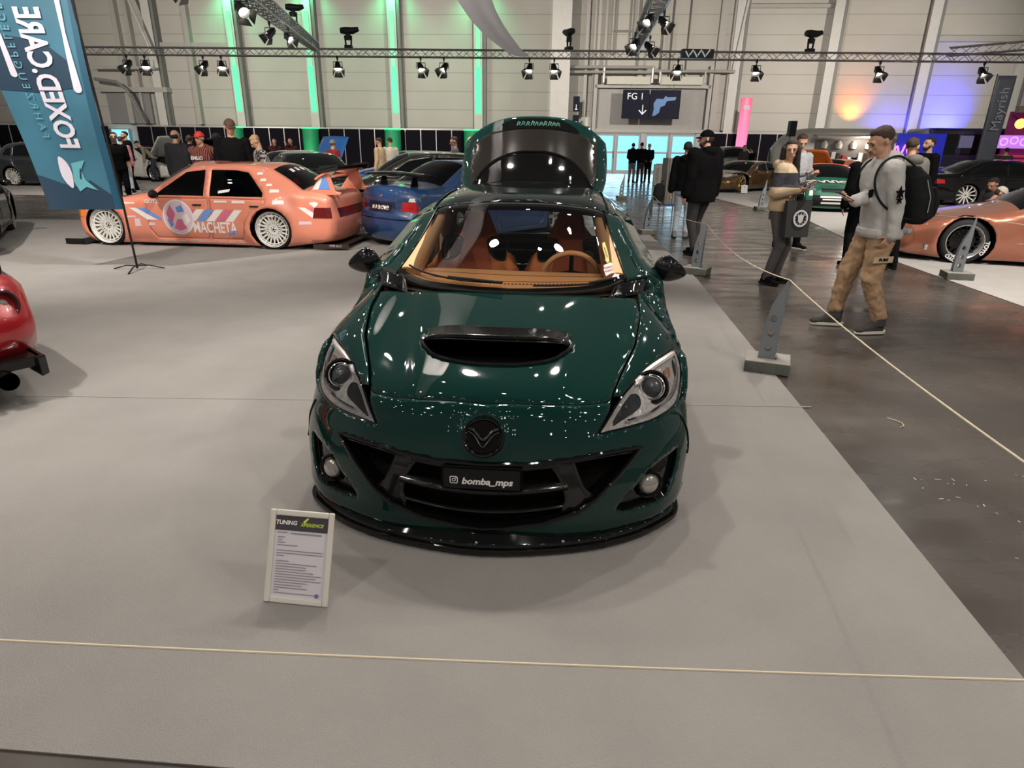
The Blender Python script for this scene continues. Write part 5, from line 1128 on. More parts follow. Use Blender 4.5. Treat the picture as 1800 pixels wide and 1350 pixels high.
# stickers inside the windshield, viewer's right
def gtext(txt, u, v, s, m, par, ang=0., bold=.0, sx=1., shear=0.):
    vv, f = text_mesh(txt, s, bold=bold, sx=sx, shear=shear); mk('sticker_text', [gh(u+(p.x*cos(ang)-p.y*sin(ang)), v+(p.x*sin(ang)+p.y*cos(ang))*.62)+Vector((0, -.004, .004)) for p in vv], f, m, par)
s1 = ghp([(3.12, .34), (3.55, .42), (3.62, .72), (3.52, .80), (3.10, .72), (3.06, .55)], 'event_sticker', mat('sticker_white', (.62, .58, .58), .5), off=.003, h=.1, thick=0)
gtext('TUNING', 3.33, .62, .13, mat('sticker_red', (.35, .03, .04), .5), s1, .12, .004); gtext('WORLD', 3.34, .50, .13, MATS['sticker_red'], s1, .12, .004)
s2 = ghp([(3.28, .78), (3.46, .83), (3.52, 1.2), (3.48, 1.55), (3.30, 1.50), (3.24, 1.3), (3.27, 1.1)], 'yellow_sticker', mat('sticker_yellow', (.70, .52, .10), .5), off=.003, h=.1, thick=0)
gtext('BODENSEE', 3.38, 1.16, .12, matte_black, s2, -1.5, .002)
s3 = ghp([(x+3.62, y+.24) for x, y in [(-.2, .02), (-.08, .07), (0, .14), (.08, .06), (.2, .03), (.13, -.05), (.15, -.14), (0, -.10), (-.14, -.15), (-.12, -.05)]], 'flower_sticker', MATS['sticker_white'], off=.003, h=.06, thick=0)
# cowl, wipers
b = MB(); b.grid(lambda u, v: Vector(((u-.5)*(1.26+.30*v), 1.10+.42*v, .825+.02*v)), 12, 6); solid(b.build('cowl_panel', matte_black, HR), .006)
b = MB(); b.grid(lambda u, v: Vector(((u-.5)*2*.70, 1.115+.15*abs((u-.5)*2)**2.4+.16*v, .842+.012*abs((u-.5)*2)**2+.0*v)), 20, 3); solid(b.build('cowl', matte_black, HR, True), .006)
for (x0, x1) in ((-.52, -.02), (.10, .52)):
    p0 = gh(x0/.14, .30 if x0 < -.3 else .06)+Vector((0, -.01, .02)); 
    pts = [gh(t, .16+.22*max(0, (-t-1.2)/2.6)**1 if x0 < 0 else .10)+Vector((0, -.01, .018)) for t in np.linspace(x0/.145, x1/.145, 10)]
    b = MB(); b.tube(pts, .006, 6); b.tube([pts[5]+Vector((0, -.0, .006)), pts[-1]+Vector((.0, -.03, .004))], .008, 6); b.build('wiper', matte_black, HR, True)
for sg in (1, -1):
    b = MB(); b.grid(lambda u, v: (fs(sg*(.54+.27*u), 1.333+.11*u)-Vector((0, 0, .004))).lerp(gh(sg*(3.55+1.45*u), .05)-Vector((0, 0, .006)), v), 8, 4); solid(b.build('cowl_corner', hb, HR, True), .01)
# ---- mirrors ----
for sg in (1, -1):
    b = MB()
    def mshape(u, v):
        a = 2*pi*u; t = v; r = sin(pi*min(max(t, .0), 1))**.55
        x = .0+.098*cos(a)*r*(1.0+.12*cos(a)); z = .086*sin(a)*r*(1 if sin(a) > 0 else .85)*(1-.34*max(0, cos(a)))-.022*max(0, cos(a))*r; y = -.055+.11*t
        return Vector((sg*(.925+x), 1.62+y, .925+z))
    b.grid(mshape, 28, 12); m_o = b.build('door_mirror', hb, HR, True)
    b = MB(); b.tube([(sg*.77, 1.60, .878), (sg*.82, 1.615, .868), (sg*.88, 1.62, .872), (sg*.93, 1.62, .885)], [.022, .017, .02, .03], 10, True, .6); b.build('mirror_arm', hb, m_o, True)
    b = MB(); b.lathe([(0, 0), (.8, 0), (.9, -.3)], 24, 'Y'); b.v = [Vector((sg*.925+p.x*.082*1.05, 1.675+p.y*.02, .925+p.z*.070)) for p in b.v]; b.build('mirror_glass', chrome, m_o, True)
# ---- interior ----
def dash(u, v):
    a = (u-.5)*2; y = 1.16+.20*abs(a)**2.5+v*(.36-.08*abs(a)**2); z = .868+.012*abs(a)+(.062*sin(pi*v*.55))*(1-.5*abs(a)**3)*(1-.25*max(0, a))-.02*v*v
    return Vector((a*.645, y, z))
b = MB(); b.grid(dash, 32, 12); d_o = b.build('dashboard', tan, HR, True); solid(d_o, .03)
b = MB()
for v in (.28, .55): b.tube([dash(u, v)+Vector((0, 0, .001)) for u in np.linspace(.06, .94, 28)], .0022, 5)
b.build('dash_seam', mat('seam_brown', (.16, .07, .03), .7), d_o, True)
b = MB()
for i in range(26): b.box(dash(.42+i*.016, .20)+Vector((0, 0, .001)), (.012, .008, .003))
b.build('dash_vent', matte_black, d_o)
for sg in (1, -1):
    b = MB(); b.ball((sg*.585, 1.42, .862), (.055, .06, .035), 16); b.build('dash_speaker', tan, d_o, True)
b = MB(); b.grid(lambda u, v: Vector(((u-.5)*1.3, 1.50+.05*v, .86-.4*v)), 8, 3); solid(b.build('dash_front', mat('dash_dark', (.02, .015, .012), .7), d_o), .02)
# steering wheel
c = Vector((.348, 1.76, .835)); q = Matrix.Rotation(radians(-68), 3, 'X')
b = MB(); b.tube([c+q @ Vector((.172*cos(t), .172*sin(t), 0)) for t in np.linspace(0, 2*pi, 41)], .017, 10, False); sw = b.build('steering_wheel', tan, HR, True)
b = MB(); b.tube([c+q @ Vector((.16, 0, 0)), c, c+q @ Vector((-.16, 0, 0))], [.014, .045, .014], 8); b.tube([c, c+q @ Vector((0, -.16, 0))], .014, 8); b.build('wheel_spoke', matte_black, sw, True)
b = MB(); b.tube([c, c+Vector((0, -.25, -.08))], .03, 8); b.build('steering_column', matte_black, sw)
# seats with open shoulders
def seat(cx, sg):
    S_ = [(-.37, 1.185), (-.27, 1.187), (-.218, 1.096), (-.172, 1.006), (-.097, .896), (-.09, .76), (-.13, .60), (-.16, .42), (-.52, .42), (-.55, .60), (-.592, .76), (-.592, .884), (-.487, 1.012), (-.432, 1.078), (-.417, 1.143)]
    S_ = [(x+.335, z) for x, z in S_]; S_ = [(-x, z) for x, z in S_[::-1]] if sg > 0 else S_
    out = spline(S_, 4)
    def sf(x, z):
        e = abs(x)/.25; y = 2.28+.30*(z-.75)-.085*min(1.3, e)**3*np.clip((1.02-z)/.2, 0, 1); return Vector((cx+x, y, z))
    h1 = spline([(-.222, .965), (-.17, 1.00), (-.095, .985), (-.082, .92), (-.14, .845), (-.225, .845)], 4); h2 = [(-x, z) for x, z in h1[::-1]]
    R, F = domain(out, .03, [h1, h2]); o = mk('seat', [sf(x, z) for x, z in R], F, tan if False else mat('seat_leather', (.62, .19, .06), .6, bump=.2, bscale=120), HR, 60); solid(o, .11, -1)
    cen = spline([(-.055, 1.165), (.055, 1.165), (.09, 1.05), (.085, .95), (.12, .80), (.13, .50), (-.13, .50), (-.12, .80), (-.085, .95), (-.09, 1.05)], 4)
    R, F = domain(cen, .03); k = mk('seat_insert', [sf(x, z)+Vector((0, -.006, 0)) for x, z in R], F, rust, o, 60); solid(k, .01, 1)
    for H in (h1, h2):
        b = MB(); L = [sf(x, z)+Vector((0, .02, 0)) for x, z in H]; L.append(L[0]); b.tube(L, .014, 8, False); b.build('belt_slot_trim', matte_black, o, True)
    b = MB(); b.box((cx, 2.02, .42), (.46, .5, .14)); bevel(b.build('seat_cushion', MATS['seat_leather'], o), .05, 3)
seat(-.335, -1); seat(.345, 1)
b = MB(); b.box((0, 1.95, .52), (.2, .8, .3)); bevel(b.build('centre_console', matte_black, HR), .03)
b = MB(); b.lathe([(.10, 0), (.115, .012), (.10, .02), (.085, .012), (0, .004)], 28, 'Z', (.0, 2.45, .78)); b.build('console_ring', hb, HR, True)
# rear bench, roll bar, door cards
b = MB(); b.box((0, 3.05, .62), (1.1, .12, .36)); bevel(b.build('rear_bench', mat('bench', (.05, .02, .01), .8), HR), .04, 3)
for sg in (1, -1):
    b = MB(); b.grid(lambda u, v: Vector((sg*(.80-.02*v), 1.5+1.9*u, .35+.54*v)), 8, 4); b.build('door_card', mat('door_card_tan', (.36, .17, .08), .7), HR)
    b = MB(); b.tube([(sg*.60, 2.55, .45), (sg*.60, 2.55, 1.0), (sg*.52, 2.60, 1.20)], .035, 8); b.build('b_pillar_trim', tan_pale, HR, True)
    b = MB(); b.tube([(sg*.50, 2.56, 1.15), (sg*.56, 2.45, .92), (sg*.60, 2.4, .5)], .012, 6, True, .3); b.build('seat_belt', matte_black, HR)
# ---- raised tailgate ----
TGC = [(3.44, 1.305), (3.62, 1.42), (3.84, 1.60), (4.02, 1.765), (4.12, 1.86)]; TGE = [(3.50, 1.215), (3.70, 1.29), (3.92, 1.43), (4.06, 1.575), (4.15, 1.665)]; TGW = [.60, .650, .668, .660, .645]
def tg(x, v, off=0.):
    t = v*4; i = min(int(t), 3); f = t-i
    I = lambda A_, j: A_[max(0, min(4, j))]
    def c2(A_): return _cr(np.array(I(A_, i-1), float), np.array(I(A_, i), float), np.array(I(A_, i+1), float), np.array(I(A_, min(i+2, 4)), float), f)
    c_, e_, w_ = c2(TGC), c2(TGE), c2(TGW); u = min(1., abs(x)/w_); k = u**3.0
    y = c_[0]*(1-k)+e_[0]*k; z = c_[1]*(1-k)+e_[1]*k
    return Vector((x*1.0, y+off*.62*-1, z+off*.78))
TW = lambda v: float(np.interp(v*4, range(5), TGW))
tgo = [(-TW(v), v) for v in (.0, .15, .3, .45, .6, .75, .88)]+[(-.60, .915), (-.48, .945), (-.28, .975), (0, 1.0), (.28, .975), (.48, .945), (.60, .915)]+[(TW(v), v) for v in (.88, .75, .6, .45, .3, .15, 0)]
tgo = tgo[::-1]
def tpanel(P, name, m, parent, off=0., h=.04, holes=(), thick=.01):
    R, F = domain(P, h, holes); V = [tg(x, v, off) for x, v in R]; a, b_, c = (V[i] for i in F[0])
    if (b_-a).cross(c-a).dot(Vector((0, -.6, .7))) < 0: F = [tuple(reversed(f)) for f in F]
    o = mk(name, V, F, m, parent, 60); 
    if thick: solid(o, thick)
    return o
HT = tpanel(tgo, 'tailgate', green, HR, 0, .04, thick=.09)
gp_ = [(x*.86 if abs(x) > .2 else x, .02+.90*v) for x, v in tgo]
tpanel([(x*.87, .015+.74*v) for x, v in tgo], 'tailgate_panel', mat('brown_black_gloss', (.016, .014, .012), .10, spec=.22), HT, .012, .04)
SW = spline([(-.36, .70), (0, .71), (.38, .70), (.34, .80), (.20, .87), (0, .885), (-.20, .87), (-.32, .80)], 4)
tpanel(SW, 'tailgate_window', dark_glass, HT, .018, .04, thick=0)
AR = spline([(-.50, .035), (-.44, .20), (-.33, .32), (-.15, .385), (0, .395), (.15, .385), (.33, .32), (.44, .20), (.50, .035), (0, .03)], 5)
tpanel(AR, 'rear_window', mat('deep_black_glass', (.002, .002, .002), .04), HT, .016, .04, thick=0)
b = MB(); ap = [tg(x, v, .020) for x, v in spline([(-.52, .02), (-.465, .20), (-.345, .335), (-.16, .405), (0, .415), (.16, .405), (.345, .335), (.465, .20), (.52, .02)], 5, False)]; b.tube(ap, .012, 8); b.build('window_arch_trim', hb, HT, True)
# jagged green sticker lettering
b = MB(); rs = random.Random(5); x = -.17
while x < .19:
    h0, h1 = .735+rs.random()*.01, .80+rs.random()*.02
    for a, c in (((x, h0), (x+.012, h1)), ((x+.012, h1), (x+.03, h1-.02)), ((x+.03, h1-.02), (x+.018, h0+.02)), ((x+.018, h0+.02), (x+.034, h0))):
        b.tube([tg(*a, .022), tg(*c, .022)], .0045, 5)
    x += .036+rs.random()*.008
b.build('sticker_script', mat('script_green', (.02, .16, .10), .5), HT)
for sg in (1, -1):
    b = MB(); b.tube([(sg*.56, 3.50, 1.16), (sg*.60, 3.88, 1.40)], .01, 8); b.build('gas_strut', matte_black, HR)
# ================= PEOPLE =================
def skin(n, c): return mat('skin_'+n, c, .5, bump=.05, bscale=60)
SK1 = skin('light', (.52, .29, .19)); SK2 = skin('warm', (.42, .21, .13))
def cloth_m(n, c, **k): return mat('cloth_'+n, c, .85, bump=.35, bscale=25, var=.1, vscale=10, spec=.2, **k)
def blob(b, p, q, r0, r1, n=12, sx=1., ax=None):
    """closed tapered limb with round ends"""
    p = Vector(p); q = Vector(q); d = q-p; L = d.length
    if L < 1e-6: b.ball(p, r0, n); return
    t = d/L; pts = []; rr = []
    for k in (-1, -.8, -.45): pts.append(p+t*k*r0*.95); rr.append(r0*sqrt(max(.02, 1-k*k)))
    for k in (0, .25, .5, .75, 1): pts.append(p+d*k); rr.append(r0+(r1-r0)*k)
    for k in (.45, .8, 1): pts.append(q+t*k*r1*.95); rr.append(r1*sqrt(max(.02, 1-k*k)))
    b.tube(pts, rr, n)
def rings(b, R, n=20):
    """closed loft through ellipses (centre, half width, half depth, yaw)"""
    v = []; f = []
    for c, w, d, yaw in R:
        for k in range(n):
            a = 2*pi*k/n; ca, sa = cos(a), sin(a); e = .85
            x = w*abs(ca)**e*(1 if ca >= 0 else -1); y = d*abs(sa)**e*(1 if sa >= 0 else -1)
            v.append(Vector(c)+Vector((x*cos(yaw)-y*sin(yaw), x*sin(yaw)+y*cos(yaw), 0)))
    m = len(R)
    for i in range(m-1):
        for k in range(n): f.append((i*n+k, i*n+(k+1) % n, (i+1)*n+(k+1) % n, (i+1)*n+k))
    f.append(tuple(range(n-1, -1, -1))); f.append(tuple((m-1)*n+k for k in range(n))); b.add(v, f)
def fuse(o, vox, smooth=3, fold=0., fs_=.12):
    md = o.modifiers.new('fuse', 'REMESH'); md.mode = 'VOXEL'; md.voxel_size = vox; md.use_smooth_shade = True
    if smooth: s = o.modifiers.new('relax', 'SMOOTH'); s.iterations = smooth; s.factor = .5
    if fold:
        t = bpy.data.textures.get('folds%g' % fs_) or bpy.data.textures.new('folds%g' % fs_, 'CLOUDS'); t.noise_scale = fs_; t.noise_depth = 1
        d = o.modifiers.new('folds', 'DISPLACE'); d.texture = t; d.strength = fold; d.mid_level = .5
    return o
def ik(a, c, l1, l2, pole):
    a, c = Vector(a), Vector(c); d = c-a; L = min(d.length, (l1+l2)*.995); t = d.normalized(); x = (l1*l1-l2*l2+L*L)/(2*L); h = sqrt(max(0, l1*l1-x*x))
    p = Vector(pole); p = (p-t*p.dot(t)); p = p.normalized() if p.length > 1e-5 else t.orthogonal().normalized(); return a+t*x+p*h, a+t*L
def hand(b, w, d, palm, s, curl=.5, thumb=1, n=6):
    """palm, four bent fingers of different length and a thumb from the side of the palm. d: forward, palm: palm normal"""
    w = Vector(w); d = Vector(d).normalized(); pn = Vector(palm); pn = (pn-d*pn.dot(d)).normalized(); sd = d.cross(pn).normalized()*thumb
    for k in (-1, -.33, .33, 1): blob(b, w+sd*k*.020*s, w+d*.085*s+sd*k*.030*s, .014*s, .0125*s, n)
    for k, L in ((-.033, .062), (-.011, .076), (.011, .082), (.033, .074)):
        base = w+d*.088*s+sd*k*s; a1 = curl*.9; a2 = curl*2.0; a3 = curl*2.8
        q0 = base; 
        for a, f in ((a1, .45), (a2, .32), (a3, .25)):
            q1 = q0+(d*cos(a)+pn*sin(a))*L*f*s; blob(b, q0, q1, .0088*s, .0078*s, n); q0 = q1
    t0 = w+d*.025*s+sd*.028*s+pn*.006*s; t1 = t0+(d*.55+sd*.75+pn*.35).normalized()*.042*s; t2 = t1+(d*.85+sd*.25+pn*.5).normalized()*.032*s
    blob(b, t0, t1, .0125*s, .0105*s, n); blob(b, t1, t2, .0100*s, .0085*s, n)
def person(label, at, yaw, H=1.76, top=None, legs=None, hair=None, skinm=SK1, cap=None, capm=None, arms=None, feet=None, lean=0., head=(0, 0), build=1., vox=.014, jacket='plain', long_hair=False, beard=None, shoes=None, sole=None, fold=.012, hood=False, eyes=True, cut=None, twist=0., group=None, bald=False, beanie=None, puff=1., name='person', capback=False, soft=0, hip=.945, hem=0.):
    """standing figure facing -Y locally; arms: {'L':(x,y,z) , 'R':...} wrist targets in metres relative to feet, scaled by H/1.76"""
    o = thing(name, label, 'person', (at[0], at[1], .008 if len(at) < 3 else at[2]), yaw, group); k = H/1.76; bw = build
    V = lambda x, y, z: Vector((x*k, y*k, z*k))
    feet = feet or {'L': (.10, 0.02), 'R': (-.10, -.02)}; arms = arms or {}
    hipc = V(0, 0, hip); ln = Matrix.Rotation(lean, 3, 'X'); tw = Matrix.Rotation(twist, 3, 'Z')
    T = lambda x, y, z: hipc+ln @ (tw @ (V(x, y, z-.945)))   # torso frame
    hp = {'L': hipc+V(.085*bw, 0, -.02), 'R': hipc+V(-.085*bw, 0, -.02)}
    knee = {}; ank = {}
    for s in 'LR':
        f = feet[s]; a = V(f[0], f[1], .085+(f[2] if len(f) > 2 else 0)); knee[s], ank[s] = ik(hp[s], a, .435*k, .43*k, (0, -1, 0)); 
    sh = {'L': T(.175*bw, 0, 1.43), 'R': T(-.175*bw, 0, 1.43)}; el = {}; wr = {}
    for s in 'LR':
        sg = 1 if s == 'L' else -1; t = arms.get(s); t = V(*t[:3]) if t else sh[s]+V(sg*.07, -.03, -.56)
        el[s], wr[s] = ik(sh[s], t, .285*k, .26*k, (sg*.35, .8, -.5) if arms.get(s) else (sg*.2, 1, 0))
    # head frame
    hc = T(0, -.02, 1.655)+Vector((0, 0, 0)); hq = ln @ tw @ Matrix.Rotation(head[0], 3, 'Z') @ Matrix.Rotation(head[1], 3, 'X'); nb = T(0, .015, 1.47)
    HP_ = lambda x, y, z: hc+hq @ V(x, y, z)
    b = MB(); n = 10 if vox > .012 else 14
    b.ball(hc+hq @ V(0, .012, .022), (.076*k, .095*k, .088*k), 18, hq); b.ball(hc+hq @ V(0, -.022, -.045), (.056*k, .062*k, .072*k), 16, hq); b.ball(hc+hq @ V(0, -.050, -.088), (.030*k, .028*k, .024*k), 12, hq)
    b.ball(hc+hq @ V(0, -.062, -.008), (.052*k, .025*k, .05*k), 12, hq)
    blob(b, HP_(0, -.086, .012), HP_(0, -.108, -.028), .010*k, .0145*k, 8); b.ball(HP_(.013, -.092, -.03), .010*k, 8); b.ball(HP_(-.013, -.092, -.03), .010*k, 8)
    blob(b, HP_(-.045, -.078, .024), HP_(.045, -.078, .024), .013*k, .013*k, 8)
    blob(b, HP_(-.018, -.083, -.055), HP_(.018, -.083, -.055), .008*k, .008*k, 8); blob(b, HP_(-.015, -.081, -.066), HP_(.015, -.081, -.066), .008*k, .008*k, 8)
    for sg in (1, -1): b.ball(HP_(sg*.078, .012, -.008), (.011*k, .020*k, .030*k), 8, hq)
    blob(b, nb-V(0, 0, .04), HP_(0, .012, -.06), .062*k, .052*k, 14)
    rings(b, [(T(0, 0, .90), .15*bw*k, .10*k, 0), (T(0, 0, 1.10), .125*bw*k, .09*k, 0), (T(0, 0, 1.32), .15*bw*k, .105*k, 0), (T(0, 0, 1.45), .13*bw*k, .07*k, 0), (T(0, 0, 1.49), .06*k, .05*k, 0)])
    for s in 'LR':
        sg = 1 if s == 'L' else -1
        blob(b, sh[s], el[s], .050*bw*k, .040*k, n); blob(b, el[s], wr[s], .040*k, .026*k, n)
        d = (wr[s]-el[s]).normalized(); ex = arms.get(s); pn = Vector(ex[3]) if ex and len(ex) > 3 else Vector((-sg, 0, 0)); cu = ex[4] if ex and len(ex) > 4 else .35
        dd = Vector(ex[5]) if ex and len(ex) > 5 else d
        hand(b, wr[s], dd, pn, k*(.95 if bw >= .95 else .88), cu, 1 if (d.cross(pn)).dot(Vector((0, -1, .2))) > 0 else -1)
        blob(b, hp[s], knee[s], .075*bw*k, .055*k, n); blob(b, knee[s], ank[s], .055*k, .038*k, n)
    body = b.build('body', skinm, o); fuse(body, vox*.62 if vox < .012 else vox*.8, 2)
    # top garment
    top = top or MATS['cloth_black']; b = MB(); p_ = .012*puff; z0 = cut or .88
    rings(b, [(T(0, 0, z0), (.165*bw+p_)*k, (.115+p_)*k, 0), (T(0, 0, z0+.06), (.17*bw+p_)*k, (.12+p_)*k, 0), (T(0, -.005, 1.10), (.155*bw+p_)*k, (.115+p_)*k, 0), (T(0, -.005, 1.28), (.175*bw+p_)*k, (.125+p_)*k, 0), (T(0, 0, 1.40), (.17*bw+p_)*k, (.11+p_)*k, 0), (T(0, .005, 1.465), (.12*bw+p_)*k, (.085+p_)*k, 0), (T(0, .01, 1.505), .070*k, .066*k, 0)], 24)
    for s in 'LR':
        sg = 1 if s == 'L' else -1; e2 = el[s]; w2 = wr[s]-(wr[s]-el[s])*.02; pp = .010*puff
        b.ball(sh[s], (.068*bw+pp)*k, 12); blob(b, sh[s], e2, (.064*bw+pp)*k, (.055+pp)*k, 14)
        if jacket != 'tee': blob(b, e2, w2, (.054+pp)*k, (.038+pp)*k, 14)
    if hood: b.ball(T(0, .085, 1.49), (.115*k, .085*k, .075*k), 16, ln); blob(b, T(-.085, .0, 1.50), T(0, .085, 1.52), .035*k, .045*k); blob(b, T(.085, .0, 1.50), T(0, .085, 1.52), .035*k, .045*k); blob(b, T(-.085, .0, 1.50), T(-.02, -.085, 1.44), .034*k, .028*k); blob(b, T(.085, .0, 1.50), T(.02, -.085, 1.44), .034*k, .028*k)
    g = b.build('top', top, o); fuse(g, vox, 3, fold*k)
    # trousers
    b = MB(); lp = .012+soft; lm = legs or MATS['cloth_dark_jeans']
    rings(b, [(hipc+V(0, 0, -.12), (.10*bw+.07)*k, .115*k, 0), (hipc+V(0, 0, -.02), (.16*bw)*k, .115*k, 0), (hipc+V(0, 0, .06), .155*bw*k, .108*k, 0), (hipc+V(0, 0, .10), .145*bw*k, .10*k, 0)])
    for s in 'LR':
        blob(b, hp[s]+V(0, 0, -.02), knee[s], (.085*bw+lp)*k, (.060+lp)*k, 14); blob(b, knee[s], ank[s]+V(0, 0, hem), (.058+lp)*k, (.042+lp)*k, 14)
    g = b.build('trousers', lm, o); fuse(g, vox, 2, fold*k*(1.4 if soft else .8), .07 if soft else .12)
    # shoes
    for s in 'LR':
        b = MB(); a = ank[s]; fy = (feet[s][3] if len(feet[s]) > 3 else (.25 if s == 'L' else -.25)); R2 = Rz(fy)
        fz = a.z-.085*k; q = lambda x, y, z: Vector((a.x, a.y, fz))+R2 @ V(x, y, z)
        blob(b, q(0, .035, .045), q(0, -.13, .035), .042*k, .036*k, 12); blob(b, q(0, .015, .10), q(0, -.07, .055), .050*k, .042*k, 12); blob(b, q(0, .01, .11), q(0, .02, .05), .050*k, .042*k, 12); b.ball(q(0, -.16, .034), (.046*k, .055*k, .030*k), 12, R2)
        shm = shoes or MATS['cloth_black']; so = b.build('shoe', shm, o); fuse(so, max(.008, vox*.7), 2)
        b = MB(); outl = [(.036*sqrt(max(0, 1-((t+.055)/.155)**4)), t) for t in np.linspace(-.209, .099, 13)]; P = outl+[(-x, y) for x, y in outl[::-1]]
        P = [(q(x*1.2, y, 0).x, q(x*1.2, y, 0).y) for x, y in P]; b.prism(P, fz+.001, fz+.026*k, 'Z'); b.build('sole', sole or matte_black, so)
    # hair, caps, face
    if cap:
        b = MB(); v = []; nn = 20
        b.grid(lambda u, t: hc+hq @ (V(.088*cos(2*pi*u)*sin(pi*.5*(.02+.98*t)), .010+.106*sin(2*pi*u)*sin(pi*.5*(.02+.98*t)), .028+.098*cos(pi*.5*(.02+.98*t)))), nn, 8)
        if cap == 'cap':
            bs = 1 if not capback else -1
            b.grid(lambda u, t: hc+hq @ V((u-.5)*.15*(1-.25*t*t), bs*(-(.078+.085*t*(1-1.2*(u-.5)**2)))+.01, .036-.012*t-.06*(u-.5)**2), 8, 4)
        else: b.grid(lambda u, t: hc+hq @ V(.094*cos(2*pi*u), .010+.112*sin(2*pi*u), .005+.035*t), nn, 2)
        c_ = b.build(cap if cap == 'beanie' else 'cap', capm, o, True); solid(c_, .006*k, 1)
    if hair and not (cap == 'beanie'):
        b = MB(); b.ball(HP_(0, .028, .036 if not cap else .0), ((.081 if not cap else .078)*k, (.093 if not cap else .085)*k, (.083 if not cap else .07)*k), 20, hq)
        if not cap: b.ball(HP_(0, -.008, .082), (.062*k, .058*k, .034*k), 14, hq)
        if long_hair:
            for sg in (1, -1):
                for j in range(3): blob(b, HP_(sg*(.066+.008*j), .035-.022*j, .045-.012*j), HP_(sg*(.080+.004*j), .045-.022*j, -.13), .034*k, .040*k); blob(b, HP_(sg*(.080+.004*j), .045-.022*j, -.13), T(sg*(.09+.01*j), .0-.065*j, 1.20), .040*k, .026*k)
            blob(b, HP_(0, .06, 0), T(0, .11, 1.35), .08*k, .075*k)
        if bald: b = MB(); [b.ball(HP_(sg*.05, .045, -.01), (.036*k, .062*k, .045*k), 12, hq) for sg in (1, -1)]; b.ball(HP_(0, .075, -.01), (.06*k, .035*k, .045*k), 12, hq)
        h_ = b.build('hair', hair, o); fuse(h_, max(.007, vox*.7), 1, .008*k, .03)
    if beard: b = MB(); b.ball(HP_(0, -.045, -.075), (.055*k, .050*k, .042*k), 14, hq); b.ball(HP_(0, -.02, -.05), (.064*k, .05*k, .045*k), 14, hq); b.build('beard', beard, o, True)
    if eyes:
        for sg in (1, -1):
            b = MB(); b.ball(HP_(sg*.030, -.0825, .006), (.0135*k, .0075*k, .0065*k), 10, hq); e = b.build('eye', mat('eye_dark', (.03, .02, .015), .2), o, True)
            b = MB(); blob(b, HP_(sg*.018, -.092, .026), HP_(sg*.046, -.084, .028), .0042*k, .003*k, 6); b.build('eyebrow', hair or mat('brow', (.04, .025, .015), .8), o, True)
        b = MB(); blob(b, HP_(-.020, -.0905, -.060), HP_(.020, -.0905, -.060), .0035*k, .0035*k, 6); b.build('lips', mat('lips', (.35, .10, .08), .5), o, True)
    o['_'] = 0; del o['_']
    return dict(o=o, T=T, H=HP_, hq=hq, wr=wr, el=el, sh=sh, ank=ank, knee=knee, hp=hp, k=k, V=V)
BLK = mat('cloth_black', (.0045, .0045, .005), .9, bump=.35, bscale=25, var=.1, vscale=10, spec=.08); DK = cloth_m('dark_grey', (.035, .033, .034)); JN = cloth_m('dark_jeans', (.03, .035, .05)); LJ = cloth_m('light_jeans', (.30, .33, .37)); GRY = cloth_m('light_grey', (.50, .48, .46)); MG = cloth_m('mid_grey', (.16, .155, .155))
BG = cloth_m('beige', (.52, .37, .23)); CRM = cloth_m('cream', (.55, .50, .42)); RD_ = cloth_m('dark_red', (.20, .018, .015)); WHT = cloth_m('white', (.60, .60, .60)); SL = cloth_m('slate', (.10, .10, .115)); TANP = cloth_m('tan_cargo', (.42, .27, .16))
hair_b = mat('hair_brown', (.045, .022, .012), .7, bump=.5, bscale=120); hair_d = mat('hair_dark', (.014, .009, .007), .7, bump=.5, bscale=120); hair_l = mat('hair_blond', (.38, .24, .11), .75, bump=.4, bscale=100)
W2 = lambda a: a
# --- the man in the grey hoodie, looking down at his phone ---
ym = radians(-90)     # faces left
def loc2(o, at, yaw, w):     # world point -> local of a figure
    d = Vector((w[0]-at[0], w[1]-at[1], w[2]-.008)); return Rz(-yaw) @ d
am = (3.30, 5.86); k = 1.80/1.76
ph = loc2(None, am, ym, (2.97, 5.70, 1.20))/k; pk_ = loc2(None, am, ym, (3.30, 5.63, .89))/k
M1 = person('man in light grey hoodie and tan cargo trousers looking down at his phone', am, ym, 1.80, GRY, TANP, hair_b, SK1, arms={'R': (ph.x-.02, ph.y, ph.z, (0, 0, 1), .55, (0, -1, .15)), 'L': (pk_.x, pk_.y, pk_.z, (-1, -.2, 0), .5, (-.1, -.5, -1))},
    feet={'R': (-.16, -.16, 0, -.15), 'L': (.12, .10, 0, .15)}, lean=.17, hem=.085, head=(0, .30), vox=.0095, hood=True, shoes=cloth_m('boot_grey', (.06, .055, .055)), sole=mat('pale_sole', (.66, .62, .54), .7), fold=.024, soft=.012, puff=1.4, build=1.05)
T = M1['T']; o = M1['o']
for s in 'LR':
    a = M1['ank'][s]; b = MB(); b.tube([a+Vector((0, .015, -.02)), a+Vector((0, .018, .05)), a+Vector((0, .02, .12))], [.060, .056, .060], 14); fuse(b.build('boot_shaft', MATS['cloth_boot_grey'], o), .009, 1)
b = MB(); b.tube([T(0, 0, .865)+Vector((0, 0, 0))]*1+[T(0, 0, .90)], [.15, .15], 8) if 0 else None
b = MB(); rings(b, [(T(0, 0, .850), .205, .165, 0), (T(0, 0, .885), .216, .176, 0), (T(0, 0, .93), .205, .165, 0)]); fuse(b.build('hem_band', GRY, o), .009, 1)
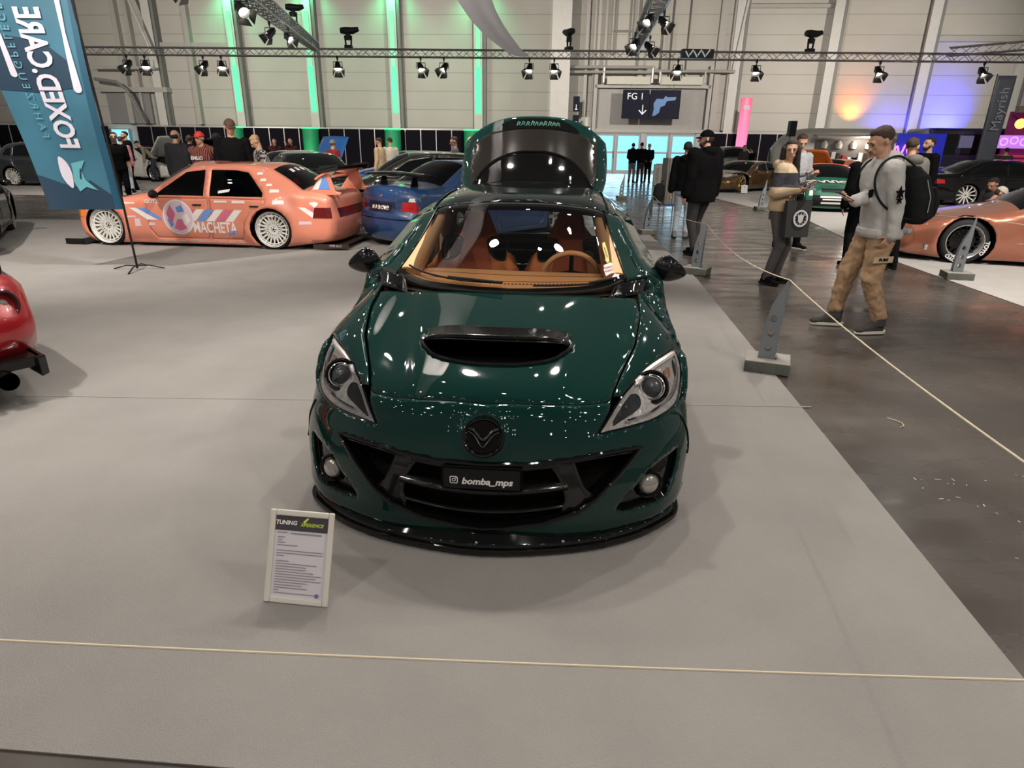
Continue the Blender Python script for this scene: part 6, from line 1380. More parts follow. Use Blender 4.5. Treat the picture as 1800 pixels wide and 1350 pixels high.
# sleeve star, chest print, pocket patch
def decal(name, pts, org, right, up, nrm, m, parent, thick=.003):
    org = Vector(org); r_ = Vector(right).normalized(); u_ = Vector(up).normalized(); n_ = Vector(nrm).normalized()
    F = MB(); v = [org+r_*x+u_*y for x, y in pts]; F.add([p+n_*thick for p in v]+[p-n_*thick for p in v], [tuple(range(len(v)))]+[tuple(range(2*len(v)-1, len(v)-1, -1))]+[(i, (i+1) % len(v), (i+1) % len(v)+len(v), i+len(v)) for i in range(len(v))]); return F.build(name, m, parent)
elb = (M1['sh']['L']+M1['el']['L'])/2
star = [(.045*(1 if i % 2 == 0 else .38)*cos(pi/2+i*pi/5+.1), .055*(1 if i % 2 == 0 else .38)*sin(pi/2+i*pi/5+.1)) for i in range(10)]
decal('sleeve_print', star, elb+Vector((.096, .0, -.04)), (0, 1, 0), (0, 0, 1), (1, 0, 0), BLK, o, .006)
decal('sleeve_print', [(x*.7, y*.7) for x, y in star], elb+Vector((.096, .005, -.10)), (0, 1, 0), (0, 0, 1), (1, 0, 0), BLK, o, .006)
decal('chest_print', [(-.02, -.04), (.03, -.02), (.03, .04), (-.01, .03)], T(.10, -.145, 1.25), (1, 0, 0), (0, 0, 1), (0, -1, 0), BLK, o, .010)
kn = M1['knee']['L'].lerp(M1['hp']['L'], .42)
pp = decal('cargo_pocket', [(-.085, -.025), (.085, -.015), (.085, .040), (-.085, .030)], kn+Vector((.112, .0, 0)), (0, 1, 0), (0, 0, 1), (1, 0, .1), cloth_m('pocket_flap', (.50, .40, .27)), o, .008)
put_text('PURE', .034, frame(kn+Vector((.123, .0, .008)), (0, 1, 0.05), (0, 0, 1)), BLK, pp, 'pocket_text', bold=.002)
b = MB(); b.tube([T(.13, .13, 1.00), T(.15, .03, 1.05)+Vector((.055, 0, .1)), T(.150, -.03, 1.30)+Vector((.04, -.06, 0)), T(.12, -.02, 1.47)+Vector((0, -.02, .03)), T(.11, .12, 1.45)], .012, 8, True, .5); 
# phone
def phone(label, p, yaw, tilt=.9):
    t = thing('phone', label, 'phone', p, yaw); R = Matrix.Rotation(-tilt, 3, 'X')
    b = MB(); b.box((0, 0, 0), (.074, .009, .155), R); bevel(b.build('phone_body', matte_black, t), .003); b = MB(); b.box(R @ Vector((0, .006, 0)), (.066, .001, .145), R); b.build('screen', mat('phone_screen', (.1, .12, .15), .1, emit=(.5, .6, .7), estr=.35), t); return t
def tow(Pn, p, at, yaw): return Vector((at[0], at[1], .008))+Rz(yaw) @ p
hw_ = tow(M1, M1['wr']['R'], am, ym); phone('phone held low by the man in the grey hoodie', hw_+Vector((-.105, 0, .035)), radians(90), 1.15)
# backpack
bp = thing('backpack', 'black backpack on the back of the man in the grey hoodie', 'backpack', (am[0], am[1], .008), ym)
b = MB(); rings(b, [(T(0, .26, .93), .14, .07, 0), (T(0, .30, .98), .17, .12, 0), (T(0, .30, 1.15), .175, .13, 0), (T(0, .27, 1.33), .16, .10, 0), (T(0, .235, 1.42), .12, .06, 0)]); fuse(b.build('pack', cloth_m('pack_black', (.012, .014, .015)), bp), .012, 3, .012)
b = MB(); rings(b, [(T(0, .39, .97), .12, .035, 0), (T(0, .42, 1.08), .13, .045, 0), (T(0, .40, 1.22), .12, .03, 0)]); fuse(b.build('front_pocket', MATS['cloth_pack_black'], bp), .012, 2)
for sg in (1, -1):
    b = MB(); b.tube(spline([T(sg*.10, .22, 1.42), T(sg*.115, .08, 1.525), T(sg*.125, -.06, 1.49), T(sg*.15, -.135, 1.36), T(sg*.185, -.11, 1.2), T(sg*.20, .02, 1.06), T(sg*.15, .2, .98)], 5, False), .013, 8, True, .6); b.build('strap', MATS['cloth_pack_black'], bp, True)
b = MB(); b.tube([T(.182, .30, 1.03), T(.18, .32, 1.15), T(.15, .30, 1.3)], .004, 6); b.build('zip', mat('zip_grey', (.4, .4, .4), .4), bp)
# --- the woman with the paper bag ---
aw = (3.26, 8.02); yw = radians(48); k = 1.69/1.76
q1 = loc2(None, aw, yw, (3.33, 7.78, 1.17))/k; q2 = loc2(None, aw, yw, (3.43, 7.80, 1.20))/k
beige_dark = mat('jacket_beige_black', (.52, .38, .24), .85, bump=.3, bscale=25)
nb_ = beige_dark.node_tree; bs_ = nb_.nodes['Principled BSDF']; tcx = nb_.nodes.new('ShaderNodeTexCoord'); sx_ = nb_.nodes.new('ShaderNodeSeparateXYZ'); cr_ = nb_.nodes.new('ShaderNodeValToRGB'); mrr = nb_.nodes.new('ShaderNodeMapRange')
nb_.links.new(tcx.outputs['Object'], sx_.inputs[0]); nb_.links.new(sx_.outputs['Z'], mrr.inputs[0]); mrr.inputs['From Min'].default_value = .7; mrr.inputs['From Max'].default_value = 1.5; nb_.links.new(mrr.outputs[0], cr_.inputs[0])
cr_.color_ramp.interpolation = 'CONSTANT'; cr_.color_ramp.elements[0].color = (.52, .38, .24, 1); e = cr_.color_ramp.elements[1]; e.position = .60; e.color = (.03, .03, .038, 1); e2 = cr_.color_ramp.elements.new(.80); e2.color = (.56, .42, .28, 1)
nb_.links.new(cr_.outputs[0], bs_.inputs['Base Color'])
F1 = person('woman with long dark hair in beige and black jacket holding a phone', aw, yw, 1.69, beige_dark, cloth_m('grey_leggings', (.085, .075, .075)), hair_d, SK1, arms={'R': (q1.x, q1.y, q1.z, (0, 0, 1), .6), 'L': (q2.x, q2.y, q2.z, (0, 0, 1), .6)},
    feet={'R': (-.08, .02, 0, -.3), 'L': (.10, -.03, 0, .2)}, head=(-1.12, .03), vox=.0095, long_hair=True, hood=True, build=.86, fold=.014, puff=2.2, cut=.93)
pw = (tow(F1, F1['wr']['R'], aw, yw)+tow(F1, F1['wr']['L'], aw, yw))/2; fd = Rz(yw) @ Vector((0, -1, 0)); phone('phone held in both hands by the long-haired woman', pw+fd*.10+Vector((0, 0, .045)), yw+pi, .95)
wl_ = tow(F1, F1['wr']['L'].lerp(F1['el']['L'], .35), aw, yw)
bg_ = thing('shopping_bag', 'black carrier bag with round white emblem hanging from the woman\'s arm', 'bag', (wl_.x-.02, wl_.y-.08, .62), radians(12))
b = MB(); v = []
b.grid(lambda u, t: Vector(((.155+.01*t)*[-1, 1, 1, -1, -1][int(round(u*4))], (.055)*[-1, -1, 1, 1, -1][int(round(u*4))]*(1-.5*t), .42*t)), 4, 6); b.box((0, 0, .004), (.31, .11, .006)); solid(b.build('bag_body', mat('bag_black', (.022, .022, .022), .7), bg_), .004)
for y in (-.03, .03): b = MB(); b.tube([(-.07, y, .41), (-.05, y*.5, .52), (0, 0, .60), (.05, y*.5, .52), (.07, y, .41)], .006, 6); b.build('bag_handle', MATS['bag_black'], bg_)
emb = mat('emblem_white', (.55, .55, .56), .6)
b = MB(); b.lathe([(.078, 0), (.098, 0)], 32, 'Y', (.02, -.052, .22)); b.v = [Vector((p.x, p.y+.008*(p.z-.22)/.1, p.z)) for p in b.v]; eo = b.build('bag_emblem', emb, bg_); solid(eo, .004)
b = MB(); b.prism([(x+.02, z+.22) for x, z in [(-.035, .01), (-.045, .05), (-.02, .035), (0, .055), (.02, .035), (.045, .05), (.035, .01), (.03, -.035), (0, -.06), (-.03, -.035)]], -.056, -.050); b.build('emblem_head', emb, eo)
for i in range(12): 
    a = 2*pi*i/12; b = MB(); b.box((.02+.112*cos(a)*.6, -.052, .22+.112*sin(a)*.6), (.006, .004, .012), Matrix.Rotation(-a, 3, 'Y')); b.build('emblem_mark', emb, eo)
# --- man in black coat walking away ---
person('bearded man in black hooded coat and black cap, seen from behind in the aisle', (2.90, 10.25), radians(205), 1.84, BLK, DK, hair_d, SK1, cap='cap', capm=BLK, feet={'L': (.10, .10, 0, .1), 'R': (-.10, -.12, 0, -.1)}, head=(.95, .05), vox=.0115, hood=True, beard=hair_b, build=1.14, puff=3.8, cut=.78, fold=.016)
person('person in black puffer jacket and pale jeans half hidden behind the black coat man', (3.12, 12.15), radians(160), 1.70, BLK, LJ, hair_d, SK1, vox=.016, puff=2.4, shoes=MG, lean=-.15, hood=True)
person('young man in light grey sweatshirt and black trousers looking down behind the woman', (4.62, 10.95), radians(15), 1.82, cloth_m('ash', (.36, .37, .39)), BLK, hair_b, SK1, arms={'L': (.12, -.26, 1.18, (0, 0, 1), .7), 'R': (-.05, -.28, 1.20, (0, 0, 1), .7)}, feet={'L': (.22, .0, 0, .2), 'R': (-.14, .05, 0, -.3)}, head=(-.35, .45), vox=.012, hood=True, shoes=BLK, sole=mat('white_sole', (.62, .6, .58), .6))
FAR = dict(vox=.017)
# behind and around the cars, left to right
person('person in bright yellow top far left above the grey hatchback', (-19.6, 27.0), radians(20), 1.72, cloth_m('yellow', (.70, .52, .02)), JN, hair_b, SK2, lean=.1, **FAR)
person('man in black T-shirt beside the right edge of the teal flag', (-9.75, 16.4), radians(30), 1.76, BLK, BLK, hair_d, SK1, jacket='tee', **FAR)
person('person in pink patterned shirt and jeans right of the teal flag', (-12.35, 21.1), radians(-150), 1.68, mat('cloth_pink_print', (.42, .16, .17), .9, bump=.3, bscale=20, var=.6, vscale=18), LJ, hair_b, SK1, **FAR)
person('man in black jacket and black trousers, head turned, right of the teal flag', (-12.7, 22.0), radians(-40), 1.84, BLK, BLK, hair_d, SK1, beard=hair_d, puff=2.4, shoes=BLK, sole=MATS['white_sole'], feet={'L': (.2, 0, 0, .2), 'R': (-.12, .0, 0, -.2)}, **FAR)
person('man in beige top bending over the open white car', (-14.6, 27.0), radians(-60), 1.74, cloth_m('khaki', (.22, .19, .15)), JN, hair_d, SK1, lean=.75, **FAR)
person('balding man in dark suit jacket seen from behind at the salmon saloon', (-7.2, 14.3), radians(165), 1.80, cloth_m('charcoal', (.025, .025, .028)), DK, hair_d, SK1, bald=True, hood=False, build=1.1, puff=1.8, vox=.014)
person('person in black with pale collar between the suited man and the red cap', (-8.4, 17.4), radians(-150), 1.72, BLK, BLK, hair_b, SK1, hood=True, **FAR)
strp = mat('cloth_stripes', (.05, .015, .012), .85); sn_ = strp.node_tree; sb = sn_.nodes['Principled BSDF']; wv = sn_.nodes.new('ShaderNodeTexWave'); wv.inputs['Scale'].default_value = 9; tcs = sn_.nodes.new('ShaderNodeTexCoord'); crs = sn_.nodes.new('ShaderNodeValToRGB'); sn_.links.new(tcs.outputs['Object'], wv.inputs['Vector']); sn_.links.new(wv.outputs[0], crs.inputs[0]); crs.color_ramp.elements[0].position = .62; crs.color_ramp.elements[0].color = (.022, .012, .011, 1); crs.color_ramp.elements[1].position = .68; crs.color_ramp.elements[1].color = (.30, .07, .045, 1); sn_.links.new(crs.outputs[0], sb.inputs['Base Color'])
P8 = person('man in red cap and striped dark hoodie with folded arms behind the salmon saloon', (-5.95, 12.75), radians(-12), 1.75, strp, JN, hair_b, SK1, cap='cap', capm=mat('cap_red', (.55, .03, .02), .7), arms={'L': (-.10, -.17, 1.14, (0, 1, 0), .5), 'R': (.10, -.15, 1.10, (0, 1, 0), .5)}, hood=True, build=1.12, vox=.012, puff=1.8)
put_text('EMILIO', .085, frame(P8['T'](0, -.175, 1.30), (1, 0, 0), (0, 0, 1)), WHT, P8['o'], 'chest_text', bold=.003)
person('man in pale grey shirt seen from behind, left of the tall man in black', (-6.15, 13.9), radians(170), 1.75, cloth_m('pale_shirt', (.30, .30, .30)), JN, hair_d, SK1, build=1.05, **FAR)
person('tall man in black jumper and brown cap behind the salmon saloon roof', (-5.02, 11.95), radians(25), 1.95, BLK, BLK, hair_b, SK1, cap='cap', capm=mat('cap_brown', (.07, .035, .025), .8), head=(.15, .22), build=1.12, vox=.012)
plaid = mat('cloth_plaid', (.4, .4, .4), .85); pn_ = plaid.node_tree; pb = pn_.nodes['Principled BSDF']; ck = pn_.nodes.new('ShaderNodeTexChecker'); ck.inputs['Scale'].default_value = 24; ck.inputs['Color1'].default_value = (.55, .50, .48, 1); ck.inputs['Color2'].default_value = (.03, .018, .02, 1); tcp = pn_.nodes.new('ShaderNodeTexCoord'); pn_.links.new(tcp.outputs['Object'], ck.inputs['Vector']); pn_.links.new(ck.outputs[0], pb.inputs['Base Color'])
person('fair-haired person in black and white checked shirt leaning by the salmon saloon', (-4.74, 12.75), radians(-55), 1.72, plaid, JN, hair_l, SK1, lean=.22, head=(0, .5), arms={'L': (.16, -.30, 1.0), 'R': (-.16, -.30, 1.0)}, vox=.012, puff=1.6)
person('left one of two people in dark red by the partition, holding up a camera', (-8.75, 24.5), radians(10), 1.70, cloth_m('maroon', (.06, .012, .012)), BLK, hair_b, SK1, arms={'L': (.05, -.22, 1.5), 'R': (-.05, -.22, 1.5)}, **FAR)
person('right one of two people in dark red by the partition, arms raised', (-8.2, 24.6), radians(-5), 1.72, MATS['cloth_maroon'], BLK, hair_b, SK1, arms={'L': (.05, -.20, 1.55), 'R': (-.05, -.20, 1.55)}, **FAR)
person('person in grey beanie and dark red jacket, back turned, beyond the salmon wing', (-5.15, 19.0), radians(150), 1.66, RD_, cloth_m('taupe', (.16, .12, .09)), hair_b, SK1, cap='beanie', capm=MG, build=1.05, **FAR)
person('left man of the beige pair above the black hatchback roof', (-3.95, 19.6), radians(-110), 1.74, BG, JN, hair_b, SK1, head=(0, .3), **FAR)
person('middle man of the beige pair above the black hatchback roof', (-3.75, 20.2), radians(-150), 1.75, CRM, JN, hair_b, SK1, head=(0, .2), **FAR)
person('man in slate jumper looking down, left of the raised green tailgate', (-1.53, 17.0), radians(-75), 1.77, SL, JN, hair_b, SK1, head=(0, .35), vox=.013)
person('man in beige beanie beside the raised green tailgate', (-1.10, 16.9), radians(-50), 1.76, DK, JN, hair_b, SK1, cap='beanie', capm=BG, beard=hair_d, head=(0, .2), vox=.013)
person('left of three people in black standing at the exit doors', (5.42, 31.0), radians(160), 1.74, BLK, MG, hair_d, SK1, vox=.016, hood=True, arms={'L': (.14, -.17, 1.02), 'R': (-.14, -.17, 1.02)})
person('middle of three people in black standing at the exit doors', (5.85, 31.2), radians(170), 1.77, BLK, DK, hair_d, SK1, vox=.016, arms={'L': (.14, -.17, 1.02), 'R': (-.14, -.17, 1.02)})
person('right of three people at the exit doors, white print on black top', (6.28, 31.6), radians(-10), 1.72, BLK, BLK, hair_b, SK1, vox=.016, arms={'L': (.14, -.17, 1.02), 'R': (-.14, -.17, 1.02)})
person('person in dark jacket by the white stand sign', (10.6, 31.2), radians(10), 1.72, DK, LJ, hair_d, SK1, vox=.02)
person('person in black jacket by the blue glow left of the silver trailer', (11.1, 31.6), radians(-160), 1.62, BLK, JN, hair_d, SK1, vox=.02, arms={'R': (-.1, -.25, 1.0), 'L': (.1, -.25, 1.0)})
person('man in black, hidden behind the man in the grey hoodie', (4.95, 9.3), radians(165), 1.68, BLK, BLK, hair_d, SK1, build=1.05, puff=2.5, vox=.016)
person('man in grey quilted jacket with dark collar behind the hoodie man', (5.42, 9.2), radians(-175), 1.76, cloth_m('quilt_grey', (.13, .12, .11)), BLK, hair_b, SK1, head=(-1.0, .1), puff=3., hood=True, vox=.014)
person('bearded man in black jumper with white collar facing left on the right', (7.65, 12.5), radians(-80), 1.83, BLK, JN, hair_d, SK1, beard=hair_d, vox=.012, build=1.05)
person('small figure in dark clothes in front of the pink lettering', (14.4, 24.2), radians(0), 1.62, BLK, BLK, hair_d, SK1, vox=.02)
person('person in dark jacket and cap in front of the tall grey banner', (16.25, 23.1), radians(150), 1.74, DK, BLK, hair_d, SK1, cap='cap', capm=BLK, puff=3., vox=.018)
person('person in dark olive jacket right of the capped person', (16.95, 23.3), radians(170), 1.72, cloth_m('olive', (.04, .04, .03)), BLK, hair_d, SK1, puff=3., vox=.018)
person('crouching visitor in dark coat behind the copper coupe bonnet', (9.1, 12.35), radians(-70), 1.72, DK, BLK, hair_d, SK2, lean=.4, head=(0, .1), hip=.42, vox=.014, puff=2)
person('crouching visitor with pale cap behind the copper coupe bonnet', (8.22, 11.75), radians(60), 1.70, MATS['cloth_taupe'], BLK, hair_b, SK1, lean=.5, head=(0, .1), hip=.34, cap='cap', capm=CRM, vox=.014)
# ================= SMALLER THINGS =================
steel = mat('stand_steel', (.23, .25, .27), .4, metal=.5); conc = mat('stand_concrete', (.10, .105, .09), .85, bump=.4, bscale=60, var=.2, vscale=8); conc_t = mat('stand_concrete_top', (.29, .27, .245), .9, bump=.3, bscale=80)
def barrier(x, y, label, rz=0., h=.66, w=.26):
    o = thing('rope_stand', label, 'rope stand', (x, y, .008), rz, 'rope stands with pierced fins'); hb_ = .085
    b = MB(); b.box((0, 0, hb_/2), (w*1.25, w*1.1, hb_)); bevel(b.build('base', conc, o), .004)
    b = MB(); b.box((0, 0, hb_+.002), (w*1.24, w*1.09, .004)); b.build('base_top', conc_t, o)
    P = [(-.075, 0), (-.074, .12), (-.060, .28), (-.030, .42), (.012, .53), (.050, h-hb_-.01), (.062, h-hb_), (.066, h-hb_-.01), (.062, .42), (.052, .22), (.048, 0)]
    for yy in (-.035, .035):
        holes = [[(-.012+.004*i+ .024*cos(a), .09+.115*i+.030*sin(a)) for a in np.linspace(0, 2*pi, 15)[:-1]] for i in range(3)]
        R, F = domain(P, .05, holes); sl = -.5*yy
        m_ = mk('fin', [Vector((p[0], yy*(1-.9*(p[1]/(h-hb_))**2), hb_+p[1])) for p in R], F, steel, o); solid(m_, .004, 0)
    b = MB(); b.box((.002, 0, hb_+.02), (.13, .075, .006)); b.build('fin_foot', steel, o)
    return Vector((x, y, .008))+Rz(rz) @ Vector((.062, 0, h))
s1 = barrier(1.99, 4.68, 'rope stand with grey pierced fin at the carpet edge right of the green car', radians(-22), .70)
s2 = barrier(2.50, 8.62, 'rope stand on the carpet edge in front of the man in the black coat', radians(-30), .66)
s3 = barrier(2.62, 12.7, 'rope stand at the far right corner of the front carpet', radians(10), .72)
s4 = barrier(6.24, 11.7, 'rope stand between the woman and the man in the grey hoodie', radians(-10), .80)
s5 = barrier(5.98, 8.52, 'rope stand in front of the copper coupe wheel', radians(-14), .80)
s6 = barrier(6.86, 18.2, 'rope stand in front of the gold wheeled coupe', radians(0), .80)
s7 = barrier(-16.5, 20.3, 'rope stand left of the teal flag by the dark aisle', radians(5), .80)
s8 = barrier(3.5, 21.5, 'rope stand far off, beside the raised green tailgate', radians(5), .80)
rope_m = mat('rope_cream', (.60, .52, .38), .8)
def rope(p, q, sag, label, r=.0045):
    p, q = Vector(p), Vector(q); n = 28; pts = [p.lerp(q, i/n)-Vector((0, 0, sag*4*(i/n)*(1-i/n))) for i in range(n+1)]
    b = MB(); b.tube(pts, r, 6); tag(b.build('barrier_rope', rope_m, None, True), label, 'rope')
near = Vector((1.50, .86, .74))
rope(s1, near, .05, 'cream rope from the near fin stand towards the lower right corner', .004)
rope(s1, s2, .10, 'cream rope between the two fin stands along the carpet edge', .004)
rope(s2, s3, .10, 'cream rope running from the second fin stand to the far carpet corner', .004)
rope(s4, s5, .08, 'thin rope between the stands behind the man in the grey hoodie', .004); rope(s5, (8.3, 5.6, .8), .08, 'thin rope in front of the copper coupe door', .004)
rope(near, (-1.05, .93, .745), .012, 'cream rope crossing the foreground in front of the green car', .0024)
b = MB(); b.tube([(2.42, 3.74, .005), (2.45, 3.70, .006), (2.47, 3.66, .006), (2.46, 3.62, .005), (2.42, 3.59, .005)], .003, 6); tag(b.build('string_scrap', rope_m), 'short curl of string on the dark aisle floor', 'string')
# stand for the near rope end, right of the picture
barrier(1.53, .84, 'near rope stand outside the lower right picture corner', 0, .74)
# ---- framed information sheet ----
fb = thing('info_frame', 'white A4 snap frame with an information sheet, leaning on the carpet left of the car', 'frame', (-.795, 1.905, .008), radians(-7)); R = Matrix.Rotation(radians(-24), 3, 'X')
wf = mat('frame_white', (.62, .58, .52), .35)
fw, fh, t = .250, .345, .022
def rot(b): b.v = [R @ p for p in b.v]; return b
for a, c in (((-fw/2+t/2, 0, fh/2), (t, .014, fh)), ((fw/2-t/2, 0, fh/2), (t, .014, fh)), ((0, 0, t/2), (fw-2*t, .014, t)), ((0, 0, fh-t/2), (fw-2*t, .014, t))):
    b = MB(); b.box(a, c); bevel(rot(b).build('frame_bar', wf, fb), .005, 3)
b = MB(); b.box((0, .004, fh/2), (fw-.02, .004, fh-.02)); pg = rot(b).build('sheet', mat('paper', (.60, .56, .60), .7), fb)
b = MB(); b.box((0, .0005, fh-t-.028), (fw-2*t-.002, .002, .052)); hd_ = rot(b).build('header', mat('header_purple', (.045, .035, .045), .6), pg)
def ft(txt, s, x, z, m, nm, **k): v, f = text_mesh(txt, s, **k); mk(nm, [R @ Vector((x+p.x, -.0018, z+p.y)) for p in v], f, m, hd_ if nm != 'sheet_text' else pg)
yl = mat('lime_ink', (.50, .62, .08), .6); ft('TUNING', .0215, -.060, fh-t-.026, white_v, 'header_text', bold=.0008, shear=.1); ft('XPERIENCE', .0175, .040, fh-t-.030, yl, 'header_text', bold=.0004, shear=.25)
b = MB(); b.prism([(.005, fh-t-.018), (.020, fh-t-.004), (.028, fh-t-.005), (.010, fh-t-.028)], -.0022, -.0012); rot(b).build('header_swoosh', yl, hd_)
ink = mat('ink_grey', (.26, .24, .27), .8); rs = random.Random(2); z = fh-t-.070
b = MB(); b.box((.02, 0, fh-t-.064), (.12, .001, .005)); b.box((-.075, 0, fh-t-.062), (.04, .001, .003))
rows = [.03, .02, .03, .08, None, .18, .18, .03, None, .05, .16, .12, .12, .15, .18, .16, .18, .13, .11, .13, .02, .18]
for i, w_ in enumerate(rows):
    z -= .0098
    if w_: b.box((-fw/2+t+.012+w_*.5, 0, z), (w_, .001, .0022))
b.v = [p+Vector((0, -.0004, 0)) for p in b.v]; rot(b).build('text_lines', ink, pg)
b = MB(); b.lathe([(0, 0), (.008, 0)], 16, 'Y', (.078, -.0008, t+.014)); rot(b).build('sheet_stamp', mat('stamp_blue', (.12, .10, .35), .6), pg)
b = MB(); b.box((0, .168, .125), (.05, .006, .25), Matrix.Rotation(.31, 3, 'X')); b.build('easel_leg', matte_black, fb)
# ---- teal beach flag, seen from behind ----
fl = thing('beach_flag', 'tall teal fabric flag with mirrored white FOXED.CARE lettering on a black cross foot', 'flag', (-4.97, 8.32, .008), 0)
teal = mat('flag_teal', (.035, .125, .185), .55, var=.25, vscale=.9, spec=.4); navy = mat('flag_navy', (.012, .035, .065), .55); petrol = mat('flag_petrol', (.006, .06, .11), .55); lilac = mat('flag_white', (.55, .52, .60), .6); aqua = mat('flag_aqua', (.10, .33, .38), .6); fain = mat('flag_faint', (.10, .28, .36), .6)
FX0, FX1 = -.98, -.04
def fsh(x, z): return x-(z-.75)*(.045+.13*min(1, max(0, (FX1-x)/(FX1-FX0))))
def fy(x, z): return .03*sin(2.2*z+1.5*x)+.02*sin(6*x)
def fpoly(P, name, m, off, par=None, h=.12, thick=0):
    R_, F = domain(P, h); return mk(name, [Vector((fsh(x, z), fy(x, z)-off, z)) for x, z in R_], F, m, par or fl, True)
xl = lambda z: FX0+.10*max(0, (z-.9))/2.6*0
cl = fpoly([(FX0, .75), (FX1, .77), (FX1-.01, 2.0), (FX1-.02, 3.75), (-.5, 4.1), (FX0, 3.9)], 'flag_cloth', teal, 0)
fpoly([(FX0, .75), (FX1-.1, .77), (FX1-.1, .95), (-.35, 1.12), (-.6, 1.03), (FX0, 1.18)], 'dark_hem', navy, .004, cl)
fpoly([(FX0, 2.15), (-.55, 2.12), (FX1-.12, 2.18), (FX1-.12, 2.42), (-.35, 2.62), (-.55, 2.70), (-.8, 2.74), (FX0, 2.86)], 'dark_hill', navy, .004, cl)
fpoly([(FX1-.10, .77), (FX1, .77), (FX1-.0, 3.75), (FX1-.02, 3.75), (FX1-.06, 2.4)], 'pole_sleeve', petrol, .006, cl)
def ftext2(txt, z0, z1, x0, x1, m, off, bold=.012):
    v, f = text_mesh(txt, 1., bold=bold, align='LEFT'); xs_ = [p.x for p in v]; ys_ = [p.y for p in v]; a0, a1, b0, b1 = min(xs_), max(xs_), min(ys_), max(ys_); V = []
    for p in v:
        x = x0+(p.y-b0)/(b1-b0)*(x1-x0); z = z0+(p.x-a0)/(a1-a0)*(z1-z0); V.append(Vector((fsh(x, z), fy(x, z)-off, z)))
    mk('flag_lettering', V, f, m, cl)
ftext2('FOXED.CARE', 1.50, 3.02, -.58, -.33, lilac, .012, .03)
ftext2('F A H R Z E U G P F L E G E', 1.62, 3.05, -.74, -.66, fain, .012, .0)
fpoly(spline([(-.66, 1.39), (-.58, 1.34), (-.55, 1.20), (-.60, 1.02), (-.69, 1.16)], 5), 'logo_hat', lilac, .010, cl, .06)
fpoly([(-.52, 1.32), (-.34, 1.36), (-.42, 1.24), (-.40, 1.12), (-.28, 1.00), (-.42, 1.04), (-.52, .98), (-.56, 1.1), (-.53, 1.24)], 'logo_fin', aqua, .010, cl, .06)
fpoly([(-.47, 1.14), (-.45, 1.13), (-.415, 1.25), (-.42, 1.27), (-.44, 1.24)], 'logo_line', navy, .012, cl, .06)
for x, z0, w_ in ((-.78, 2.32, .035), (-.17, 2.16, .04)):
    fpoly([(x+w_*cos(a), z0+w_*sin(a)) for a in np.linspace(pi, 2*pi, 9)]+[(x+w_*.4, z0+.6), (x+w_*.5+.02, z0+1.4), (x-w_*.5, z0+1.4), (x-w_*.4, z0+.6)], 'white_drip', lilac, .010, cl, .1)
b = MB(); b.tube([(0, 0, .02), (-.02, 0, .8), (fsh(-.04, 2.2), .0, 2.2), (fsh(-.04, 3.75), 0, 3.75), (-.45, 0, 4.05), (-.9, 0, 4.15)], .014, 8); b.build('pole', matte_black, fl, True)
for a in (.35, 1.75, 3.1, 4.9):
    b = MB(); b.tube([(0, 0, .05), (.14*cos(a), .14*sin(a), .055), (.32*cos(a), .32*sin(a), .006)], [.012, .010, .012], 8, True, .7); b.build('foot_leg', matte_black, fl, True)
# ---- pink light tube on the wall ----
tb = thing('light_tube', 'tall glowing pink tube banner standing before the black partition', 'light column', wp(13.48, 3.2, 0), WROT)
gm_ = mat('pink_glow', (.7, .15, .25), .5); gn = gm_.node_tree; gb = gn.nodes['Principled BSDF']; t1_ = gn.nodes.new('ShaderNodeTexCoord'); s1_ = gn.nodes.new('ShaderNodeSeparateXYZ'); r1_ = gn.nodes.new('ShaderNodeMapRange'); c1_ = gn.nodes.new('ShaderNodeValToRGB')
gn.links.new(t1_.outputs['Object'], s1_.inputs[0]); gn.links.new(s1_.outputs['Z'], r1_.inputs[0]); r1_.inputs['From Min'].default_value = 1.3; r1_.inputs['From Max'].default_value = 4.4; gn.links.new(r1_.outputs[0], c1_.inputs[0]); c1_.color_ramp.elements[0].color = (.95, .30, .62, 1); c1_.color_ramp.elements[1].color = (.55, .05, .07, 1)
gn.links.new(c1_.outputs[0], gb.inputs['Emission Color']); gb.inputs['Emission Strength'].default_value = .8
b = MB(); b.lathe([(.02, 1.45), (.27, 1.45), (.30, 1.5), (.31, 4.2), (.28, 4.28), (.02, 4.28)], 24); b.build('tube', gm_, tb, True)
b = MB(); b.tube([(0, 0, .02), (0, 0, 1.46)], .04, 8); b.lathe([(.0, .0), (.35, 0), (.35, .03), (0, .03)], 20); b.build('foot', matte_black, tb)
b = MB(); b.box((-.03, -.31, 3.75), (.34, .02, .22)); b.build('tube_label', mat('label_pale', (.5, .45, .55), .6), tb)
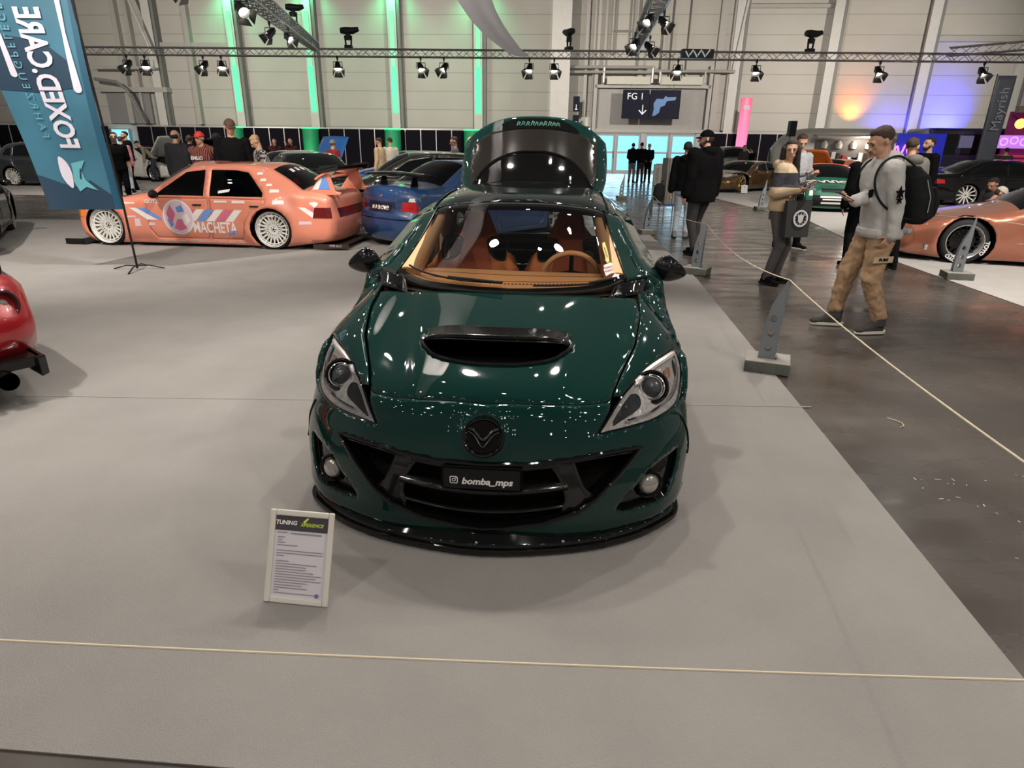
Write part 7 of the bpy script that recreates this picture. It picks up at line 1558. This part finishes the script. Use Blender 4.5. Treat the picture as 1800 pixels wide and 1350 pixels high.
# ---- queue cabinet, boxes, sign board ----
kb = thing('ribbed_cabinet', 'grey ribbed cabinet on blue legs left of the man in the black coat', 'cabinet', (3.60, 15.3, 0), radians(12))
b = MB(); b.box((0, 0, .88), (.36, .30, 1.0)); bevel(b.build('cabinet', mat('ribbed_grey', (.27, .25, .22), .4, metal=.4), kb), .01)
for i in range(5): b = MB(); b.box((-.14+.07*i, -.155, .88), (.02, .012, .96)); b.build('rib', mat('rib_dark', (.14, .13, .12), .4, metal=.4), kb)
b = MB(); b.box((0, 0, .36), (.40, .34, .05)); b.build('shelf', mat('shelf_blue', (.03, .06, .20), .4), kb)
for x in (-.17, .17):
    for y in (-.13, .13): b = MB(); b.tube([(x, y, 0), (x, y, .35)], .015, 8); b.build('leg', steel, kb)
bb = thing('rucksack', 'black rucksack hanging beside the grey ribbed cabinet', 'bag', (3.34, 15.25, .45), 0); b = MB(); rings(b, [((0, 0, 0), .10, .08, 0), ((0, 0, .12), .14, .11, 0), ((0, 0, .3), .12, .09, 0), ((0, 0, .38), .06, .04, 0)]); fuse(b.build('pack', MATS['cloth_pack_black'], bb), .015, 2); b = MB(); b.tube([(0, 0, .36), (.06, 0, .44), (.12, 0, .40)], .01, 6); b.build('loop', MATS['cloth_pack_black'], bb)
tbx = thing('waste_bin', 'square metal bin with vertical dark lettering beside the exit doors', 'bin', (6.45, 29.4, 0), radians(-8))
b = MB(); b.box((0, 0, .45), (.66, .5, .88)); bevel(b.build('bin_body', mat('bin_alu', (.42, .40, .36), .35, metal=.6), tbx), .02); put_text('HANSA', .19, frame((-.17, -.256, .45), (0, 0, 1), (-1, 0, 0)), mat('bin_ink', (.12, .11, .10), .6), tbx, 'bin_text'); b = MB(); b.box((.02, 0, .90), (.5, .35, .03)); b.build('bin_lid', dark_st, tbx)
sa = thing('a_board', 'white folding A-board sign on the floor behind the gold wheeled coupe', 'sign', (9.9, 30.3, 0), radians(30))
for s in (-1, 1): b = MB(); b.box((s*.13, 0, .45), (.03, .55, .95), Matrix.Rotation(s*-.26, 3, 'Y')); b.build('board', mat('aboard_white', (.55, .60, .68), .5), sa)
# ---- silver trailer with serving hatch ----
tr = thing('trailer', 'polished silver rounded catering trailer with open serving hatch', 'trailer', (14.9, 31.0, 0), radians(-6))
al = mat('polished_aluminium', (.58, .55, .50), .38, metal=.15, bump=.15, bscale=8)
def trl(u, v):
    a = pi*(v*1.16-.08); x = -3.1+6.2*u; e = 1.-.85*max(0, (abs(u-.5)*2-.62)/.38)**2.2; r = sqrt(max(.02, e)); return Vector((x, -1.05*r*cos(a)*1., 1.25+1.18*r*sin(a) if sin(a) > 0 else 1.25+.85*sin(a)*3*r))
b = MB(); b.grid(lambda u, v: Vector((-3.1+6.2*u, -1.05*cos(pi*v)*(1-abs((u-.5)*2)**5*.75), .45+2.05*(sin(pi*v)**.42)*(1-abs((u-.5)*2)**6*.45))), 40, 28); solid(b.build('trailer_shell', al, tr, True), .02)
b = MB(); b.box((.5, -1.06, 1.55), (3.9, .05, .95)); b.build('hatch_opening', mat('hatch_inside', (.13, .11, .10), .5), tr)
b = MB(); b.box((.5, -1.35, 2.15), (4.2, .65, .06), Matrix.Rotation(.12, 3, 'X')); b.build('awning', mat('awning_cream', (.55, .50, .42), .5, metal=.2), tr)
b = MB(); b.box((.5, -1.2, 1.02), (4.1, .35, .07)); b.build('counter', al, tr)
rs = random.Random(4); things_m = [mat('jar_red', (.4, .03, .03), .4), WHT, gloss_black, mat('paper_white', (.6, .58, .55), .7), hair_b]
for i in range(17):
    x = -1.35+i*.23; h_ = .18+rs.random()*.28; b = MB(); b.box((0, 0, h_/2), (.13+rs.random()*.06, .08, h_)); bevel(b.build('counter_item', things_m[i % 5], tr, False, (x, -1.16, 1.06)), .012)
for i in range(6): b = MB(); b.lathe([(0, 0), (.13, .02), (.15, .2), (.05, .34), (0, .34)], 16); b.build('wall_lamp', al, tr, True, (-1.1+i*.62, -1.12, 1.62))
for x in (-1.6, 1.2): b = MB(); b.lathe([(0, -.1), (.3, -.1), (.32, 0), (.3, .1), (0, .1)], 24, 'Y', (x, -.95, .33)); b.build('trailer_wheel', rubber, tr, True)
ll = bpy.data.lights.new('hatch_fill', 'POINT'); ll.energy = 90; ll.color = (1, .9, .78); ll.shadow_soft_size = .2; lo = bpy.data.objects.new('hatch_fill', ll); lo.location = (15.2, 29.2, 2.0); COL.objects.link(lo)  # point light added in front of the trailer to brighten its serving hatch
sp_ = thing('loudspeaker', 'black loudspeaker on a pole left of the silver trailer', 'speaker', (11.85, 29.3, 0), radians(8)); b = MB(); b.prism([(-.15, -.16), (.15, -.16), (.11, .16), (-.11, .16)], 2.10, 2.72, 'Z'); bevel(b.build('speaker_cabinet', matte_black, sp_), .02); b = MB(); b.tube([(0, 0, 0), (0, 0, 2.1)], .025, 8); b.build('pole', blk, sp_); b = MB(); b.lathe([(0, 0), (.4, 0), (.4, .02), (0, .02)], 16); b.build('foot', blk, sp_)
# ---- right side booth: blue stage backdrop, truck, neon scripts, grey banner, barrier ----
bd_ = thing('blue_backdrop', 'blue lit booth wall with pink neon script behind the bearded man', 'booth', (15.95, 25.2, 0), radians(-5))
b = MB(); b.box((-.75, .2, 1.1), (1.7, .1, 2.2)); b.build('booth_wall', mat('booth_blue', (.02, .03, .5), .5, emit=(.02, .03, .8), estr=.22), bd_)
neon = mat('neon_pink', (.8, .1, .5), .4, emit=(1, .22, .72), estr=1.6); neon2 = mat('neon_violet', (.6, .2, .8), .4, emit=(.75, .35, 1), estr=1.3)
b = MB(); c_ = spline([(-1.8, 1.4), (-1.65, 1.75), (-1.5, 1.4), (-1.35, 1.8), (-1.2, 1.45), (-1.05, 1.7), (-.95, 1.5), (-1.3, 1.25), (-1.7, 1.2)], 6, False); b.tube([(x, -.0, z) for x, z in c_], .035, 6); b.build('neon_script', neon, bd_, True)
tk = thing('truck_cab', 'dark blue truck with square windows behind the black saloon', 'truck', (18.2, 27.8, 0), radians(-8)); b = MB(); b.box((0, 0, 1.3), (3.4, 2.2, 2.3)); bevel(b.build('cab', mat('truck_navy', (.012, .018, .07), .3, coat=.6), tk), .12, 3)
for x in (-1.0, 0, 1.0): b = MB(); b.box((x, -1.11, 1.85), (.8, .03, .75)); b.build('side_window', dark_glass, tk)
b = MB(); b.box((-.3, -1.13, 1.95), (.5, .02, .45)); b.build('window_poster', mat('poster_blue', (.35, .40, .65), .5), tk)
for x in (-1.1, 1.0): b = MB(); b.lathe([(0, -.1), (.42, -.1), (.45, 0), (.42, .1), (0, .1)], 24, 'Y', (x, -1.08, .45)); b.build('wheel', rubber, tk, True)
bn = thing('grey_banner', 'tall slanted grey banner flag at the right edge', 'flag', (15.8, 22.6, 0), radians(-6))
b = MB(); b.grid(lambda u, v: Vector((-.28+.56*u, .03*sin(5*v), .6+3.3*v)), 6, 16); solid(b.build('banner_cloth', mat('banner_grey', (.07, .075, .10), .5, coat=.3), bn, True), .005); b = MB(); b.tube([(-.3, 0, 0), (-.3, 0, 3.95)], .02, 8); b.build('pole', blk, bn)
put_text('Mayrish', .42, frame((.02, -.05, 2.9), (0, 0, 1), (-1, 0, 0)), mat('banner_ink', (.25, .26, .30), .5), bn, 'banner_text')
fr = thing('neon_booth', 'booth with red slatted front and violet neon sign at the right edge', 'booth', (19.9, 25.0, 0), radians(-8))
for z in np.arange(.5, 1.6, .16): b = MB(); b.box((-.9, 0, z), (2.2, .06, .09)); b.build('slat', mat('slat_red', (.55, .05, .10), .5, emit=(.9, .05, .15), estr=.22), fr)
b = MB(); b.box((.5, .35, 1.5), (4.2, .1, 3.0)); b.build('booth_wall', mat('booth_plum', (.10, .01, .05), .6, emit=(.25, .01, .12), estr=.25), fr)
b = MB(); b.box((-1.0, -.05, 1.95), (1.9, .06, .45)); b.build('sign_plate', mat('sign_violet', (.3, .1, .5), .5, emit=(.6, .25, .9), estr=.8), fr)
b = MB()
for i in range(6): b.lathe([(.10, 0), (.14, 0)], 16, 'Y', (-1.8+i*.34, -.1, 1.95+.05*(i % 2)))
b.build('neon_ring', neon2, fr)
b = MB(); b.box((.5, -.2, 3.05), (4.4, .25, .22)); b.build('fascia', dark_st, fr)
ol_ = thing('orange_lamp', 'orange glowing lamp above the neon booth', 'lamp', (18.05, 24.5, 2.55), 0); b = MB(); b.ball((0, 0, 0), .17, 14); b.build('bulb', mat('orange_bulb', (1, .4, .1), .4, emit=(1, .35, .06), estr=4), ol_, True); b = MB(); b.tube([(0, .1, .12), (0, .5, .3)], .02, 6); b.build('bracket', blk, ol_)
cb_ = thing('crowd_barrier', 'red and white striped crowd barrier behind the black saloon', 'barrier', (16.0, 24.3, 0), radians(-8))
for i in range(9): b = MB(); b.box((-.8+.2*i, 0, .75), (.09, .04, .55)); b.build('bar', mat('barrier_red', (.65, .10, .12), .5) if i % 2 else white_v, cb_)
b = MB(); b.box((0, 0, 1.04), (1.8, .05, .05)); b.box((0, 0, .45), (1.8, .05, .05)); b.box((-.85, 0, .22), (.05, .4, .45)); b.box((.85, 0, .22), (.05, .4, .45)); b.build('barrier_frame', alu, cb_)
# small table with papers far left, floor sticker etc.
cbx = thing('price_card', 'white display card leaning on the gold wheeled coupe', 'card', (8.55, 24.6, .02), radians(-10)); b = MB(); b.box((0, 0, .16), (.22, .01, .32), Matrix.Rotation(-.5, 3, 'X')); b.build('card', WHT, cbx)
b = MB(); b.box((0, .07, .13), (.02, .01, .27), Matrix.Rotation(.5, 3, 'X')); b.build('card_foot', matte_black, cbx)
